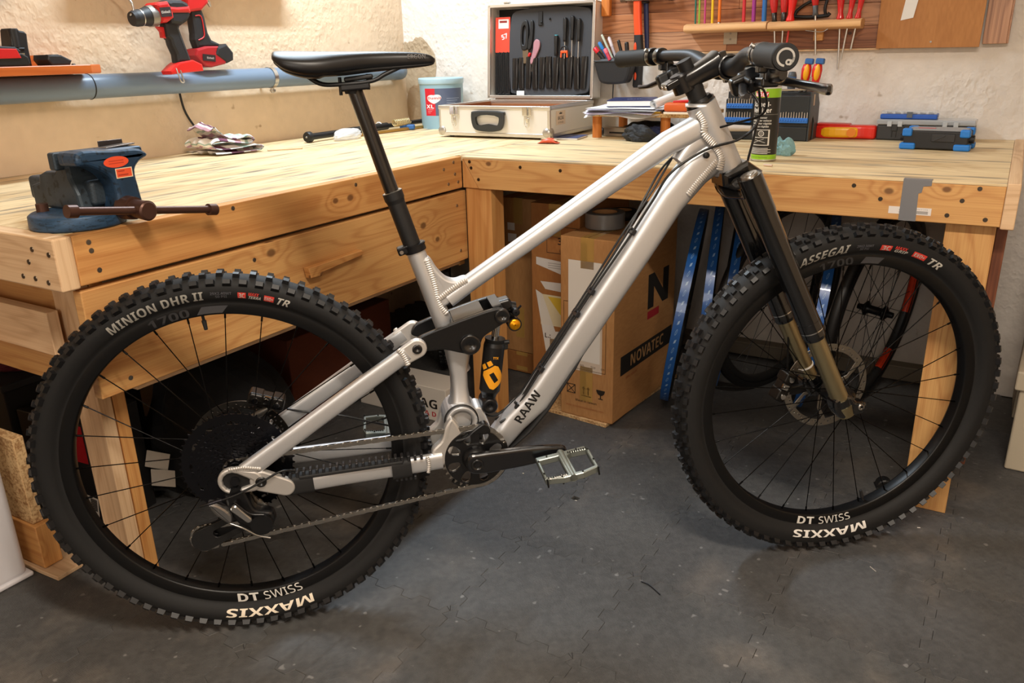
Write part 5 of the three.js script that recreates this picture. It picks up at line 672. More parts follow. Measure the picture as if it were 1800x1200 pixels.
{ // tool case
  const panel = std(0xe6e2da, 0.42, 0.25), edge = std(0xdcd9d4, 0.3, 0.9), liner = std(0x1d1b1b, 0.8), t = thing('tool_case', 'open aluminium tool case with a black tool panel in its lid', 'tool case', [-1.598, HB, -2.68], 0.035);
  const W = 0.454, D = 0.37, H = 0.104, y0 = 0.008; const wall = (x, z, w, d) => at(rbox(w, H, d, 0.002), x, y0 + H / 2, z);
  part('base_shell', [wall(0, D / 2 - 0.005, W, 0.01), wall(0, -D / 2 + 0.005, W, 0.01), wall(-W / 2 + 0.005, 0, 0.01, D), wall(W / 2 - 0.005, 0, 0.01, D), at(box(W - 0.004, 0.008, D - 0.004), 0, y0 + 0.005, 0)], panel, t);
  part('base_lining', [at(box(W - 0.022, 0.06, 0.002), 0, y0 + 0.06, -D / 2 + 0.012), at(box(0.002, 0.085, D - 0.03), -W / 2 + 0.012, y0 + 0.055, 0), at(box(0.002, 0.085, D - 0.03), W / 2 - 0.012, y0 + 0.055, 0), at(box(W - 0.03, 0.002, D - 0.03), 0, y0 + 0.012, 0)], std(0x9a6038, 0.8), t);
  for (const y of [y0 + H - 0.006, y0 + 0.006]) part('edge_profile', [at(rbox(W + 0.004, 0.014, 0.014, 0.003), 0, y, D / 2 - 0.005), at(rbox(0.014, 0.014, D, 0.003), W / 2 - 0.005, y, 0), at(rbox(0.014, 0.014, D, 0.003), -W / 2 + 0.005, y, 0), at(rbox(W, 0.014, 0.014, 0.003), 0, y, -D / 2 + 0.005)], edge, t);
  for (const s of [-1, 1]) part('corner_edge', at(rbox(0.012, H, 0.012, 0.004), s * (W / 2 - 0.005), y0 + H / 2, D / 2 - 0.005), edge, t);
  for (const s of [-1, 1]) { part('corner_cap', [at(new THREE.SphereGeometry(0.017, 18, 12).scale(1, 1, 0.55), s * (W / 2 - 0.012), y0 + 0.016, D / 2 - 0.002), at(new THREE.SphereGeometry(0.016, 18, 12).scale(0.5, 1, 1), s * (W / 2 - 0.001), y0 + 0.016, D / 2 - 0.014)], std(0xb9b4ac, 0.35, 0.8), t); part('foot', at(new THREE.CylinderGeometry(0.008, 0.008, 0.009, 14), s * (W / 2 - 0.035), 0.0045, D / 2 - 0.03), M.black, t); part('foot', at(new THREE.CylinderGeometry(0.008, 0.008, 0.009, 14), s * (W / 2 - 0.035), 0.0045, -D / 2 + 0.03), M.black, t); }
  for (const x of [-0.157, 0.142]) { const l = part('latch', [at(rbox(0.02, 0.03, 0.008, 0.002), x - 0.008, y0 + 0.088, D / 2 + 0.005), at(rbox(0.012, 0.03, 0.009, 0.002), x + 0.012, y0 + 0.088, D / 2 + 0.004), at(rbox(0.012, 0.018, 0.006, 0.003), x, y0 + 0.058, D / 2 + 0.004)], M.chrome, t); part('latch_bail', tube([[x - 0.009, y0 + 0.085, D / 2 + 0.008], [x - 0.009, y0 + 0.045, D / 2 + 0.007], [x, y0 + 0.034, D / 2 + 0.006], [x + 0.009, y0 + 0.045, D / 2 + 0.007], [x + 0.009, y0 + 0.085, D / 2 + 0.008]], 0.0014, 30, 6), M.chrome, l); }
  const hm = std(0x2b2d2e, 0.45); const ho = smooth([[-0.066, 0.03], [-0.06, 0.034], [0.06, 0.034], [0.066, 0.03], [0.066, -0.004], [0.056, -0.026], [0.03, -0.034], [-0.03, -0.034], [-0.056, -0.026], [-0.066, -0.004]], 4), hh = smooth([[-0.05, 0.018], [0.05, 0.018], [0.048, -0.01], [0.04, -0.017], [0, -0.013], [-0.04, -0.017], [-0.048, -0.01]], 4);
  part('handle', poly(ho, 0.012, 0.004, [hh], 2).translate(-0.013, y0 + 0.052, D / 2 + 0.01), hm, t); part('handle_mount', [at(rbox(0.03, 0.012, 0.014, 0.003), -0.066, y0 + 0.079, D / 2 + 0.006), at(rbox(0.03, 0.012, 0.014, 0.003), 0.04, y0 + 0.079, D / 2 + 0.006)], hm, t);
  const st = decal(0.074, 0.047, 4000, (x, w, h) => { x.fillStyle = '#d8c4ae'; x.fillRect(0, 0, w, h); x.fillStyle = '#1b1512'; x.beginPath(); x.moveTo(w * 0.36, h * 0.24); x.lineTo(w * 0.34, h * 0.1); x.lineTo(w * 0.43, h * 0.17); x.lineTo(w * 0.5, h * 0.06); x.lineTo(w * 0.57, h * 0.17); x.lineTo(w * 0.66, h * 0.1); x.lineTo(w * 0.64, h * 0.24); x.fill(); txt(x, 'MACIAG', w / 2, h * 0.52, h * 0.36, '#1b1512', { sx: 0.72 }); txt(x, 'O F F R O A D', w / 2, h * 0.84, h * 0.19, '#3a2a22', { sx: 0.75 }); }); part('sticker', at(st.g, W / 2 + 0.0008, y0 + 0.062, D / 2 - 0.085, 0, Math.PI / 2), st.m, t);
  part('hinge', [rod([-W / 2 + 0.03, y0 + H + 0.002, -D / 2 + 0.002], [W / 2 - 0.03, y0 + H + 0.002, -D / 2 + 0.002], 0.004)], edge, t);
  // lid
  const lid = grp('lid', t); lid.position.set(0, y0 + H + 0.006, -D / 2 + 0.012); lid.rotation.x = -0.07; const LH = 0.345, LD = 0.072, q = (x, y, z, w, h, d, r = 0.002) => at(rbox(w, h, d, r), x, y, z);
  part('lid_shell', [q(0, LH / 2, -LD, W, LH, 0.006), q(-W / 2 + 0.004, LH / 2, -LD / 2, 0.008, LH, LD), q(W / 2 - 0.004, LH / 2, -LD / 2, 0.008, LH, LD), q(0, LH - 0.004, -LD / 2, W, 0.008, LD), q(0, 0.004, -LD / 2, W, 0.008, LD)], panel, lid);
  part('lid_frame', [q(-W / 2 + 0.004, LH / 2, 0, 0.012, LH, 0.008), q(W / 2 - 0.004, LH / 2, 0, 0.012, LH, 0.008), q(0, LH - 0.004, 0, W, 0.012, 0.008), q(0, 0.005, 0, W, 0.012, 0.008)], edge, lid);
  part('lid_lining', [q(0, LH / 2, -LD + 0.005, W - 0.02, LH - 0.02, 0.003)], liner, lid); part('lid_catch', [q(-0.145, LH + 0.006, -0.004, 0.024, 0.008, 0.02, 0.003), q(0.15, LH + 0.006, -0.004, 0.024, 0.008, 0.02, 0.003)], M.steel, lid);
  const tp = poly(smooth([[-0.135, 0.02], [0.185, 0.02], [0.2, 0.035], [0.2, 0.305], [0.185, 0.322], [-0.12, 0.322], [-0.14, 0.3], [-0.14, 0.035]], 4), 0.008, 0.003, [], 2).translate(0, 0, -0.03);
  part('tool_panel', tp, std(0x39393c, 0.75), lid); part('pouch_row', Array.from({ length: 11 }, (_, i) => loft([[0.035, 0.012, 0.005], [0.08, 0.0135, 0.008], [0.12, 0.0138, 0.009], [0.15, 0.0125, 0.007]].map((k, j) => ({ p: [-0.118 + i * 0.0296 + 0.002 * Math.sin(i * 3 + j), k[0] + (i % 3) * 0.002, -0.024], u: [1, 0, 0], v: [0, 0, 1], a: k[1], b: k[2], n: 2.4 })), 14)), phys(0x101012, 0.3, 0, { clearcoat: 0.3 }), lid);
  part('strap', [q(-0.01, 0.292, -0.022, 0.018, 0.05, 0.004), at(new THREE.SphereGeometry(0.0045, 12, 8), -0.003, 0.278, -0.019), at(new THREE.SphereGeometry(0.004, 12, 8), 0.03, 0.29, -0.022)], M.black, lid); part('lid_label', q(-0.09, 0.02, -0.018, 0.034, 0.016, 0.002), M.white, lid);
  // tools held by the panel: each a thing
  const L = (x, y, z) => V(x, y, z).applyEuler(new THREE.Euler(-0.07, 0, 0)).add(V(0, y0 + H + 0.006, -D / 2 + 0.012)).applyAxisAngle(V(0, 1, 0), 0.035).add(V(-1.598, HB, -2.68)), tl = (name, label, cat, x, y, z = -0.021) => { const o = thing(name, label, cat, L(x, y, z).toArray()); o.rotation.set(-0.07, 0.035, 0); return o; };
  { const o = tl('pruning_shears', 'large shears with black looped handles in the case lid', 'shears', -0.072, 0.15); part('blade', poly([[-0.012, -0.02], [0.012, -0.02], [0.014, 0.03], [-0.012, 0.035]], 0.004, 0.0008), std(0x8a7c68, 0.35, 0.8), o); part('handle', poly(smooth([[-0.014, 0.03], [0.006, 0.03], [0.012, 0.06], [0.012, 0.12], [0.004, 0.138], [-0.012, 0.132], [-0.02, 0.11], [-0.02, 0.05]], 4), 0.012, 0.004, [smooth([[-0.01, 0.05], [-0.002, 0.05], [0.002, 0.09], [-0.002, 0.118], [-0.01, 0.112], [-0.013, 0.08]], 3)], 2), M.black, o); part('handle', poly(smooth([[0.012, 0.028], [0.024, 0.034], [0.034, 0.1], [0.032, 0.135], [0.024, 0.136], [0.02, 0.09], [0.012, 0.06]], 4), 0.012, 0.004, [], 2), M.black, o); part('lock_catch', at(rbox(0.009, 0.016, 0.012, 0.003), 0.02, 0.012, 0.003, 0, 0, -0.5), M.red, o); }
  { const o = tl('scissors', 'small dusty-pink scissors in the case lid beside the shears', 'scissors', -0.036, 0.13); part('handle', poly(smooth([[-0.014, 0.0], [-0.004, -0.002], [0.014, 0.03], [0.027, 0.06], [0.026, 0.08], [0.012, 0.088], [0.001, 0.078], [-0.002, 0.05]], 4), 0.008, 0.003, [smooth([[0.008, 0.05], [0.016, 0.056], [0.018, 0.07], [0.011, 0.077], [0.005, 0.068]], 3)], 2), std(0xb07c84, 0.5), o); part('blade', poly([[-0.012, 0.002], [-0.004, 0], [-0.006, -0.03], [-0.011, -0.03]], 0.002, 0.0003), M.steel, o); }
  for (const [x, y, h, c, lb] of [[0.062, 0.165, 0.075, 0x0f1012, 'black marker with a blue end in the case lid'], [0.098, 0.185, 0.085, 0x151517, 'black-handled screwdriver left of centre in the lid right half'], [0.128, 0.19, 0.085, 0x121214, 'thick black-handled screwdriver in the case lid'], [0.155, 0.185, 0.08, 0x18181a, 'rightmost black-handled screwdriver in the case lid']]) { const o = tl(x < 0.07 ? 'marker_pen' : 'panel_screwdriver', lb, x < 0.07 ? 'pen' : 'screwdriver', x, y); part('handle', at(lathe([[0.001, 0], [0.006, 0], [0.0075, 0.01], [0.0065, 0.03], [0.0085, h * 0.6], [0.0085, h * 0.95], [0.006, h], [0.001, h]], 16), 0, x < 0.07 ? -0.01 : 0.02, 0.004), std(c, 0.4), o); if (x < 0.07) part('end_ring', at(new THREE.CylinderGeometry(0.007, 0.0075, 0.004, 14), 0, h - 0.012, 0.004), std(0x2fb4c8, 0.4), o); else part('shaft', rod([0, 0.022, 0.004], [0, -0.04, 0.004], 0.002), M.steel, o); }
  { const o = tl('pincers', 'small pliers with orange grip in the case lid pockets', 'pliers', 0.098, 0.165, -0.014); part('grip', [at(rbox(0.03, 0.01, 0.008, 0.003), 0, 0.004, 0), rod([-0.012, 0, 0], [-0.013, -0.016, 0], 0.003), rod([0.012, 0, 0], [0.013, -0.016, 0], 0.003)], M.orange, o); part('head', at(new THREE.TorusGeometry(0.016, 0.003, 8, 20, Math.PI), 0, 0.008, 0), M.black, o); }
  { const o = tl('cable_tie_pack', 'orange-topped clear pack of black cable ties at the left of the lid', 'packet', -0.178, 0.165, -0.034); part('pack', at(rbox(0.068, 0.29, 0.012, 0.004, 2), 0, -0.005, 0), std(0x1b1b1d, 0.25), o); const d = decal(0.066, 0.13, 2500, (x, w, h) => { x.fillStyle = '#d8432a'; x.fillRect(0, 0, w, h); x.fillStyle = '#d9d3ce'; x.fillRect(w * 0.2, h * 0.06, w * 0.7, h * 0.26); x.fillStyle = '#8c1f18'; x.fillRect(w * 0.28, h * 0.1, w * 0.5, h * 0.06); x.save(); x.translate(w * 0.62, h * 0.55); x.rotate(-0.3); txt(x, '57', 0, 0, h * 0.2, '#f2e3e6'); x.restore(); }); part('card_header', at(d.g, 0, 0.073, 0.0065), d.m, o); const st2 = []; for (let i = 0; i < 9; i++) st2.push(at(rbox(0.0042, 0.15, 0.004, 0.001), -0.026 + i * 0.0062, -0.075 + (i % 3) * 0.005, 0.007, 0, 0, 0.02 * Math.sin(i * 5))); part('ties', st2, M.black, o); }
}
{ const t = thing('sweet_packet', 'small orange wrapped packet lying in front of the metal case', 'packet', [-1.325, HB + 0.0005, -2.42], 0.25); part('wrapper', loft([[-0.034, 0.016, 0.001], [-0.03, 0.016, 0.0015], [-0.016, 0.019, 0.007], [0.0, 0.02, 0.009], [0.016, 0.019, 0.008], [0.03, 0.018, 0.0018], [0.036, 0.018, 0.001]].map(q => ({ p: [q[0], q[2] + 0.0005, 0], u: [0, 0, 1], v: [0, 1, 0], a: q[1], b: q[2], n: 2.2 })), 16), std(0xd85a3c, 0.35), t); part('print_patch', [at(rbox(0.024, 0.001, 0.02, 0.0004), -0.012, 0.0155, 0.002, 0, 0, 0.12), at(rbox(0.016, 0.001, 0.022, 0.0004), 0.022, 0.0115, 0.002, 0, 0, -0.32)], std(0xe8cfa8, 0.5), t); }
{ const t = thing('leaflet', 'folded dark blue leaflet lying right of the metal case', 'leaflet', [-1.335, HB, -2.6], 0.15); part('pages', at(rbox(0.09, 0.005, 0.12, 0.001), 0, 0.003, 0), M.paper, t); part('cover', at(rbox(0.092, 0.0008, 0.122, 0.0002), 0, 0.0062, 0), std(0x39466e, 0.5), t); }

// ---------- little shelf with papers ----------
{
  const t = thing('desk_riser', 'small chipboard shelf on round dowel legs standing on the bench', 'shelf', [0, HB, 0]); part('riser_board', mUV(at(rbox(0.39, 0.013, 0.27, 0.0015), -1.08, 0.079, -2.765), 'x'), M.osb, t);
  for (const [x, z] of [[-1.258, -2.655], [-1.008, -2.66], [-1.258, -2.88], [-0.92, -2.88]]) part('dowel_leg', mUV(at(new THREE.CylinderGeometry(0.0165, 0.0165, 0.0725, 22), x, 0.0363, z), 'y'), wood('pine', 0xf0c890), t);
  const yp = 0.0862; // papers
  const sheet = (w, d, bend, k) => { const g = new THREE.PlaneGeometry(w, d, 20, 8).rotateX(-Math.PI / 2), p = g.attributes.position; for (let i = 0; i < p.count; i++) { const x = p.getX(i), z = p.getZ(i), f = sstep(0.1, d / 2, z); p.setY(i, 0.0008 * Math.sin(x * 40 + k) * 0.5 + 0.0008 - f * bend * (0.6 + 0.4 * Math.sin(x * 30 + k * 2))); } g.computeVertexNormals(); return g; };
  const st = thing('paper_stack', 'untidy stack of printed white papers on the small chipboard shelf', 'papers', [-1.155, HB + yp, -2.735], 0.12); for (let i = 0; i < 9; i++) { const m = part('sheet', at(sheet(0.26 - (i % 3) * 0.01, 0.3 - (i % 2) * 0.02, i < 3 ? 0.02 - i * 0.006 : 0.002 - i * 0.0001, i), rr(-0.012, 0.012), 0.0014 + i * 0.0018, rr(-0.012, 0.012), 0, rr(-0.12, 0.12)), i % 4 === 2 ? std(0xd9d2e6, 0.75, 0, { side: THREE.DoubleSide }) : i === 6 ? std(0xe9d6cf, 0.75, 0, { side: THREE.DoubleSide }) : M.paper, st); }
  const bk = thing('book', 'thick dark blue hardcover book lying on the paper stack', 'book', [-1.165, HB + yp + 0.0185, -2.745], 0.28); part('pages', at(rbox(0.148, 0.017, 0.196, 0.001), -0.001, 0.0105, 0.001), std(0xeceae8, 0.8), bk); part('cover', [at(rbox(0.154, 0.0022, 0.2, 0.0008), 0, 0.0011, 0), at(rbox(0.154, 0.0022, 0.2, 0.0008), 0, 0.02, 0), at(rbox(0.003, 0.021, 0.2, 0.0012), 0.0765, 0.0106, 0)], std(0x1d2a5c, 0.45), bk);
  const cd = decal(0.09, 0.03, 3000, (x, w, h) => { x.fillStyle = '#1d2a5c'; x.fillRect(0, 0, w, h); txt(x, 'ARTEC', w * 0.5, h * 0.52, h * 0.62, '#c9d0e2'); }); part('cover_title', at(cd.g, 0.01, 0.0213, 0.02, -Math.PI / 2, 0, 0.3), cd.m, bk);
  const rl = thing('paper_roll', 'rolled-up white paper leaning across the chipboard shelf', 'paper roll', [-1.042, HB + yp + 0.027, -2.63]); const sp = []; for (let i = 0; i <= 60; i++) { const a = i / 60 * Math.PI * 5; sp.push([(0.016 - i * 0.00012) * Math.cos(a), (0.016 - i * 0.00012) * Math.sin(a)]); } { const pos = [], idx = []; sp.forEach((p, i) => { pos.push(p[0], p[1], 0, p[0] * 1.05, p[1] * 1.05, -0.27); if (i) { const a = 2 * i - 2; idx.push(a, a + 1, a + 2, a + 1, a + 3, a + 2); } }); const g = new THREE.BufferGeometry(); g.setAttribute('position', new THREE.Float32BufferAttribute(pos, 3)); g.setIndex(idx); g.computeVertexNormals(); const m = part('rolled_sheet', g, M.paper, rl); rl.rotation.set(0.2, -0.34, 0, 'YXZ'); }
  const ob = thing('sanding_block', 'orange block with a pale base on the small chipboard shelf', 'block', [-0.955, HB + yp, -2.63], 0.05); part('block', loft([[-0.04, 0.024, 0.012], [-0.034, 0.026, 0.0145], [0.03, 0.026, 0.0145], [0.045, 0.022, 0.012]].map(q => ({ p: [q[0], 0.0215, 0], u: [0, 0, 1], v: [0, 1, 0], a: q[1], b: q[2], n: 4 })), 20), std(0xd05c22, 0.5), ob); part('base_pad', at(rbox(0.086, 0.007, 0.055, 0.001), 0.002, 0.0035, 0), std(0xe6d8c4, 0.7), ob); part('red_grip', at(rbox(0.058, 0.008, 0.03, 0.003, 2), 0.012, 0.039, -0.006, 0, 0, 0.06), M.red, ob);
  solo('tape_measure', at(rbox(0.03, 0.006, 0.03, 0.002), 0, 0.003, 0), std(0xe0b020, 0.45), 'small flat yellow piece at the edge of the chipboard shelf', 'rule', [-1.035, HB + yp, -2.645], 0.2);
  solo('wire_scrap', tube([[0, 0.002, 0], [0.005, 0.014, -0.002], [0.016, 0.022, 0], [0.022, 0.024, 0.002]], 0.002, 16, 6), M.black, 'short bent black wire beside the orange block', 'wire', [-1.015, HB + yp, -2.65]);
  const ms = thing('metal_rail', 'short grey metal rail lying under the small chipboard shelf', 'rail', [-1.19, HB, -2.7], -0.15); part('rail_profile', [at(rbox(0.12, 0.03, 0.03, 0.002), 0, 0.016, 0), at(rbox(0.124, 0.004, 0.034, 0.001), 0, 0.03, 0)], std(0x9a958c, 0.4, 0.8), ms); part('rail_slot', at(box(0.08, 0.006, 0.001), 0.005, 0.014, 0.0155), M.dark, ms); part('end_knob', at(new THREE.CylinderGeometry(0.014, 0.014, 0.02, 18), -0.07, 0.016, 0.004, 0, 0, Math.PI / 2), M.black, ms);
  const lump = (sx, sy_, sz, k, n) => { const g = new THREE.IcosahedronGeometry(1, 6), p = g.attributes.position; for (let i = 0; i < p.count; i++) { const x = p.getX(i), y = p.getY(i), z = p.getZ(i); const f = 1 + n * (fbm(x * 0.13 + y * 0.07 + 0.5, z * 0.13 - y * 0.09 + 0.5, 16, 16, k, 3) - 0.5) + 0.05 * Math.sin(x * 9 + y * 7 + k); p.setXYZ(i, x * sx * f, Math.max(-sy_ * 0.55, y * sy_ * f), z * sz * f); } g.computeVertexNormals(); return g.translate(0, sy_ * 0.55, 0); };
  globalThis.lumpOf = lump;
  solo('glove', lump(0.052, 0.033, 0.04, 5, 0.7), std(0x202226, 0.75), 'crumpled black glove lying under the chipboard shelf', 'glove', [-1.065, HB, -2.58]); solo('cloth', lump(0.046, 0.028, 0.042, 9, 0.6), std(0x2a3358, 0.85), 'crumpled dark blue cloth behind the black glove', 'cloth', [-1.05, HB, -2.7]); solo('saddle_bag', lump(0.1, 0.03, 0.05, 15, 0.3), std(0x121214, 0.8), 'flat black pouch at the back under the chipboard shelf', 'pouch', [-1.13, HB, -2.83]);
}

// ---------- right part of the bench ----------
{
  const lb = canvasTex(1024, 1024, (x, w, h) => { x.fillStyle = '#c7c6c2'; x.fillRect(0, 0, w, h); const a = w * 0.1, b = w * 0.5; x.fillStyle = '#272625'; x.fillRect(a - w * 0.04, h * 0.06, b, h * 0.86); x.fillStyle = '#8ec02a'; x.fillRect(a - w * 0.04, h * 0.02, b, h * 0.12); x.fillStyle = '#d7333f'; x.fillRect(a + w * 0.02, h * 0.06, w * 0.2, h * 0.07); txt(x, 'MOLY', a + w * 0.12, h * 0.1, h * 0.07, '#fff', { sx: 1.0 }); txt(x, 'LIQUI', a + w * 0.12, h * 0.045, h * 0.05, '#fff');
    txt(x, 'Schnell-', a, h * 0.23, h * 0.085, '#f2f0ec', { a: 'left', sx: 0.8 }); txt(x, 'Reiniger', a, h * 0.31, h * 0.085, '#f2f0ec', { a: 'left', sx: 0.8 }); x.fillStyle = '#bdbbb6'; x.fillRect(a, h * 0.365, w * 0.38, 3); ['Rapid cleaner', 'Limpiador veloce', 'Nettoyeur rápido', 'Limpeza rápida'].forEach((s, i) => txt(x, s, a, h * (0.41 + i * 0.04), h * 0.034, '#e6e4df', { a: 'left', sx: 1.0 }));
    x.fillStyle = '#d8d6d2'; x.fillRect(a, h * 0.57, w * 0.27, h * 0.22); x.fillStyle = '#33322f'; x.fillRect(a + w * 0.03, h * 0.58, w * 0.22, h * 0.095); x.fillRect(a + w * 0.03, h * 0.685, w * 0.22, h * 0.095); x.strokeStyle = '#e8e6e2'; x.lineWidth = 9; x.beginPath(); x.arc(a + w * 0.16, h * 0.627, h * 0.034, 0, 7); x.stroke(); x.lineWidth = 5; x.beginPath(); x.arc(a + w * 0.16, h * 0.627, h * 0.015, 0, 7); x.stroke(); x.beginPath(); x.moveTo(a + w * 0.05, h * 0.76); x.lineTo(a + w * 0.2, h * 0.7); x.moveTo(a + w * 0.08, h * 0.71); x.lineTo(a + w * 0.22, h * 0.75); x.stroke();
    for (let i = 0; i < 5; i++) { x.fillStyle = '#d9d7d2'; x.fillRect(a, h * (0.825 + i * 0.018), w * (0.26 + (i % 2) * 0.04), 8); } x.fillStyle = '#8ec02a'; x.fillRect(a - w * 0.04, h * 0.92, b, h * 0.065); txt(x, 'Made in Germany', a + w * 0.02, h * 0.953, h * 0.03, '#4c6a14', { a: 'left', w: '' }); });
  const t = thing('spray_can', 'black and green aerosol cleaner can on the bench behind the fork', 'spray can', [-0.567, HB, -2.235]); part('can_body', new THREE.CylinderGeometry(0.0325, 0.0325, 0.186, 48, 1, true).translate(0, 0.096, 0), std(0xffffff, 0.3, 0.2, { map: lb }), t).rotation.y = -1.72; part('can_rim', [at(lathe([[0.001, 0.001], [0.03, 0], [0.033, 0.002], [0.0325, 0.005]], 40)), at(lathe([[0.0325, 0.189], [0.033, 0.191], [0.03, 0.196], [0.022, 0.204], [0.012, 0.208], [0.001, 0.208]], 40))], M.steel, t); part('cap', at(lathe([[0.001, 0.245], [0.012, 0.245], [0.016, 0.24], [0.02, 0.21], [0.02, 0.202]], 30)), std(0x2c2c2c, 0.4), t);
}
solo('rag', lumpOf(0.026, 0.03, 0.018, 31, 1.3), std(0x7ca3a8, 0.85), 'crumpled light blue rag behind the aerosol can', 'rag', [-0.545, HB, -2.36]);
solo('bit_piece', rod([0, 0.0035, 0], [0.022, 0.0035, 0.004], 0.003, 0.003, 10), std(0xd8c0b0, 0.4, 0.4), 'tiny copper and white bit on the bench in front of the can', 'bit', [-0.535, HB, -2.12]);
solo('folding_knife', rod([0, 0.011, 0], [0.08, 0.011, 0.0], 0.011, 0.009, 16), std(0xb8aca0, 0.5), 'pale grey cylinder lying in front of the black tool stand', 'tube', [-0.80, HB + 0.032, -2.66]);
{ // tool stand with bits and screwdrivers
  const bm = std(0x1f2224, 0.5), t = thing('tool_stand', 'black stepped plastic stand for screwdrivers and bits on the bench', 'tool stand', [-0.7, HB, -2.8]);
  part('stand_body', [at(rbox(0.275, 0.045, 0.13, 0.004), 0, 0.0225, 0.005), at(rbox(0.275, 0.105, 0.1, 0.004), 0, 0.075, -0.01), at(rbox(0.275, 0.03, 0.08, 0.004), 0, 0.135, -0.02), at(rbox(0.1, 0.14, 0.11, 0.004), 0.088, 0.07, 0.01)], bm, t);
  part('side_panel', poly([[-0.07, 0], [0.06, 0], [0.06, 0.11], [0.02, 0.15], [-0.07, 0.15]], 0.004, 0.001, [[[-0.045, 0.002], [0.0, 0.002], [0.0, 0.055], [-0.022, 0.075], [-0.045, 0.055]]]).rotateY(Math.PI / 2).translate(0.14, 0, 0), std(0x3a3d3f, 0.5), t);
  const lbl = decal(0.02, 0.034, 2000, (x, w, h) => { x.fillStyle = '#c9b39d'; x.fillRect(0, 0, w, h); }); part('side_label', at(lbl.g, 0.1425, 0.125, 0.03, 0, Math.PI / 2), lbl.m, t);
  for (const [x, y, n, w] of [[-0.088, 0.105, 10, 0.086], [-0.088, 0.062, 10, 0.086], [0.092, 0.064, 11, 0.09]]) { const z = y > 0.09 ? 0.045 : x > 0 ? 0.068 : 0.06; const r = part('bit_rail', [at(rbox(w, 0.016, 0.016, 0.002), x, y, z), ...Array.from({ length: n }, (_, i) => at(new THREE.SphereGeometry(0.0028, 8, 6), x - w / 2 + w * (i + 0.5) / n, y, z + 0.0075))], std(0x2b6cc0, 0.4), t); for (let i = 0; i < n; i++) part('bit', rod([x - w / 2 + w * (i + 0.5) / n, y + 0.006, z], [x - w / 2 + w * (i + 0.5) / n, y + 0.024 + (i % 3) * 0.001, z], 0.0027, 0.0018, 6), M.steel, r); }
  part('hex_rod', tube([[-0.03, 0.158, 0.045], [0.04, 0.156, 0.06], [0.118, 0.158, 0.06], [0.128, 0.162, 0.058], [0.13, 0.175, 0.055], [0.13, 0.195, 0.052]], 0.0035, 40, 6), M.chrome, t);
  const drv = (x, z, h, mats, label, r = 0.0085) => { const o = thing('stand_screwdriver', label, 'screwdriver', [-0.7 + x, HB + 0.148, -2.8 + z]); part('handle', at(lathe([[0.001, 0], [r * 0.75, 0.001], [r, h * 0.25], [r * 0.85, h * 0.45], [r * 1.05, h * 0.8], [r * 0.8, h * 0.98], [0.001, h]], 18)), mats[0], o); part('grip_inlay', at(lathe([[r * 1.0, h * 0.3], [r * 0.92, h * 0.45], [r * 1.1, h * 0.75]], 18)), mats[1], o); };
  const dk = std(0x3c4650, 0.5), db = std(0x2f62a0, 0.45); ['first', 'second', 'third', 'fourth'].forEach((s, i) => drv(-0.118 + i * 0.024, -0.02, 0.075, i % 2 ? [db, dk] : [dk, db], s + ' blue and grey screwdriver from the left in the black stand'));
  drv(0.063, 0.01, 0.062, [std(0x4a4f55, 0.5), db], 'grey screwdriver with a blue top in the middle of the stand', 0.013);
  for (const [x, lb2] of [[0.094, 'left'], [0.108, 'right']]) { const o = thing('socket_bit', lb2 + ' one of two short steel sockets standing on the black stand', 'socket', [-0.7 + x, HB + 0.149, -2.8 + 0.02]); part('socket_shell', at(lathe([[0.001, 0], [0.0055, 0], [0.0055, 0.016], [0.0042, 0.018], [0.0042, 0.026], [0.001, 0.026]], 14)), M.steel, o); }
  for (const [x, z, lb3] of [[0.094, -0.02, 'red and yellow insulated screwdriver, the left one in the stand'], [0.128, -0.015, 'red and yellow insulated screwdriver, the right one in the stand']]) { const o = thing('insulated_screwdriver', lb3, 'screwdriver', [-0.7 + x, HB + 0.15, -2.8 + z]); o.rotation.z = -0.08; part('handle', at(lathe([[0.001, 0], [0.0095, 0.001], [0.011, 0.02], [0.0145, 0.045], [0.0155, 0.065], [0.012, 0.08], [0.001, 0.083]], 22)), std(0xd3221d, 0.4), o); part('yellow_inlay', at(new THREE.SphereGeometry(1, 18, 12).scale(0.0095, 0.026, 0.008), 0.002, 0.056, 0.0095), std(0xf2ab14, 0.4), o); part('blue_cap', at(rbox(0.026, 0.018, 0.022, 0.004), 0.004, 0.09, -0.004), db, o); }
}
{ // red and yellow stud finder
  const t = thing('stud_finder', 'red and yellow plastic hand tool lying on the bench by the wall', 'hand tool', [-0.478, HB, -2.87], 0.05); const o = smooth([[-0.095, 0.0], [-0.06, -0.028], [0.02, -0.03], [0.055, -0.024], [0.095, -0.024], [0.102, 0.0], [0.095, 0.024], [0.055, 0.024], [0.02, 0.03], [-0.06, 0.028]], 4); part('body', poly(o, 0.042, 0.009, [], 3).rotateX(-Math.PI / 2).translate(0, 0.0215, 0), std(0xdd2a1c, 0.35), t);
  part('yellow_shell', poly(smooth([[-0.076, 0], [-0.05, -0.026], [0.02, -0.029], [0.05, -0.02], [0.05, 0.02], [0.02, 0.029], [-0.05, 0.026]], 4), 0.034, 0.009, [], 3).rotateX(-Math.PI / 2).translate(-0.004, 0.021, 0.006), std(0xf6b41a, 0.35), t); part('knob', at(new THREE.CylinderGeometry(0.0135, 0.0135, 0.008, 24), 0.028, 0.021, 0.034, Math.PI / 2), std(0xf08a1a, 0.4), t); part('top_lid', at(rbox(0.1, 0.005, 0.05, 0.002), -0.03, 0.0445, -0.004, 0, 0, -0.02), std(0xd42a1c, 0.35), t);
}
const clear = phys(0xf2f4f6, 0.12, 0, { transmission: 0.75, thickness: 0 });
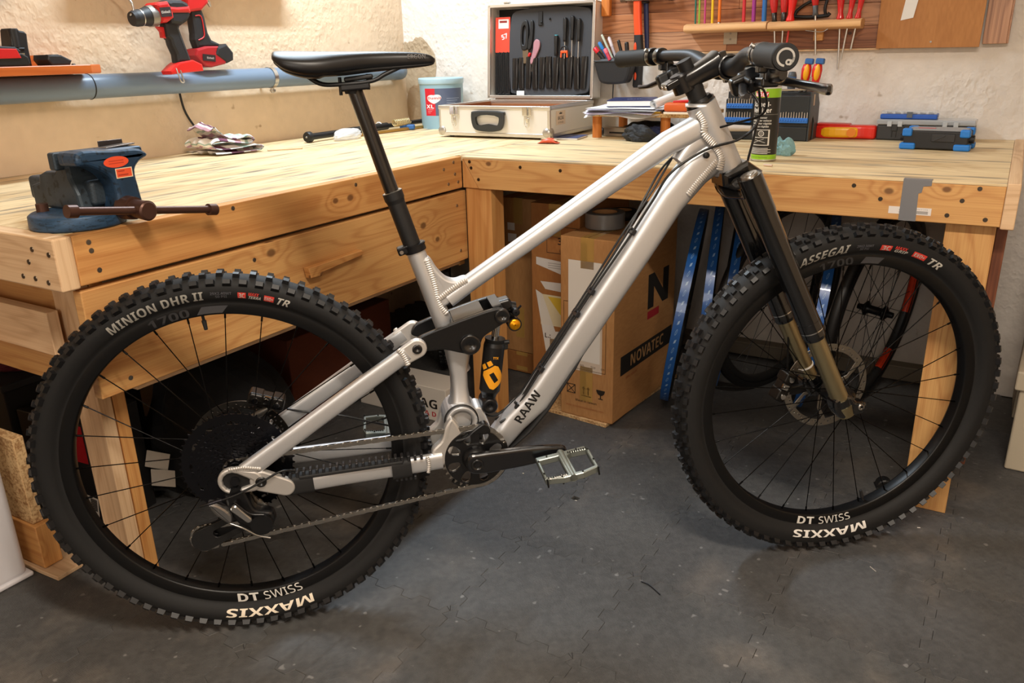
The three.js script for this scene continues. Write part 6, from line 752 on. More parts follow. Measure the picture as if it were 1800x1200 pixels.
{ const t = thing('organizer_box', 'long black case with a clear lid lying against the wall', 'case', [-0.24, HB, -2.9], 0); part('box_base', at(rbox(0.272, 0.047, 0.095, 0.005, 2), 0, 0.0235, 0), std(0x2b2b2c, 0.5), t); part('clear_lid', at(rbox(0.276, 0.016, 0.1, 0.004, 2), 0, 0.055, 0), phys(0xc9cdd2, 0.25, 0, { transmission: 0.45, thickness: 0 }), t); for (const x of [-0.1, -0.07, 0.055, 0.085]) part('lid_clip', at(rbox(0.013, 0.016, 0.003, 0.001), x, 0.05, 0.0512), std(0xb4b8bc, 0.3), t); for (const x of [-0.085, -0.05, 0.04, 0.07]) part('latch', [at(rbox(0.018, 0.02, 0.005, 0.002), x, 0.038, 0.0485), at(rbox(0.003, 0.034, 0.003, 0.001), x - 0.006, 0.026, 0.048), at(rbox(0.003, 0.034, 0.003, 0.001), x + 0.006, 0.026, 0.048)], std(0x202021, 0.45), t); }
{ const t = thing('bit_case', 'slim blue case with a clear lid lying on the long black case', 'case', [-0.292, HB + 0.0635, -2.905], 0.02); part('case_base', at(rbox(0.162, 0.014, 0.07, 0.003, 2), 0, 0.0072, 0), std(0x1f56b0, 0.4), t); part('clear_lid', at(rbox(0.158, 0.01, 0.066, 0.003), 0, 0.0195, 0), clear, t); part('catch', at(rbox(0.016, 0.018, 0.004, 0.001), 0.003, 0.013, 0.0355), std(0x5a5f66, 0.4), t); for (let i = 0; i < 6; i++) part('bit', rod([-0.065 + i * 0.024, 0.0165, -0.01], [-0.05 + i * 0.024, 0.0165, 0.012], 0.0028, 0.002, 8), M.steel, t); }
{ const t = thing('tool_box', 'small black box with bright blue rubber corners near the bench end', 'tool box', [-0.185, HB, -2.665], -0.08); part('box_body', at(rbox(0.165, 0.05, 0.1, 0.004, 2), 0, 0.027, 0), std(0x1b1b1d, 0.55), t); part('box_lid', at(rbox(0.15, 0.005, 0.09, 0.002), 0, 0.054, 0), std(0x8c8d90, 0.4), t); for (const s of [-1, 1]) for (const z of [-1, 1]) { part('corner_foot', at(rbox(0.042, 0.018, 0.03, 0.005, 2), s * 0.07, 0.009, z * 0.042), std(0x2076c8, 0.45), t); part('corner_guard', at(rbox(0.026, 0.022, 0.024, 0.005, 2), s * 0.074, 0.047, z * 0.043), std(0x2076c8, 0.45), t); } part('latch', [at(rbox(0.06, 0.022, 0.004, 0.002), 0.02, 0.034, 0.0505), at(rbox(0.03, 0.004, 0.004, 0.001), 0.012, 0.034, 0.053, 0, 0, 0.5)], std(0x2a2a2c, 0.4), t); part('top_print', at(box(0.045, 0.0006, 0.012), -0.03, 0.0568, 0.01), M.red, t); for (const s of [-1, 1]) part('side_roller', at(new THREE.CylinderGeometry(0.011, 0.011, 0.014, 16), s * 0.088, 0.03, 0.02, 0, 0, Math.PI / 2), M.black, t); }

// ---------- on the back wall ----------
{
  const t = thing('laminate_panel', 'panel of walnut laminate planks screwed to the back wall', 'wall panel'); const rows = [1.098, 1.166, 1.233, 1.3, 1.367, 1.434, 1.5];
  const tones = [0xffffff, 0xe2d2c6, 0xffe6cc, 0xd0b8aa, 0xf0d8c4].map(c => { const m = M.walnut.clone(); m.color.set(c); return m; }); const joints = [[-1.385, -0.906, -0.412], [-1.385, -0.62, -0.412], [-1.385, -0.87, -0.66, -0.412], [-1.385, -1.1, -0.412], [-1.385, -0.7, -0.412], [-1.385, -0.95, -0.412]];
  for (let r = 0; r < 6; r++) for (let k = 0; k < joints[r].length - 1; k++) { const a = joints[r][k] + 0.0004, b = joints[r][k + 1] - 0.0004; part('plank', mUV(at(rbox(b - a, rows[r + 1] - rows[r] - 0.0008, 0.012, 0.0012), (a + b) / 2, (rows[r] + rows[r + 1]) / 2, ZW + 0.014 + (r % 2) * 0.0008), 'x'), tones[(r * 2 + k * 3) % 5], t); }
  part('edge_strip', mUV(at(rbox(0.975, 0.006, 0.016, 0.001), -0.898, 1.0945, ZW + 0.01), 'x'), M.pale, t); part('batten', at(box(0.9, 0.3, 0.008), -0.9, 1.28, ZW + 0.004), M.pale, t);
}
{ const t = thing('side_plank', 'narrow walnut laminate board at the right end of the wall panel', 'board'); part('plank', mUV(at(rbox(0.063, 0.4, 0.012, 0.0012), -0.0935, 1.302, ZW + 0.02), 'y'), M.walnut, t); part('edge_strip', at(rbox(0.005, 0.4, 0.014, 0.001), -0.0598, 1.302, ZW + 0.018), M.walnut, t); part('batten', at(box(0.05, 0.38, 0.013), -0.094, 1.302, ZW + 0.0068), M.pale, t); }
{ const t = thing('hardboard_sheet', 'brown hardboard sheet with a strip of masking tape on the wall', 'board'); part('sheet', mUV(poly([[-0.419, 1.096], [-0.131, 1.094], [-0.127, 1.5], [-0.422, 1.5]], 0.006, 0.0006).translate(0, 0, ZW + 0.034), 'x'), std(0xf4e2cc, 0.7, 0, { map: T.card }), t); part('tape_strip', poly([[-0.35, 1.5], [-0.349, 1.24], [-0.357, 1.176], [-0.322, 1.183], [-0.313, 1.24], [-0.314, 1.5]], 0.001, 0.0001).translate(0, 0, ZW + 0.038), std(0xe0dbd4, 0.7), t); part('screw', at(new THREE.CylinderGeometry(0.003, 0.003, 0.002, 10), -0.264, 1.112, ZW + 0.038, Math.PI / 2), M.screw, t); part('spacer', at(box(0.2, 0.3, 0.02), -0.28, 1.32, ZW + 0.0215), M.pale, t); }
for (const [x0, x1, lb] of [[-1.04, -0.7555, 'left wooden rail with holes holding coloured hex keys'], [-0.7525, -0.463, 'right wooden rail with holes holding red screwdrivers']]) { const t = thing('tool_rail', lb, 'tool rail'), L0 = x0 < -1; part('rail', mUV(poly(smooth([[-0.036, 1.183 - 1.171], [0.03, 0.0115], [0.036, 0.004], [0.036, -0.006], [0.03, -0.0105], [-0.036, -0.0105]], 3), x1 - x0, 0.002, [], 2).rotateY(-Math.PI / 2).translate((x0 + x1) / 2, L0 ? 1.1735 : 1.1712, ZW + 0.056), 'x'), wood('pale', 0xffeccf), t); part('bracket', L0 ? [at(rbox(0.047, 0.05, 0.003, 0.001), -0.893, 1.145, ZW + 0.0225), at(rbox(0.047, 0.003, 0.05, 0.001), -0.893, 1.164, ZW + 0.045)] : at(rbox(0.03, 0.04, 0.02, 0.002), -0.598, 1.144, ZW + 0.03), L0 ? std(0xb0a595, 0.4, 0.6) : M.pine, t); if (L0) for (const y of [1.155, 1.136]) part('screw', at(new THREE.CylinderGeometry(0.0036, 0.0036, 0.003, 10), -0.893, y, ZW + 0.0245, Math.PI / 2), M.screw, t); }
{ // hex keys
  const cols = [[0x1f6a5c, -1.007, 0.0032, 'dark green'], [0x8cc03a, -0.993, 0.003, 'lime green'], [0xc0407c, -0.973, 0.0034, 'pink'], [0xe8c020, -0.947, 0.0045, 'yellow'], [0xe8761e, -0.923, 0.0052, 'orange'], [0xcc2a34, -0.839, 0.0056, 'red'], [0x9a2f84, -0.806, 0.0066, 'purple'], [0x2466a8, -0.771, 0.008, 'blue']];
  for (const [c, x, r, n] of cols) { const t = thing('hex_key', n + ' coated hex key standing in the left wooden rail', 'hex key', [x, 1.185, ZW + 0.062]); part('long_arm', rod([0, -0.02, 0], [n === 'orange' ? -0.004 : -0.006, 0.21, 0], r, r, 6), std(c, 0.4), t); part('short_arm', tube([[-0.006, 0.208, 0], [-0.006, 0.222, 0], [-0.002, 0.23, 0.01], [0, 0.23, 0.04]], r, 16, 6), std(c, 0.4), t); if (n === 'orange') part('ball_tip', at(new THREE.SphereGeometry(0.0062, 12, 10), 0.001, 0.002, 0.004), M.steel, t); }
}
{ // screwdrivers hanging in the right rail
  const rd = std(0xbf2222, 0.42), rg = phys(0xc4161c, 0.25, 0, { clearcoat: 0.6 }), mk = (x, z, y, h, r, mats, tip, lean, label, coll) => { const t = thing('rail_screwdriver', label, 'screwdriver', [x, y, z]); t.rotation.z = lean; part('handle', at(lathe(coll ? [[0.001, 0.03], [r * 0.7, 0.03], [r * 0.95, 0.05], [r * 1.15, h * 0.6], [r, h * 0.9], [0.001, h]] : [[0.001, 0], [r * 0.9, 0.001], [r * 0.95, 0.006], [r * 0.62, 0.022], [r * 0.75, 0.04], [r * 1.15, h * 0.65], [r, h * 0.95], [0.001, h]], 20)), mats[0], t); if (coll) part('collar', at(lathe([[0.001, 0], [r * 0.8, 0.0], [r * 0.62, 0.01], [r * 0.7, 0.032], [0.001, 0.032]], 18)), mats[1], t); part('shaft', rod([0, 0.004, 0], [0, -tip, 0], 0.0034, 0.003, 10), mats[2] ?? M.steel, t); return t; };
  const zr = ZW + 0.062, yb = 1.1838; mk(-0.737, zr, yb, 0.13, 0.0122, [rd, M.blackG], 0.075, 0.1, 'red screwdriver with black collar, left of two in the right rail', true); mk(-0.708, zr, yb, 0.13, 0.0122, [rd, M.blackG], 0.075, 0.02, 'red screwdriver with black collar, right of two in the right rail', true); mk(-0.687, zr, yb, 0.13, 0.0145, [std(0xe02420, 0.35), rd, std(0xd03a34, 0.4)], 0.085, -0.06, 'bright red screwdriver with a red insulated shaft in the rail', false);
  mk(-0.606, zr + 0.01, 1.2, 0.11, 0.0125, [rd, std(0x4a4c50, 0.35)], 0.12, 0.1, 'red screwdriver with a grey collar in front of the saw frame', true); mk(-0.531, zr, yb, 0.13, 0.0125, [rg, rd], 0.15, 0.06, 'glossy red screwdriver with a long shaft, left of the right three', false); mk(-0.5045, zr, yb, 0.13, 0.0105, [rg, rd], 0.12, -0.09, 'glossy red screwdriver in the middle of the right three', false); mk(-0.4795, zr, yb, 0.13, 0.0105, [rg, rd], 0.09, -0.11, 'glossy red screwdriver at the right end of the rail', false);
  const s = thing('hacksaw', 'black small hacksaw frame hanging behind the right wooden rail', 'saw', [-0.63, 1.2, ZW + 0.04]); part('saw_frame', tube([[-0.05, 0.0, 0], [0.0, -0.003, 0], [0.055, 0.0, 0], [0.06, 0.008, 0]], 0.006, 24, 8), M.black, s); part('saw_bow', tube([[-0.05, 0.0, 0], [-0.04, 0.02, 0], [0.0, 0.044, 0], [0.05, 0.05, 0], [0.06, 0.05, 0]], 0.005, 24, 8), M.black, s); part('saw_grip', tube([[0.05, 0.05, 0], [0.046, 0.02, 0.004], [0.05, 0.0, 0]], 0.005, 12, 8), M.black, s);
  solo('small_hook', tube([[-0.56, 1.158, ZW + 0.09], [-0.58, 1.15, ZW + 0.09], [-0.63, 1.156, ZW + 0.085]], 0.0012, 20, 5), M.steel, 'thin bent wire below the right wooden rail', 'wire');
}
{ const t = thing('hammer', 'hammer with an orange and black fibreglass handle hanging on the panel', 'hammer', [-1.22, 1.1, ZW + 0.055]); part('head', [at(rbox(0.1, 0.034, 0.034, 0.006, 2), -0.002, 0.19, 0), rod([-0.07, 0.19, 0], [-0.05, 0.19, 0], 0.02, 0.02), at(rbox(0.05, 0.02, 0.03, 0.004), 0.065, 0.19, 0)], std(0x9a9080, 0.4, 0.8), t); part('handle', loft([[0.175, 0.0145, 0.011, -0.008], [0.12, 0.0145, 0.011, -0.006], [0.058, 0.0142, 0.011, -0.001]].map(q => ({ p: [q[3], q[0], 0], u: [1, 0, 0], v: [0, 0, 1], a: q[1], b: q[2], n: 3 })), 20), std(0xf05020, 0.4), t); part('grip', loft([[0.06, 0.0155, 0.0125, -0.001], [0.0, 0.017, 0.014, 0.003], [-0.06, 0.0165, 0.0135, 0.003], [-0.115, 0.0175, 0.014, 0.0], [-0.122, 0.014, 0.011, 0.0]].map(q => ({ p: [q[3], q[0], 0], u: [1, 0, 0], v: [0, 0, 1], a: q[1], b: q[2], n: 2.8 })), 20), std(0x222224, 0.6), t); part('grip_inlay', [at(new THREE.SphereGeometry(1, 14, 10).scale(0.0062, 0.021, 0.004), -0.007, 0.014, 0.0125), at(new THREE.SphereGeometry(1, 14, 10).scale(0.0055, 0.014, 0.004), -0.004, -0.082, 0.0125)], std(0xf05020, 0.4), t); part('hanger', [at(rbox(0.05, 0.006, 0.032, 0.002), 0, 0.168, -0.0175)], M.black, t);
  const u = thing('file', 'dark blue handled tool hanging behind the hammer', 'tool', [-1.198, 1.19, ZW + 0.03]); part('handle', loft([[0.1, 0.009, 0.007], [0.0, 0.009, 0.008], [-0.08, 0.007, 0.007], [-0.1, 0.011, 0.007]].map(q => ({ p: [-0.003 - q[0] * 0.06, q[0], 0], u: [1, 0, 0], v: [0, 0, 1], a: q[1], b: q[2], n: 2.6 })), 16), std(0x28335e, 0.45), u); part('hanging_ring', at(new THREE.TorusGeometry(0.008, 0.002, 8, 18), -0.008, 0.105, 0), M.steel, u);
  const k = thing('mallet_end', 'round black knob hanging on the wall panel right of the hammer', 'knob', [-1.102, 1.285, ZW + 0.05]); part('knob', at(lathe([[0.001, -0.016], [0.01, -0.0155], [0.0145, -0.011], [0.014, -0.004], [0.008, 0.0], [0.008, 0.05], [0.001, 0.05]], 24)), M.blackG, k); part('peg', rod([0, 0.03, -0.04], [0, 0.03, 0], 0.004), M.steel, k);
  solo('hanging_block', mUV(at(rbox(0.034, 0.2, 0.022, 0.004, 2), -1.358, 1.328, ZW + 0.036), 'y'), wood('pine', 0xffd090), 'light wooden block fixed at the left edge of the wall panel', 'block'); }
{ // cup with pens
  const t = thing('pen_cup', 'black plastic cup holding pens, hung below the wall panel', 'cup', [-1.287, HB + 0.25, ZW + 0.105]); part('cup_shell', poly(smooth([[-0.072, 0.0], [0.07, 0.0], [0.066, -0.035], [0.052, -0.072], [0.035, -0.078], [-0.035, -0.078], [-0.052, -0.07], [-0.066, -0.035]], 4), 0.055, 0.008, [], 2), std(0x1d1e20, 0.5), t); part('cup_rim', at(rbox(0.15, 0.006, 0.06, 0.002), 0, 0.0, 0), std(0x2c2d2f, 0.5), t); part('cup_hanger', at(box(0.04, 0.05, 0.07), -0.01, 0.0, -0.063), M.black, t);
  const pen = (name, x, z, h, r, lean, col, label, top) => { const o = thing(name, label, 'pen', [-1.287 + x, HB + 0.254, ZW + 0.105 + z]); o.rotation.z = lean; part('barrel', at(lathe([[0.001, 0], [r, 0], [r, h * 0.92], [r * 0.8, h], [0.001, h]], 14)), std(col, 0.4), o); if (top) part('cap', at(lathe([[r * 1.1, h * 0.6], [r * 1.15, h * 0.95], [0.001, h * 1.02]], 14)), std(top, 0.35), o); return o; };
  pen('marker', -0.04, 0.01, 0.06, 0.008, 0.75, 0x17181a, 'red-capped marker leaning left in the black cup', 0xc81e28); pen('pen', -0.03, -0.01, 0.075, 0.006, 0.6, 0x2f6ea8, 'blue pen with a pale ring in the black cup', 0x2f7cc0); pen('pen', -0.018, -0.02, 0.1, 0.0045, 0.5, 0xc4ccba, 'pale greenish pen with a clip, tallest in the black cup'); pen('pen', 0.005, 0.0, 0.085, 0.0055, 0.4, 0xb8aeb4, 'clear grey pen leaning left in the black cup', 0xd8d0d4); pen('pen', 0.03, 0.0, 0.07, 0.006, 0.3, 0x141416, 'black pen right of the clear grey pen in the cup'); pen('pen', 0.05, 0.005, 0.06, 0.008, 0.1, 0x1a1a1c, 'short thick black pen at the right of the cup'); pen('pen', -0.01, 0.025, 0.045, 0.007, 0.5, 0xd04058, 'pink pen at the front of the black cup', 0xe06878); }
solo('hanging_cable', tube([[-1.292, 1.06, ZW + 0.12], [-1.29, 1.0, ZW + 0.115], [-1.298, 0.95, ZW + 0.1], [-1.306, 0.915, ZW + 0.085]], 0.0022, 30, 6), M.black, 'thin black cord hanging down in front of the pen cup', 'cord');

// ---------- under the bench ----------
const facet = (w, h, d, m, tx) => [];
function carton(name, label, w, h, d, pos, ry, mat = M.card) { const t = thing(name, label, 'box', pos, ry); part('carton', mUV(at(rbox(w, h, d, 0.003), 0, h / 2, 0), 'x'), mat, t); const tpm = std(0xb8904e, 0.3); part('packing_tape', [at(box(w * 0.24, 0.0006, d), 0, h + 0.0003, 0), at(box(w * 0.24, h * 0.16, 0.0006), 0, h * 0.92, d / 2 + 0.0003)], tpm, t); part('packing_tape', at(box(w * 0.24, h * 0.2, 0.0006), 0, h * 0.2, d / 2 + 0.0003), tpm, t); part('flap_seam', at(box(0.0015, 0.0008, d * 0.98), 0, h + 0.0007, 0), std(0x6a4526, 0.8), t); return t; }
{
  const t = carton('cardboard_box', 'cardboard box with a black lettered band on its side under the bench', 0.186, 0.58, 0.44, [-1.012, 0.0125, -2.326], -0.06);
  const f = decal(0.18, 0.55, 2200, (x, w, h) => { x.clearRect(0, 0, w, h); x.fillStyle = '#d9d4cd'; x.fillRect(w * 0.14, h * 0.1, w * 0.66, h * 0.64); x.fillStyle = 'rgba(200,140,80,0.22)'; x.fillRect(w * 0.14, h * 0.1, w * 0.66, h * 0.64); x.fillStyle = '#e8e4de'; x.fillRect(w * 0.15, h * 0.105, w * 0.62, h * 0.3); x.strokeStyle = '#4a3018'; x.lineWidth = 3; x.strokeRect(w * 0.05, h * 0.34, w * 0.82, h * 0.39); x.fillStyle = '#e6e0d8'; x.fillRect(w * 0.14, h * 0.1, w * 0.62, h * 0.58);
    txt(x, 'N.W.        kgs', w * 0.3, h * 0.705, h * 0.018, '#3a2614', { w: '' }); txt(x, 'Size       cm', w * 0.72, h * 0.705, h * 0.018, '#3a2614', { w: '' }); x.strokeStyle = '#241a10'; x.lineWidth = 5; const s = w * 0.16, y = h * 0.86; x.strokeRect(w * 0.12, y - s / 2, s, s); x.beginPath(); x.moveTo(w * 0.12, y - s / 2); x.lineTo(w * 0.12 + s, y + s / 2); x.moveTo(w * 0.12 + s, y - s / 2); x.lineTo(w * 0.12, y + s / 2); x.stroke(); x.fillStyle = '#241a10'; for (const k of [0.45, 0.54]) { x.fillRect(w * k - 4, y - s * 0.3, 9, s * 0.75); x.beginPath(); x.moveTo(w * k - 16, y - s * 0.25); x.lineTo(w * k, y - s * 0.55); x.lineTo(w * k + 16, y - s * 0.25); x.fill(); } x.fillRect(w * 0.4, y + s * 0.52, w * 0.2, 6); x.beginPath(); x.moveTo(w * 0.7, y - s / 2); x.lineTo(w * 0.87, y - s / 2); x.quadraticCurveTo(w * 0.86, y + s * 0.1, w * 0.785, y + s * 0.12); x.quadraticCurveTo(w * 0.71, y + s * 0.1, w * 0.7, y - s / 2); x.fill(); x.fillRect(w * 0.775, y, 8, s * 0.5); x.fillRect(w * 0.74, y + s * 0.48, w * 0.09, 6); txt(x, 'Made in Taiwan', w * 0.5, h * 0.925, h * 0.02, '#241a10', { w: '' }); txt(x, 'www.novateccomponents.com', w * 0.47, h * 0.965, h * 0.018, '#b06a3a', { w: '' }); }, 0.8, { transparent: true, alphaTest: 0.3 });
  part('front_print', at(f.g, 0, 0.29, 0.2206), f.m, t);
  const r = decal(0.43, 0.57, 1600, (x, w, h) => { x.clearRect(0, 0, w, h); x.fillStyle = '#191512'; const N = (a, b, ww, hh) => { x.beginPath(); x.moveTo(a, b + hh); x.lineTo(a, b); x.lineTo(a + ww * 0.28, b); x.lineTo(a + ww * 0.72, b + hh * 0.6); x.lineTo(a + ww * 0.72, b); x.lineTo(a + ww, b); x.lineTo(a + ww, b + hh); x.lineTo(a + ww * 0.72, b + hh); x.lineTo(a + ww * 0.28, b + hh * 0.4); x.lineTo(a + ww * 0.28, b + hh); x.fill(); }; N(w * 0.52, h * 0.26, w * 0.36, h * 0.2); x.fillStyle = '#a81f2c'; x.fillRect(w * 0.52, h * 0.475, w * 0.2, h * 0.045); x.save(); x.translate(w * 0.1, h * 0.7); x.fillStyle = '#191512'; x.fillRect(0, -h * 0.055, w * 0.88, h * 0.11); txt(x, 'NOVATEC', w * 0.44, 0, h * 0.092, '#b58a5a', { sx: 1.05 }); x.restore(); txt(x, 'www.novatec', w * 0.28, h * 0.785, h * 0.024, '#a8582e', { w: '' }); }, 0.8, { transparent: true, alphaTest: 0.3 });
  part('side_print', at(r.g, 0.0936, 0.29, 0, 0, Math.PI / 2), r.m, t);
  const b = carton('cardboard_box', 'cardboard box with torn white labels and an arrow mark under the bench', 0.18, 0.645, 0.36, [-1.2, 0.0125, -2.42], -0.03, M.card2);
  const g = decal(0.186, 0.62, 2000, (x, w, h) => { x.clearRect(0, 0, w, h); x.strokeStyle = '#2a1c10'; x.lineWidth = 3; x.strokeRect(w * 0.34, h * 0.09, w * 0.6, h * 0.14); txt(x, 'UP', w * 0.64, h * 0.215, h * 0.024, '#2a1c10', { w: '' }); x.fillStyle = '#2a1c10'; x.fillRect(w * 0.76, h * 0.15, 14, h * 0.05); x.beginPath(); x.moveTo(w * 0.73, h * 0.16); x.lineTo(w * 0.785, h * 0.125); x.lineTo(w * 0.85, h * 0.16); x.fill(); txt(x, '3', w * 0.6, h * 0.165, h * 0.05, '#2a1c10');
    x.fillStyle = '#dcd6d0'; x.beginPath(); x.moveTo(w * 0.12, h * 0.26); x.lineTo(w * 0.98, h * 0.28); x.lineTo(w * 0.98, h * 0.37); x.lineTo(w * 0.5, h * 0.33); x.lineTo(w * 0.12, h * 0.3); x.fill(); x.beginPath(); x.moveTo(w * 0.2, h * 0.39); x.lineTo(w * 0.98, h * 0.385); x.lineTo(w * 0.96, h * 0.44); x.lineTo(w * 0.3, h * 0.43); x.fill(); x.fillStyle = '#e0d2ac'; x.fillRect(w * 0.2, h * 0.46, w * 0.76, h * 0.17); x.fillStyle = '#d9b63a'; x.beginPath(); x.moveTo(w * 0.35, h * 0.47); x.lineTo(w * 0.62, h * 0.47); x.lineTo(w * 0.72, h * 0.58); x.lineTo(w * 0.6, h * 0.56); x.fill(); x.fillStyle = 'rgba(226,220,214,0.85)'; x.beginPath(); x.moveTo(w * 0.1, h * 0.44); x.lineTo(w * 0.24, h * 0.46); x.lineTo(w * 0.5, h * 0.66); x.lineTo(w * 0.96, h * 0.64); x.lineTo(w * 0.9, h * 0.7); x.lineTo(w * 0.5, h * 0.74); x.lineTo(w * 0.4, h * 0.8); x.lineTo(w * 0.3, h * 0.78); x.fill(); txt(x, 'NO.', w * 0.9, h * 0.665, h * 0.03, '#2a1c10', { w: '' }); txt(x, 'L.:', w * 0.34, h * 0.69, h * 0.036, '#2a1c10'); for (let i = 0; i < 3; i++) { x.fillStyle = '#8a8480'; x.fillRect(w * 0.36, h * (0.285 + i * 0.012), w * 0.5, 3); } txt(x, 'W118', w * 0.76, h * 0.93, h * 0.04, '#2a1c10', { w: '' }); }, 0.8, { transparent: true, alphaTest: 0.25 });
  part('front_print', at(g.g, 0, 0.32, 0.1806), g.m, b);
  const a = carton('cardboard_box', 'tall plain cardboard box, leftmost of the three under the bench', 0.15, 0.56, 0.3, [-1.41, 0.082, -2.52], -0.06); part('shipping_label', at(box(0.03, 0.026, 0.0006), -0.03, 0.46, 0.1505), M.paper, a); part('shipping_label', at(box(0.036, 0.03, 0.0006), -0.026, 0.42, 0.1505), M.paper, a); part('corner_print', at(box(0.0006, 0.04, 0.03), 0.0753, 0.36, 0.12), M.dark, a);
  const c = carton('cardboard_box', 'low cardboard box under the tall plain box', 0.2, 0.078, 0.32, [-1.405, 0.0025, -2.53], -0.06, M.card2);
  const o = thing('chipboard_sheet', 'thin chipboard sheet on the floor under the cardboard boxes', 'board', [-1.105, 0, -2.36], -0.1); part('sheet', mUV(at(rbox(0.36, 0.0115, 0.5, 0.001), 0, 0.006, 0), 'x'), M.osb, o); for (const [x, z] of [[0.165, 0.235], [0.02, 0.236]]) part('screw_hole', at(new THREE.CylinderGeometry(0.004, 0.004, 0.0008, 10), x, 0.0119, z), M.dark, o);
  const tr = thing('tape_roll', 'wide roll of silver-grey tape lying on the lettered cardboard box', 'tape', [-1.045, 0.594, -2.27]); part('tape_band', at(lathe([[0.04, 0], [0.0605, 0], [0.062, 0.003], [0.062, 0.045], [0.0605, 0.048], [0.04, 0.048]], 44)), std(0x8a8d90, 0.35, 0.3), tr); part('core', at(lathe([[0.0395, 0.0005], [0.0395, 0.0475], [0.037, 0.0475], [0.037, 0.0005], [0.0395, 0.0005]], 36)), M.card, tr);
  const tr2 = thing('tape_roll', 'black tape roll lying left of the grey one on the box', 'tape', [-1.05, 0.594, -2.42]); part('tape_band', at(lathe([[0.03, 0], [0.045, 0], [0.045, 0.028], [0.03, 0.028], [0.03, 0]], 32)), M.black, tr2); part('core', at(lathe([[0.0298, 0.0005], [0.0298, 0.0275], [0.028, 0.0275], [0.028, 0.0005], [0.0298, 0.0005]], 28)), M.card, tr2);
}
{ // spare wheels
  const bt = canvasTex(1024, 64, (x, w, h) => { x.fillStyle = '#1a5aa8'; x.fillRect(0, 0, w, h); for (let i = 0; i < 34; i++) { const u = (i + 0.5) / 34 * w; x.strokeStyle = x.fillStyle = 'rgba(200,220,240,0.75)'; x.lineWidth = 2; if (i % 2) { x.beginPath(); x.moveTo(u - 8, h * 0.3); x.lineTo(u + 4, h * 0.38); x.lineTo(u + 8, h * 0.6); x.lineTo(u - 4, h * 0.52); x.fill(); } else { x.beginPath(); x.ellipse(u, h * 0.5, 11, 4, 0.6, 0, 7); x.stroke(); } } }); bt.wrapS = THREE.RepeatWrapping;
  const sp = rod([0, 0, 0], [0, 1, 0], 0.001, 0.001, 5, true), dkm = std(0x161616, 0.5), wm = (col) => col;
  const spare = (label, c, az, lean, R, band, tyre, accents) => {
    const t = thing('wheelset', label, 'wheel', c); const h = V(-Math.sin(az), 0, -Math.cos(az)), ax = V(Math.cos(az), 0, -Math.sin(az)), up = V(0, Math.cos(lean), 0).addScaledVector(ax, Math.sin(lean)), zz = h.clone().cross(up); t.quaternion.setFromRotationMatrix(new THREE.Matrix4().makeBasis(h, up, zz));
    part('rim', latheZ([[R - 0.024, -0.006], [R - 0.018, -0.0135], [R, -0.014], [R - 0.002, 0], [R, 0.014], [R - 0.018, 0.0135], [R - 0.024, 0.006], [R - 0.024, -0.006]], 90), dkm, t);
    if (band) { const g = new THREE.CylinderGeometry(R + 0.001, R + 0.001, 0.027, 110, 1, true).rotateX(Math.PI / 2); const uv = g.attributes.uv; for (let i = 0; i < uv.count; i++) uv.setX(i, uv.getX(i) * 2); part('rim_wrap', g, phys(0xffffff, 0.3, 0, { map: bt, clearcoat: 0.4, side: THREE.DoubleSide }), t); }
    if (tyre) part('tyre', at(new THREE.TorusGeometry(R + 0.008, 0.0165, 14, 90)), M.black, t);
    for (const [a0, a1] of accents ?? []) part('rim_sticker', at(new THREE.TorusGeometry(R - 0.012, 0.0145, 8, 20, a1 - a0), 0, 0, 0, 0, 0, a0), std(0xe8431c, 0.45), t);
    part('hub', latheZ((q => [[0.004, -0.055 * q], [0.009, -0.055 * q], [0.01, -0.04 * q], [0.024, -0.03 * q], [0.024, -0.026 * q], [0.013, -0.02 * q], [0.013, 0.02 * q], [0.024, 0.026 * q], [0.024, 0.03 * q], [0.01, 0.04 * q], [0.009, 0.055 * q], [0.004, 0.055 * q]])(band ? 0.36 : 1), 22), M.blackM, t);
    for (let i = 0; i < 24; i++) { const r = i / 24 * Math.PI * 2, s = i % 2 ? 1 : -1, l = (i >> 1) % 2 ? 1 : -1, hv = V(0.022 * Math.cos(r + l), 0.022 * Math.sin(r + l), s * (band ? 0.0095 : 0.027)), e = V((R - 0.022) * Math.cos(r), (R - 0.022) * Math.sin(r), 0), d = e.clone().sub(hv), m = part('spoke', sp, dkm, t); m.position.copy(hv); m.quaternion.setFromUnitVectors(V(0, 1, 0), d.clone().normalize()); m.scale.y = d.length(); }
    return t; };
  spare('wheel with blue wrapped rim standing beside the lettered cardboard box', [-0.838, 0.317, -2.45], 0.26, 0.14, 0.316, 1); spare('wheel with blue wrapped rim, second from the lettered cardboard box', [-0.80, 0.317, -2.59], 0.27, 0.055, 0.316, 1); spare('wheel with blue wrapped rim, third from the lettered cardboard box', [-0.752, 0.317, -2.64], 0.27, 0.1, 0.316, 1); spare('wheel with blue wrapped rim seen through the front fork', [-0.458, 0.317, -2.6], 0.2, 0.1, 0.316, 1);
  spare('black wheel with orange rim stickers leaning on the wall under the bench', [-0.285, 0.328, -2.63], -0.24, 0.1, 0.31, 0, 1, [[-0.25, 0.22], [-1.0, -0.72]]); spare('plain black wheel with tyre behind the front wheel of the bicycle', [-0.585, 0.328, -2.67], -0.38, 0.1, 0.31, 0, 1);
}
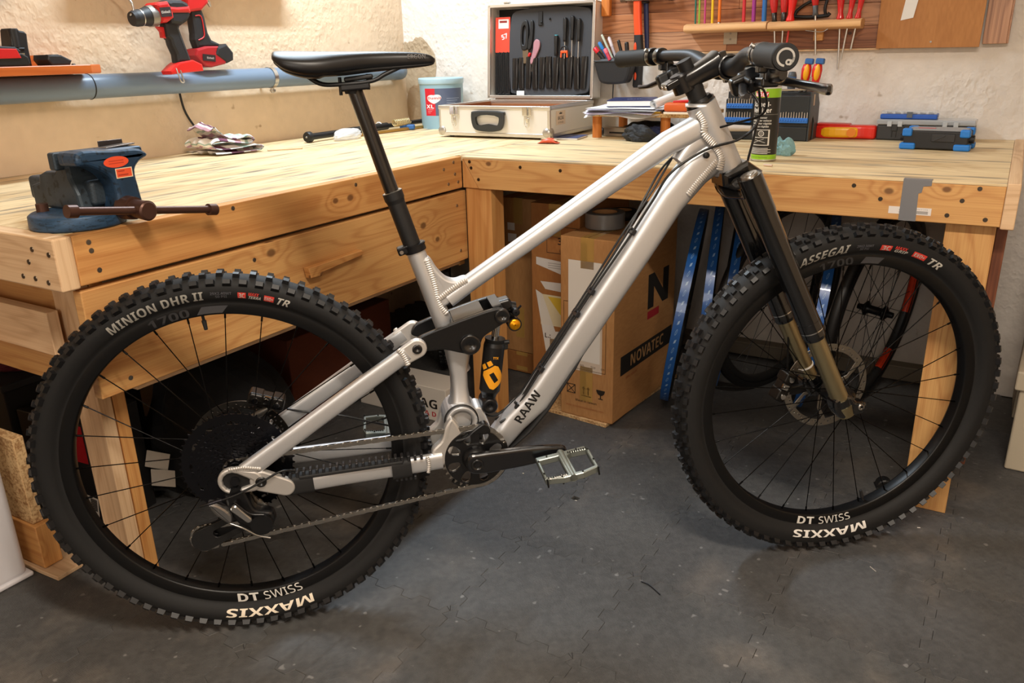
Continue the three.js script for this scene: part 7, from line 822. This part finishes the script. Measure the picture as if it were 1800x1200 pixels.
{ // white box with tyre under the left wing
  const t = thing('white_carton', 'white printed carton with black and red lettering under the left wing', 'box', [-1.585, 0, -1.935], 0.0); part('carton', mUV(at(rbox(0.36, 0.115, 0.11, 0.002), 0, 0.058, 0), 'x'), std(0xd6cfc6, 0.75), t); const d = decal(0.35, 0.108, 2500, (x, w, h) => { x.fillStyle = '#d6cfc6'; x.fillRect(0, 0, w, h); txt(x, 'MACIAG', w * 0.62, h * 0.5, h * 0.4, '#1a1614', { sx: 1.25 }); txt(x, 'O F F R O A D', w * 0.64, h * 0.82, h * 0.22, '#b0222c', { sx: 1.25 }); x.fillStyle = '#1a1614'; x.beginPath(); x.moveTo(w * 0.68, h * 0.25); x.lineTo(w * 0.67, h * 0.08); x.lineTo(w * 0.7, h * 0.16); x.lineTo(w * 0.72, h * 0.06); x.lineTo(w * 0.75, h * 0.25); x.fill(); }); part('front_print', at(d.g, 0, 0.058, 0.0556), d.m, t);
  const ty = thing('spare_tyre', 'loose black knobbly tyre standing behind the white carton', 'tyre', TYRE_AT, 2.19); part('tyre_casing', new THREE.TorusGeometry(0.31, 0.028, 12, 80), M.black, ty); const kn = []; for (let i = 0; i < 64; i++) for (const s of [-1, 0, 1]) { const a = (i + (s ? 0.5 : 0)) / 64 * Math.PI * 2, R = 0.31 + 0.0275 * Math.cos(s * 0.75); kn.push(at(box(0.009, 0.014, 0.012), R * Math.cos(a), R * Math.sin(a), 0.0275 * Math.sin(s * 0.75), 0, 0, a)); } part('tread', kn, std(0x1d1d1f, 0.6), ty);
  const bx = thing('storage_box', 'large dark cardboard box with an open flap under the left wing', 'box', [-2.05, 0, -1.86], 0.02); part('carton', mUV(at(rbox(0.5, 0.3, 0.5, 0.004), 0, 0.15, 0), 'x'), std(0x7a4a2c, 0.85, 0, { map: T.card }), bx); part('flap', mUV(at(rbox(0.5, 0.004, 0.3, 0.001), 0.14, 0.335, -0.02, 0.1, 0, 0.35), 'x'), std(0x9a6438, 0.85, 0, { map: T.card }), bx);
  const bag = thing('black_bag', 'large black fabric bag behind the rear wheel under the left wing', 'bag', [-1.8, 0, -1.34]); part('bag_body', lumpOf(0.2, 0.22, 0.19, 21, 0.35), std(0x08080a, 0.9), bag); part('paper_tag', [at(rbox(0.06, 0.045, 0.002, 0.0004), 0.025, 0.135, 0.225, -0.2, 0.55, -0.12), at(rbox(0.06, 0.05, 0.002, 0.0004), 0.047, 0.092, 0.232, 0.1, 0.6, -0.2)], std(0xb9b0a4, 0.8), bag);
  const rb = thing('power_tool_box', 'red and black tool carton with a barcode label beside the left leg', 'box', [-1.92, 0, -1.02], 0.1); part('carton', at(rbox(0.24, 0.3, 0.16, 0.003), 0, 0.15, 0), std(0x141415, 0.55), rb); part('red_panel', [at(box(0.09, 0.1, 0.001), 0.07, 0.245, 0.0806), at(box(0.016, 0.16, 0.001), 0.033, 0.13, 0.0806), at(box(0.08, 0.02, 0.001), 0.075, 0.06, 0.0806)], std(0xa3151f, 0.5), rb); const d2 = decal(0.05, 0.095, 2500, (x, w, h) => { x.fillStyle = '#cfc8bf'; x.fillRect(0, 0, w, h); x.fillStyle = '#2b2724'; for (let i = 0; i < 22; i++) x.fillRect(w * 0.45, h * 0.05 + i * h * 0.016, w * 0.45, (i % 3 + 1) * 2); txt(x, '2 1 7 7', w * 0.5, h * 0.52, h * 0.07, '#2b2724'); x.fillRect(w * 0.15, h * 0.64, w * 0.7, h * 0.02); x.fillRect(w * 0.15, h * 0.74, w * 0.6, h * 0.02); x.fillRect(w * 0.6, h * 0.84, w * 0.3, h * 0.1); }); part('barcode_label', at(d2.g, 0.092, 0.055, 0.083, -0.05, 0, -0.1), d2.m, rb); part('lid_print', at((() => { const g = textShape('TTELS', 0.022); return g.rotateZ(Math.PI / 2); })(), 0.06, 0.2, 0.0815), std(0xd8cfca, 0.6), rb);
  const dbx = thing('dark_crate', 'dark grey crate standing under the left end of the bench', 'crate', [-2.18, 0, -1.1]); part('crate_shell', at(rbox(0.25, 0.36, 0.36, 0.004), 0, 0.18, 0), std(0x242426, 0.7), dbx); part('crate_rim', at(rbox(0.262, 0.02, 0.372, 0.004), 0, 0.352, 0), std(0x2e2e31, 0.6), dbx); solo('red_cloth', lumpOf(0.1, 0.04, 0.13, 44, 0.6), std(0x5c1620, 0.85), 'dark red cloth lying on the dark grey crate', 'cloth', [-2.18, 0.362, -1.06]);
  // far left
  const wbx = thing('white_container', 'smooth white plastic container at the left edge on the floor', 'container', [-1.965, 0, -0.59], 0.0); part('container_shell', at(rbox(0.36, 0.46, 0.34, 0.02, 3), 0, 0.233, 0), std(0xd9d7db, 0.4), wbx); part('bottom_lip', at(rbox(0.372, 0.012, 0.352, 0.005, 2), 0, 0.007, 0), std(0xd9d7db, 0.4), wbx);
  solo('chipboard_offcut', mUV(at(rbox(0.3, 0.215, 0.026, 0.003), -0.15, 0.1075, 0), 'x'), M.osb, 'thick chipboard offcut standing beside the white container', 'wood', [-1.775, 0.124, -0.8], 0.03); solo('beam_offcut', mUV(at(rbox(0.3, 0.11, 0.045, 0.003), -0.15, 0.055, 0), 'x'), M.pine, 'pine beam offcut lying below the chipboard offcut', 'wood', [-1.762, 0.013, -0.805], 0.03); solo('base_board', mUV(at(rbox(0.34, 0.0105, 0.08, 0.002), -0.1, 0.0055, 0), 'x'), M.pale, 'flat pale board on the floor beside the rear wheel', 'board', [-1.78, 0, -0.815], 0.06);
  solo('plastic_bag', lumpOf(0.05, 0.035, 0.035, 61, 0.8), phys(0x8d8a8e, 0.3, 0, { transmission: 0.3, thickness: 0 }), 'crumpled grey plastic bag on the floor behind the rear wheel', 'bag', [-1.67, 0.0, -0.88]);
}
{ // beyond the right end: an old painted cabinet with a handle and a block beside it
  const wp = std(0xb8ad98, 0.6), t = thing('painted_cabinet', 'old cream painted cabinet with a dark bow handle right of the bench', 'cabinet', [0.38, 0, -2.86]); part('cabinet_body', at(rbox(0.5, 0.74, 0.2, 0.004), 0, 0.37, 0), wp, t); part('door', at(rbox(0.46, 0.68, 0.012, 0.003), 0, 0.37, 0.107), wp, t); const h = part('handle', tube([[-0.2, 0.58, 0.112], [-0.185, 0.585, 0.15], [-0.18, 0.55, 0.16], [-0.185, 0.46, 0.16], [-0.2, 0.425, 0.15], [-0.215, 0.42, 0.112]], 0.0095, 50, 12), M.blackM, t); part('handle_foot', [at(new THREE.SphereGeometry(0.014, 14, 10), -0.2, 0.58, 0.116), at(new THREE.SphereGeometry(0.014, 14, 10), -0.213, 0.422, 0.116)], std(0x8a7a66, 0.4, 0.7), h);
  const b = thing('painted_crate', 'cream painted wooden crate with a thick rim on the floor at right', 'crate', [0.335, 0, -2.52], -0.05); part('crate_shell', at(rbox(0.42, 0.24, 0.3, 0.006), 0, 0.12, 0), wp, b); part('crate_rim', at(rbox(0.445, 0.055, 0.32, 0.006), 0, 0.262, 0), wp, b); part('top_part', at(rbox(0.38, 0.2, 0.26, 0.006), 0.01, 0.385, -0.01), wp, b);
  const f = thing('wall_plinth', 'low dark concrete ledge along the foot of the back wall', 'ledge'); part('ledge', at(rbox(1.1, 0.05, 0.05, 0.006), -0.55, 0.025, ZW + 0.025), std(0x7c7264, 0.9), f); part('ledge_top', at(rbox(1.1, 0.006, 0.052, 0.002), -0.55, 0.052, ZW + 0.026), std(0x8c8272, 0.9), f);
}
{ // corner repair patches on the plaster and floor scraps
  const pm = std(0xb39e82, 0.95, 0, { bumpMap: T.plaster, bumpScale: 0.008 });
  const p = (pts, x) => smooth(pts.map(q => [q[0], q[1]]), 5);
  const rag = (pts) => { const o = p(pts); return o.map((q, i) => [q[0] + (q[0] < -2.32 ? 0 : 0.012 * (fbm(i / o.length, 0.3, 24, 24, 71, 3) - 0.5)), q[1] + 0.02 * (fbm(i / o.length, 0.7, 24, 24, 73, 3) - 0.5)]); };
  struct('trim_1', poly(rag([[-2.336, 0.95], [-2.26, 0.95], [-2.2, 0.99], [-2.172, 1.05], [-2.18, 1.11], [-2.215, 1.16], [-2.26, 1.185], [-2.3, 1.165], [-2.336, 1.16]]), 0.0024, 0.0011).translate(0, 0, ZW + 0.001), pm); struct('trim_2', poly(rag([[-2.33, 0.835], [-2.22, 0.835], [-2.205, 0.9], [-2.21, 0.96], [-2.25, 0.985], [-2.3, 0.985], [-2.33, 0.96]]), 0.0024, 0.0011).translate(0, 0, ZW + 0.0014), std(0x9c8263, 0.95, 0, { bumpMap: T.plaster, bumpScale: 0.008 }));
  const sc = (x, z, w, d, r, c, lb) => solo('floor_scrap', at(rbox(w, 0.0015, d, 0.0004), 0, 0.0009, 0), std(c, 0.8), lb, 'scrap', [x, 0, z], r);
  solo('paper_scrap', at(rbox(0.017, 0.001, 0.012, 0.0004), 0, 0, 0), std(0xf0e2cc, 0.8), 'pale chip lying in the square hole between two floor mats', 'scrap', [-0.843, -0.0096, -1.672], 0.3);
  solo('wire_scrap', tube([[0, 0.002, 0], [0.02, 0.003, 0.006], [0.05, 0.0025, 0.028]], 0.0013, 12, 5), M.blackM, 'short bent dark wire lying on the mats below the pedal', 'wire', [-0.553, 0, -1.423], 0.1);
  sc(-1.32, -0.93, 0.012, 0.003, 0.6, 0xd8b888, 'tiny wood chip on the mats below the rear wheel'); sc(-0.05, -1.95, 0.007, 0.002, 0.4, 0xd8d0c8, 'tiny white scrap on the mats near the right bench leg'); sc(-0.12, -1.72, 0.02, 0.0012, 2.4, 0xb8b0a4, 'thin pale scratch-like straw on the mats by the front wheel'); sc(-1.03, -1.72, 0.005, 0.003, 0, 0xc8bca8, 'tiny pale crumb on the dark mats below the chain');
  const k = thing('rubber_foot', 'small black half-round rubber piece on the mats behind the front wheel', 'rubber', [-0.152, 0, -2.12], 0.35); part('pad', poly([...circle(0, 0.006, 0.02, 16).slice(0, 9), [-0.02, 0], [0.02, 0]], 0.03, 0.003), M.black, k); part('lip', at(rbox(0.044, 0.004, 0.034, 0.001), 0, 0.002, 0), M.black, k);
}
renderer.render(scene, camera);
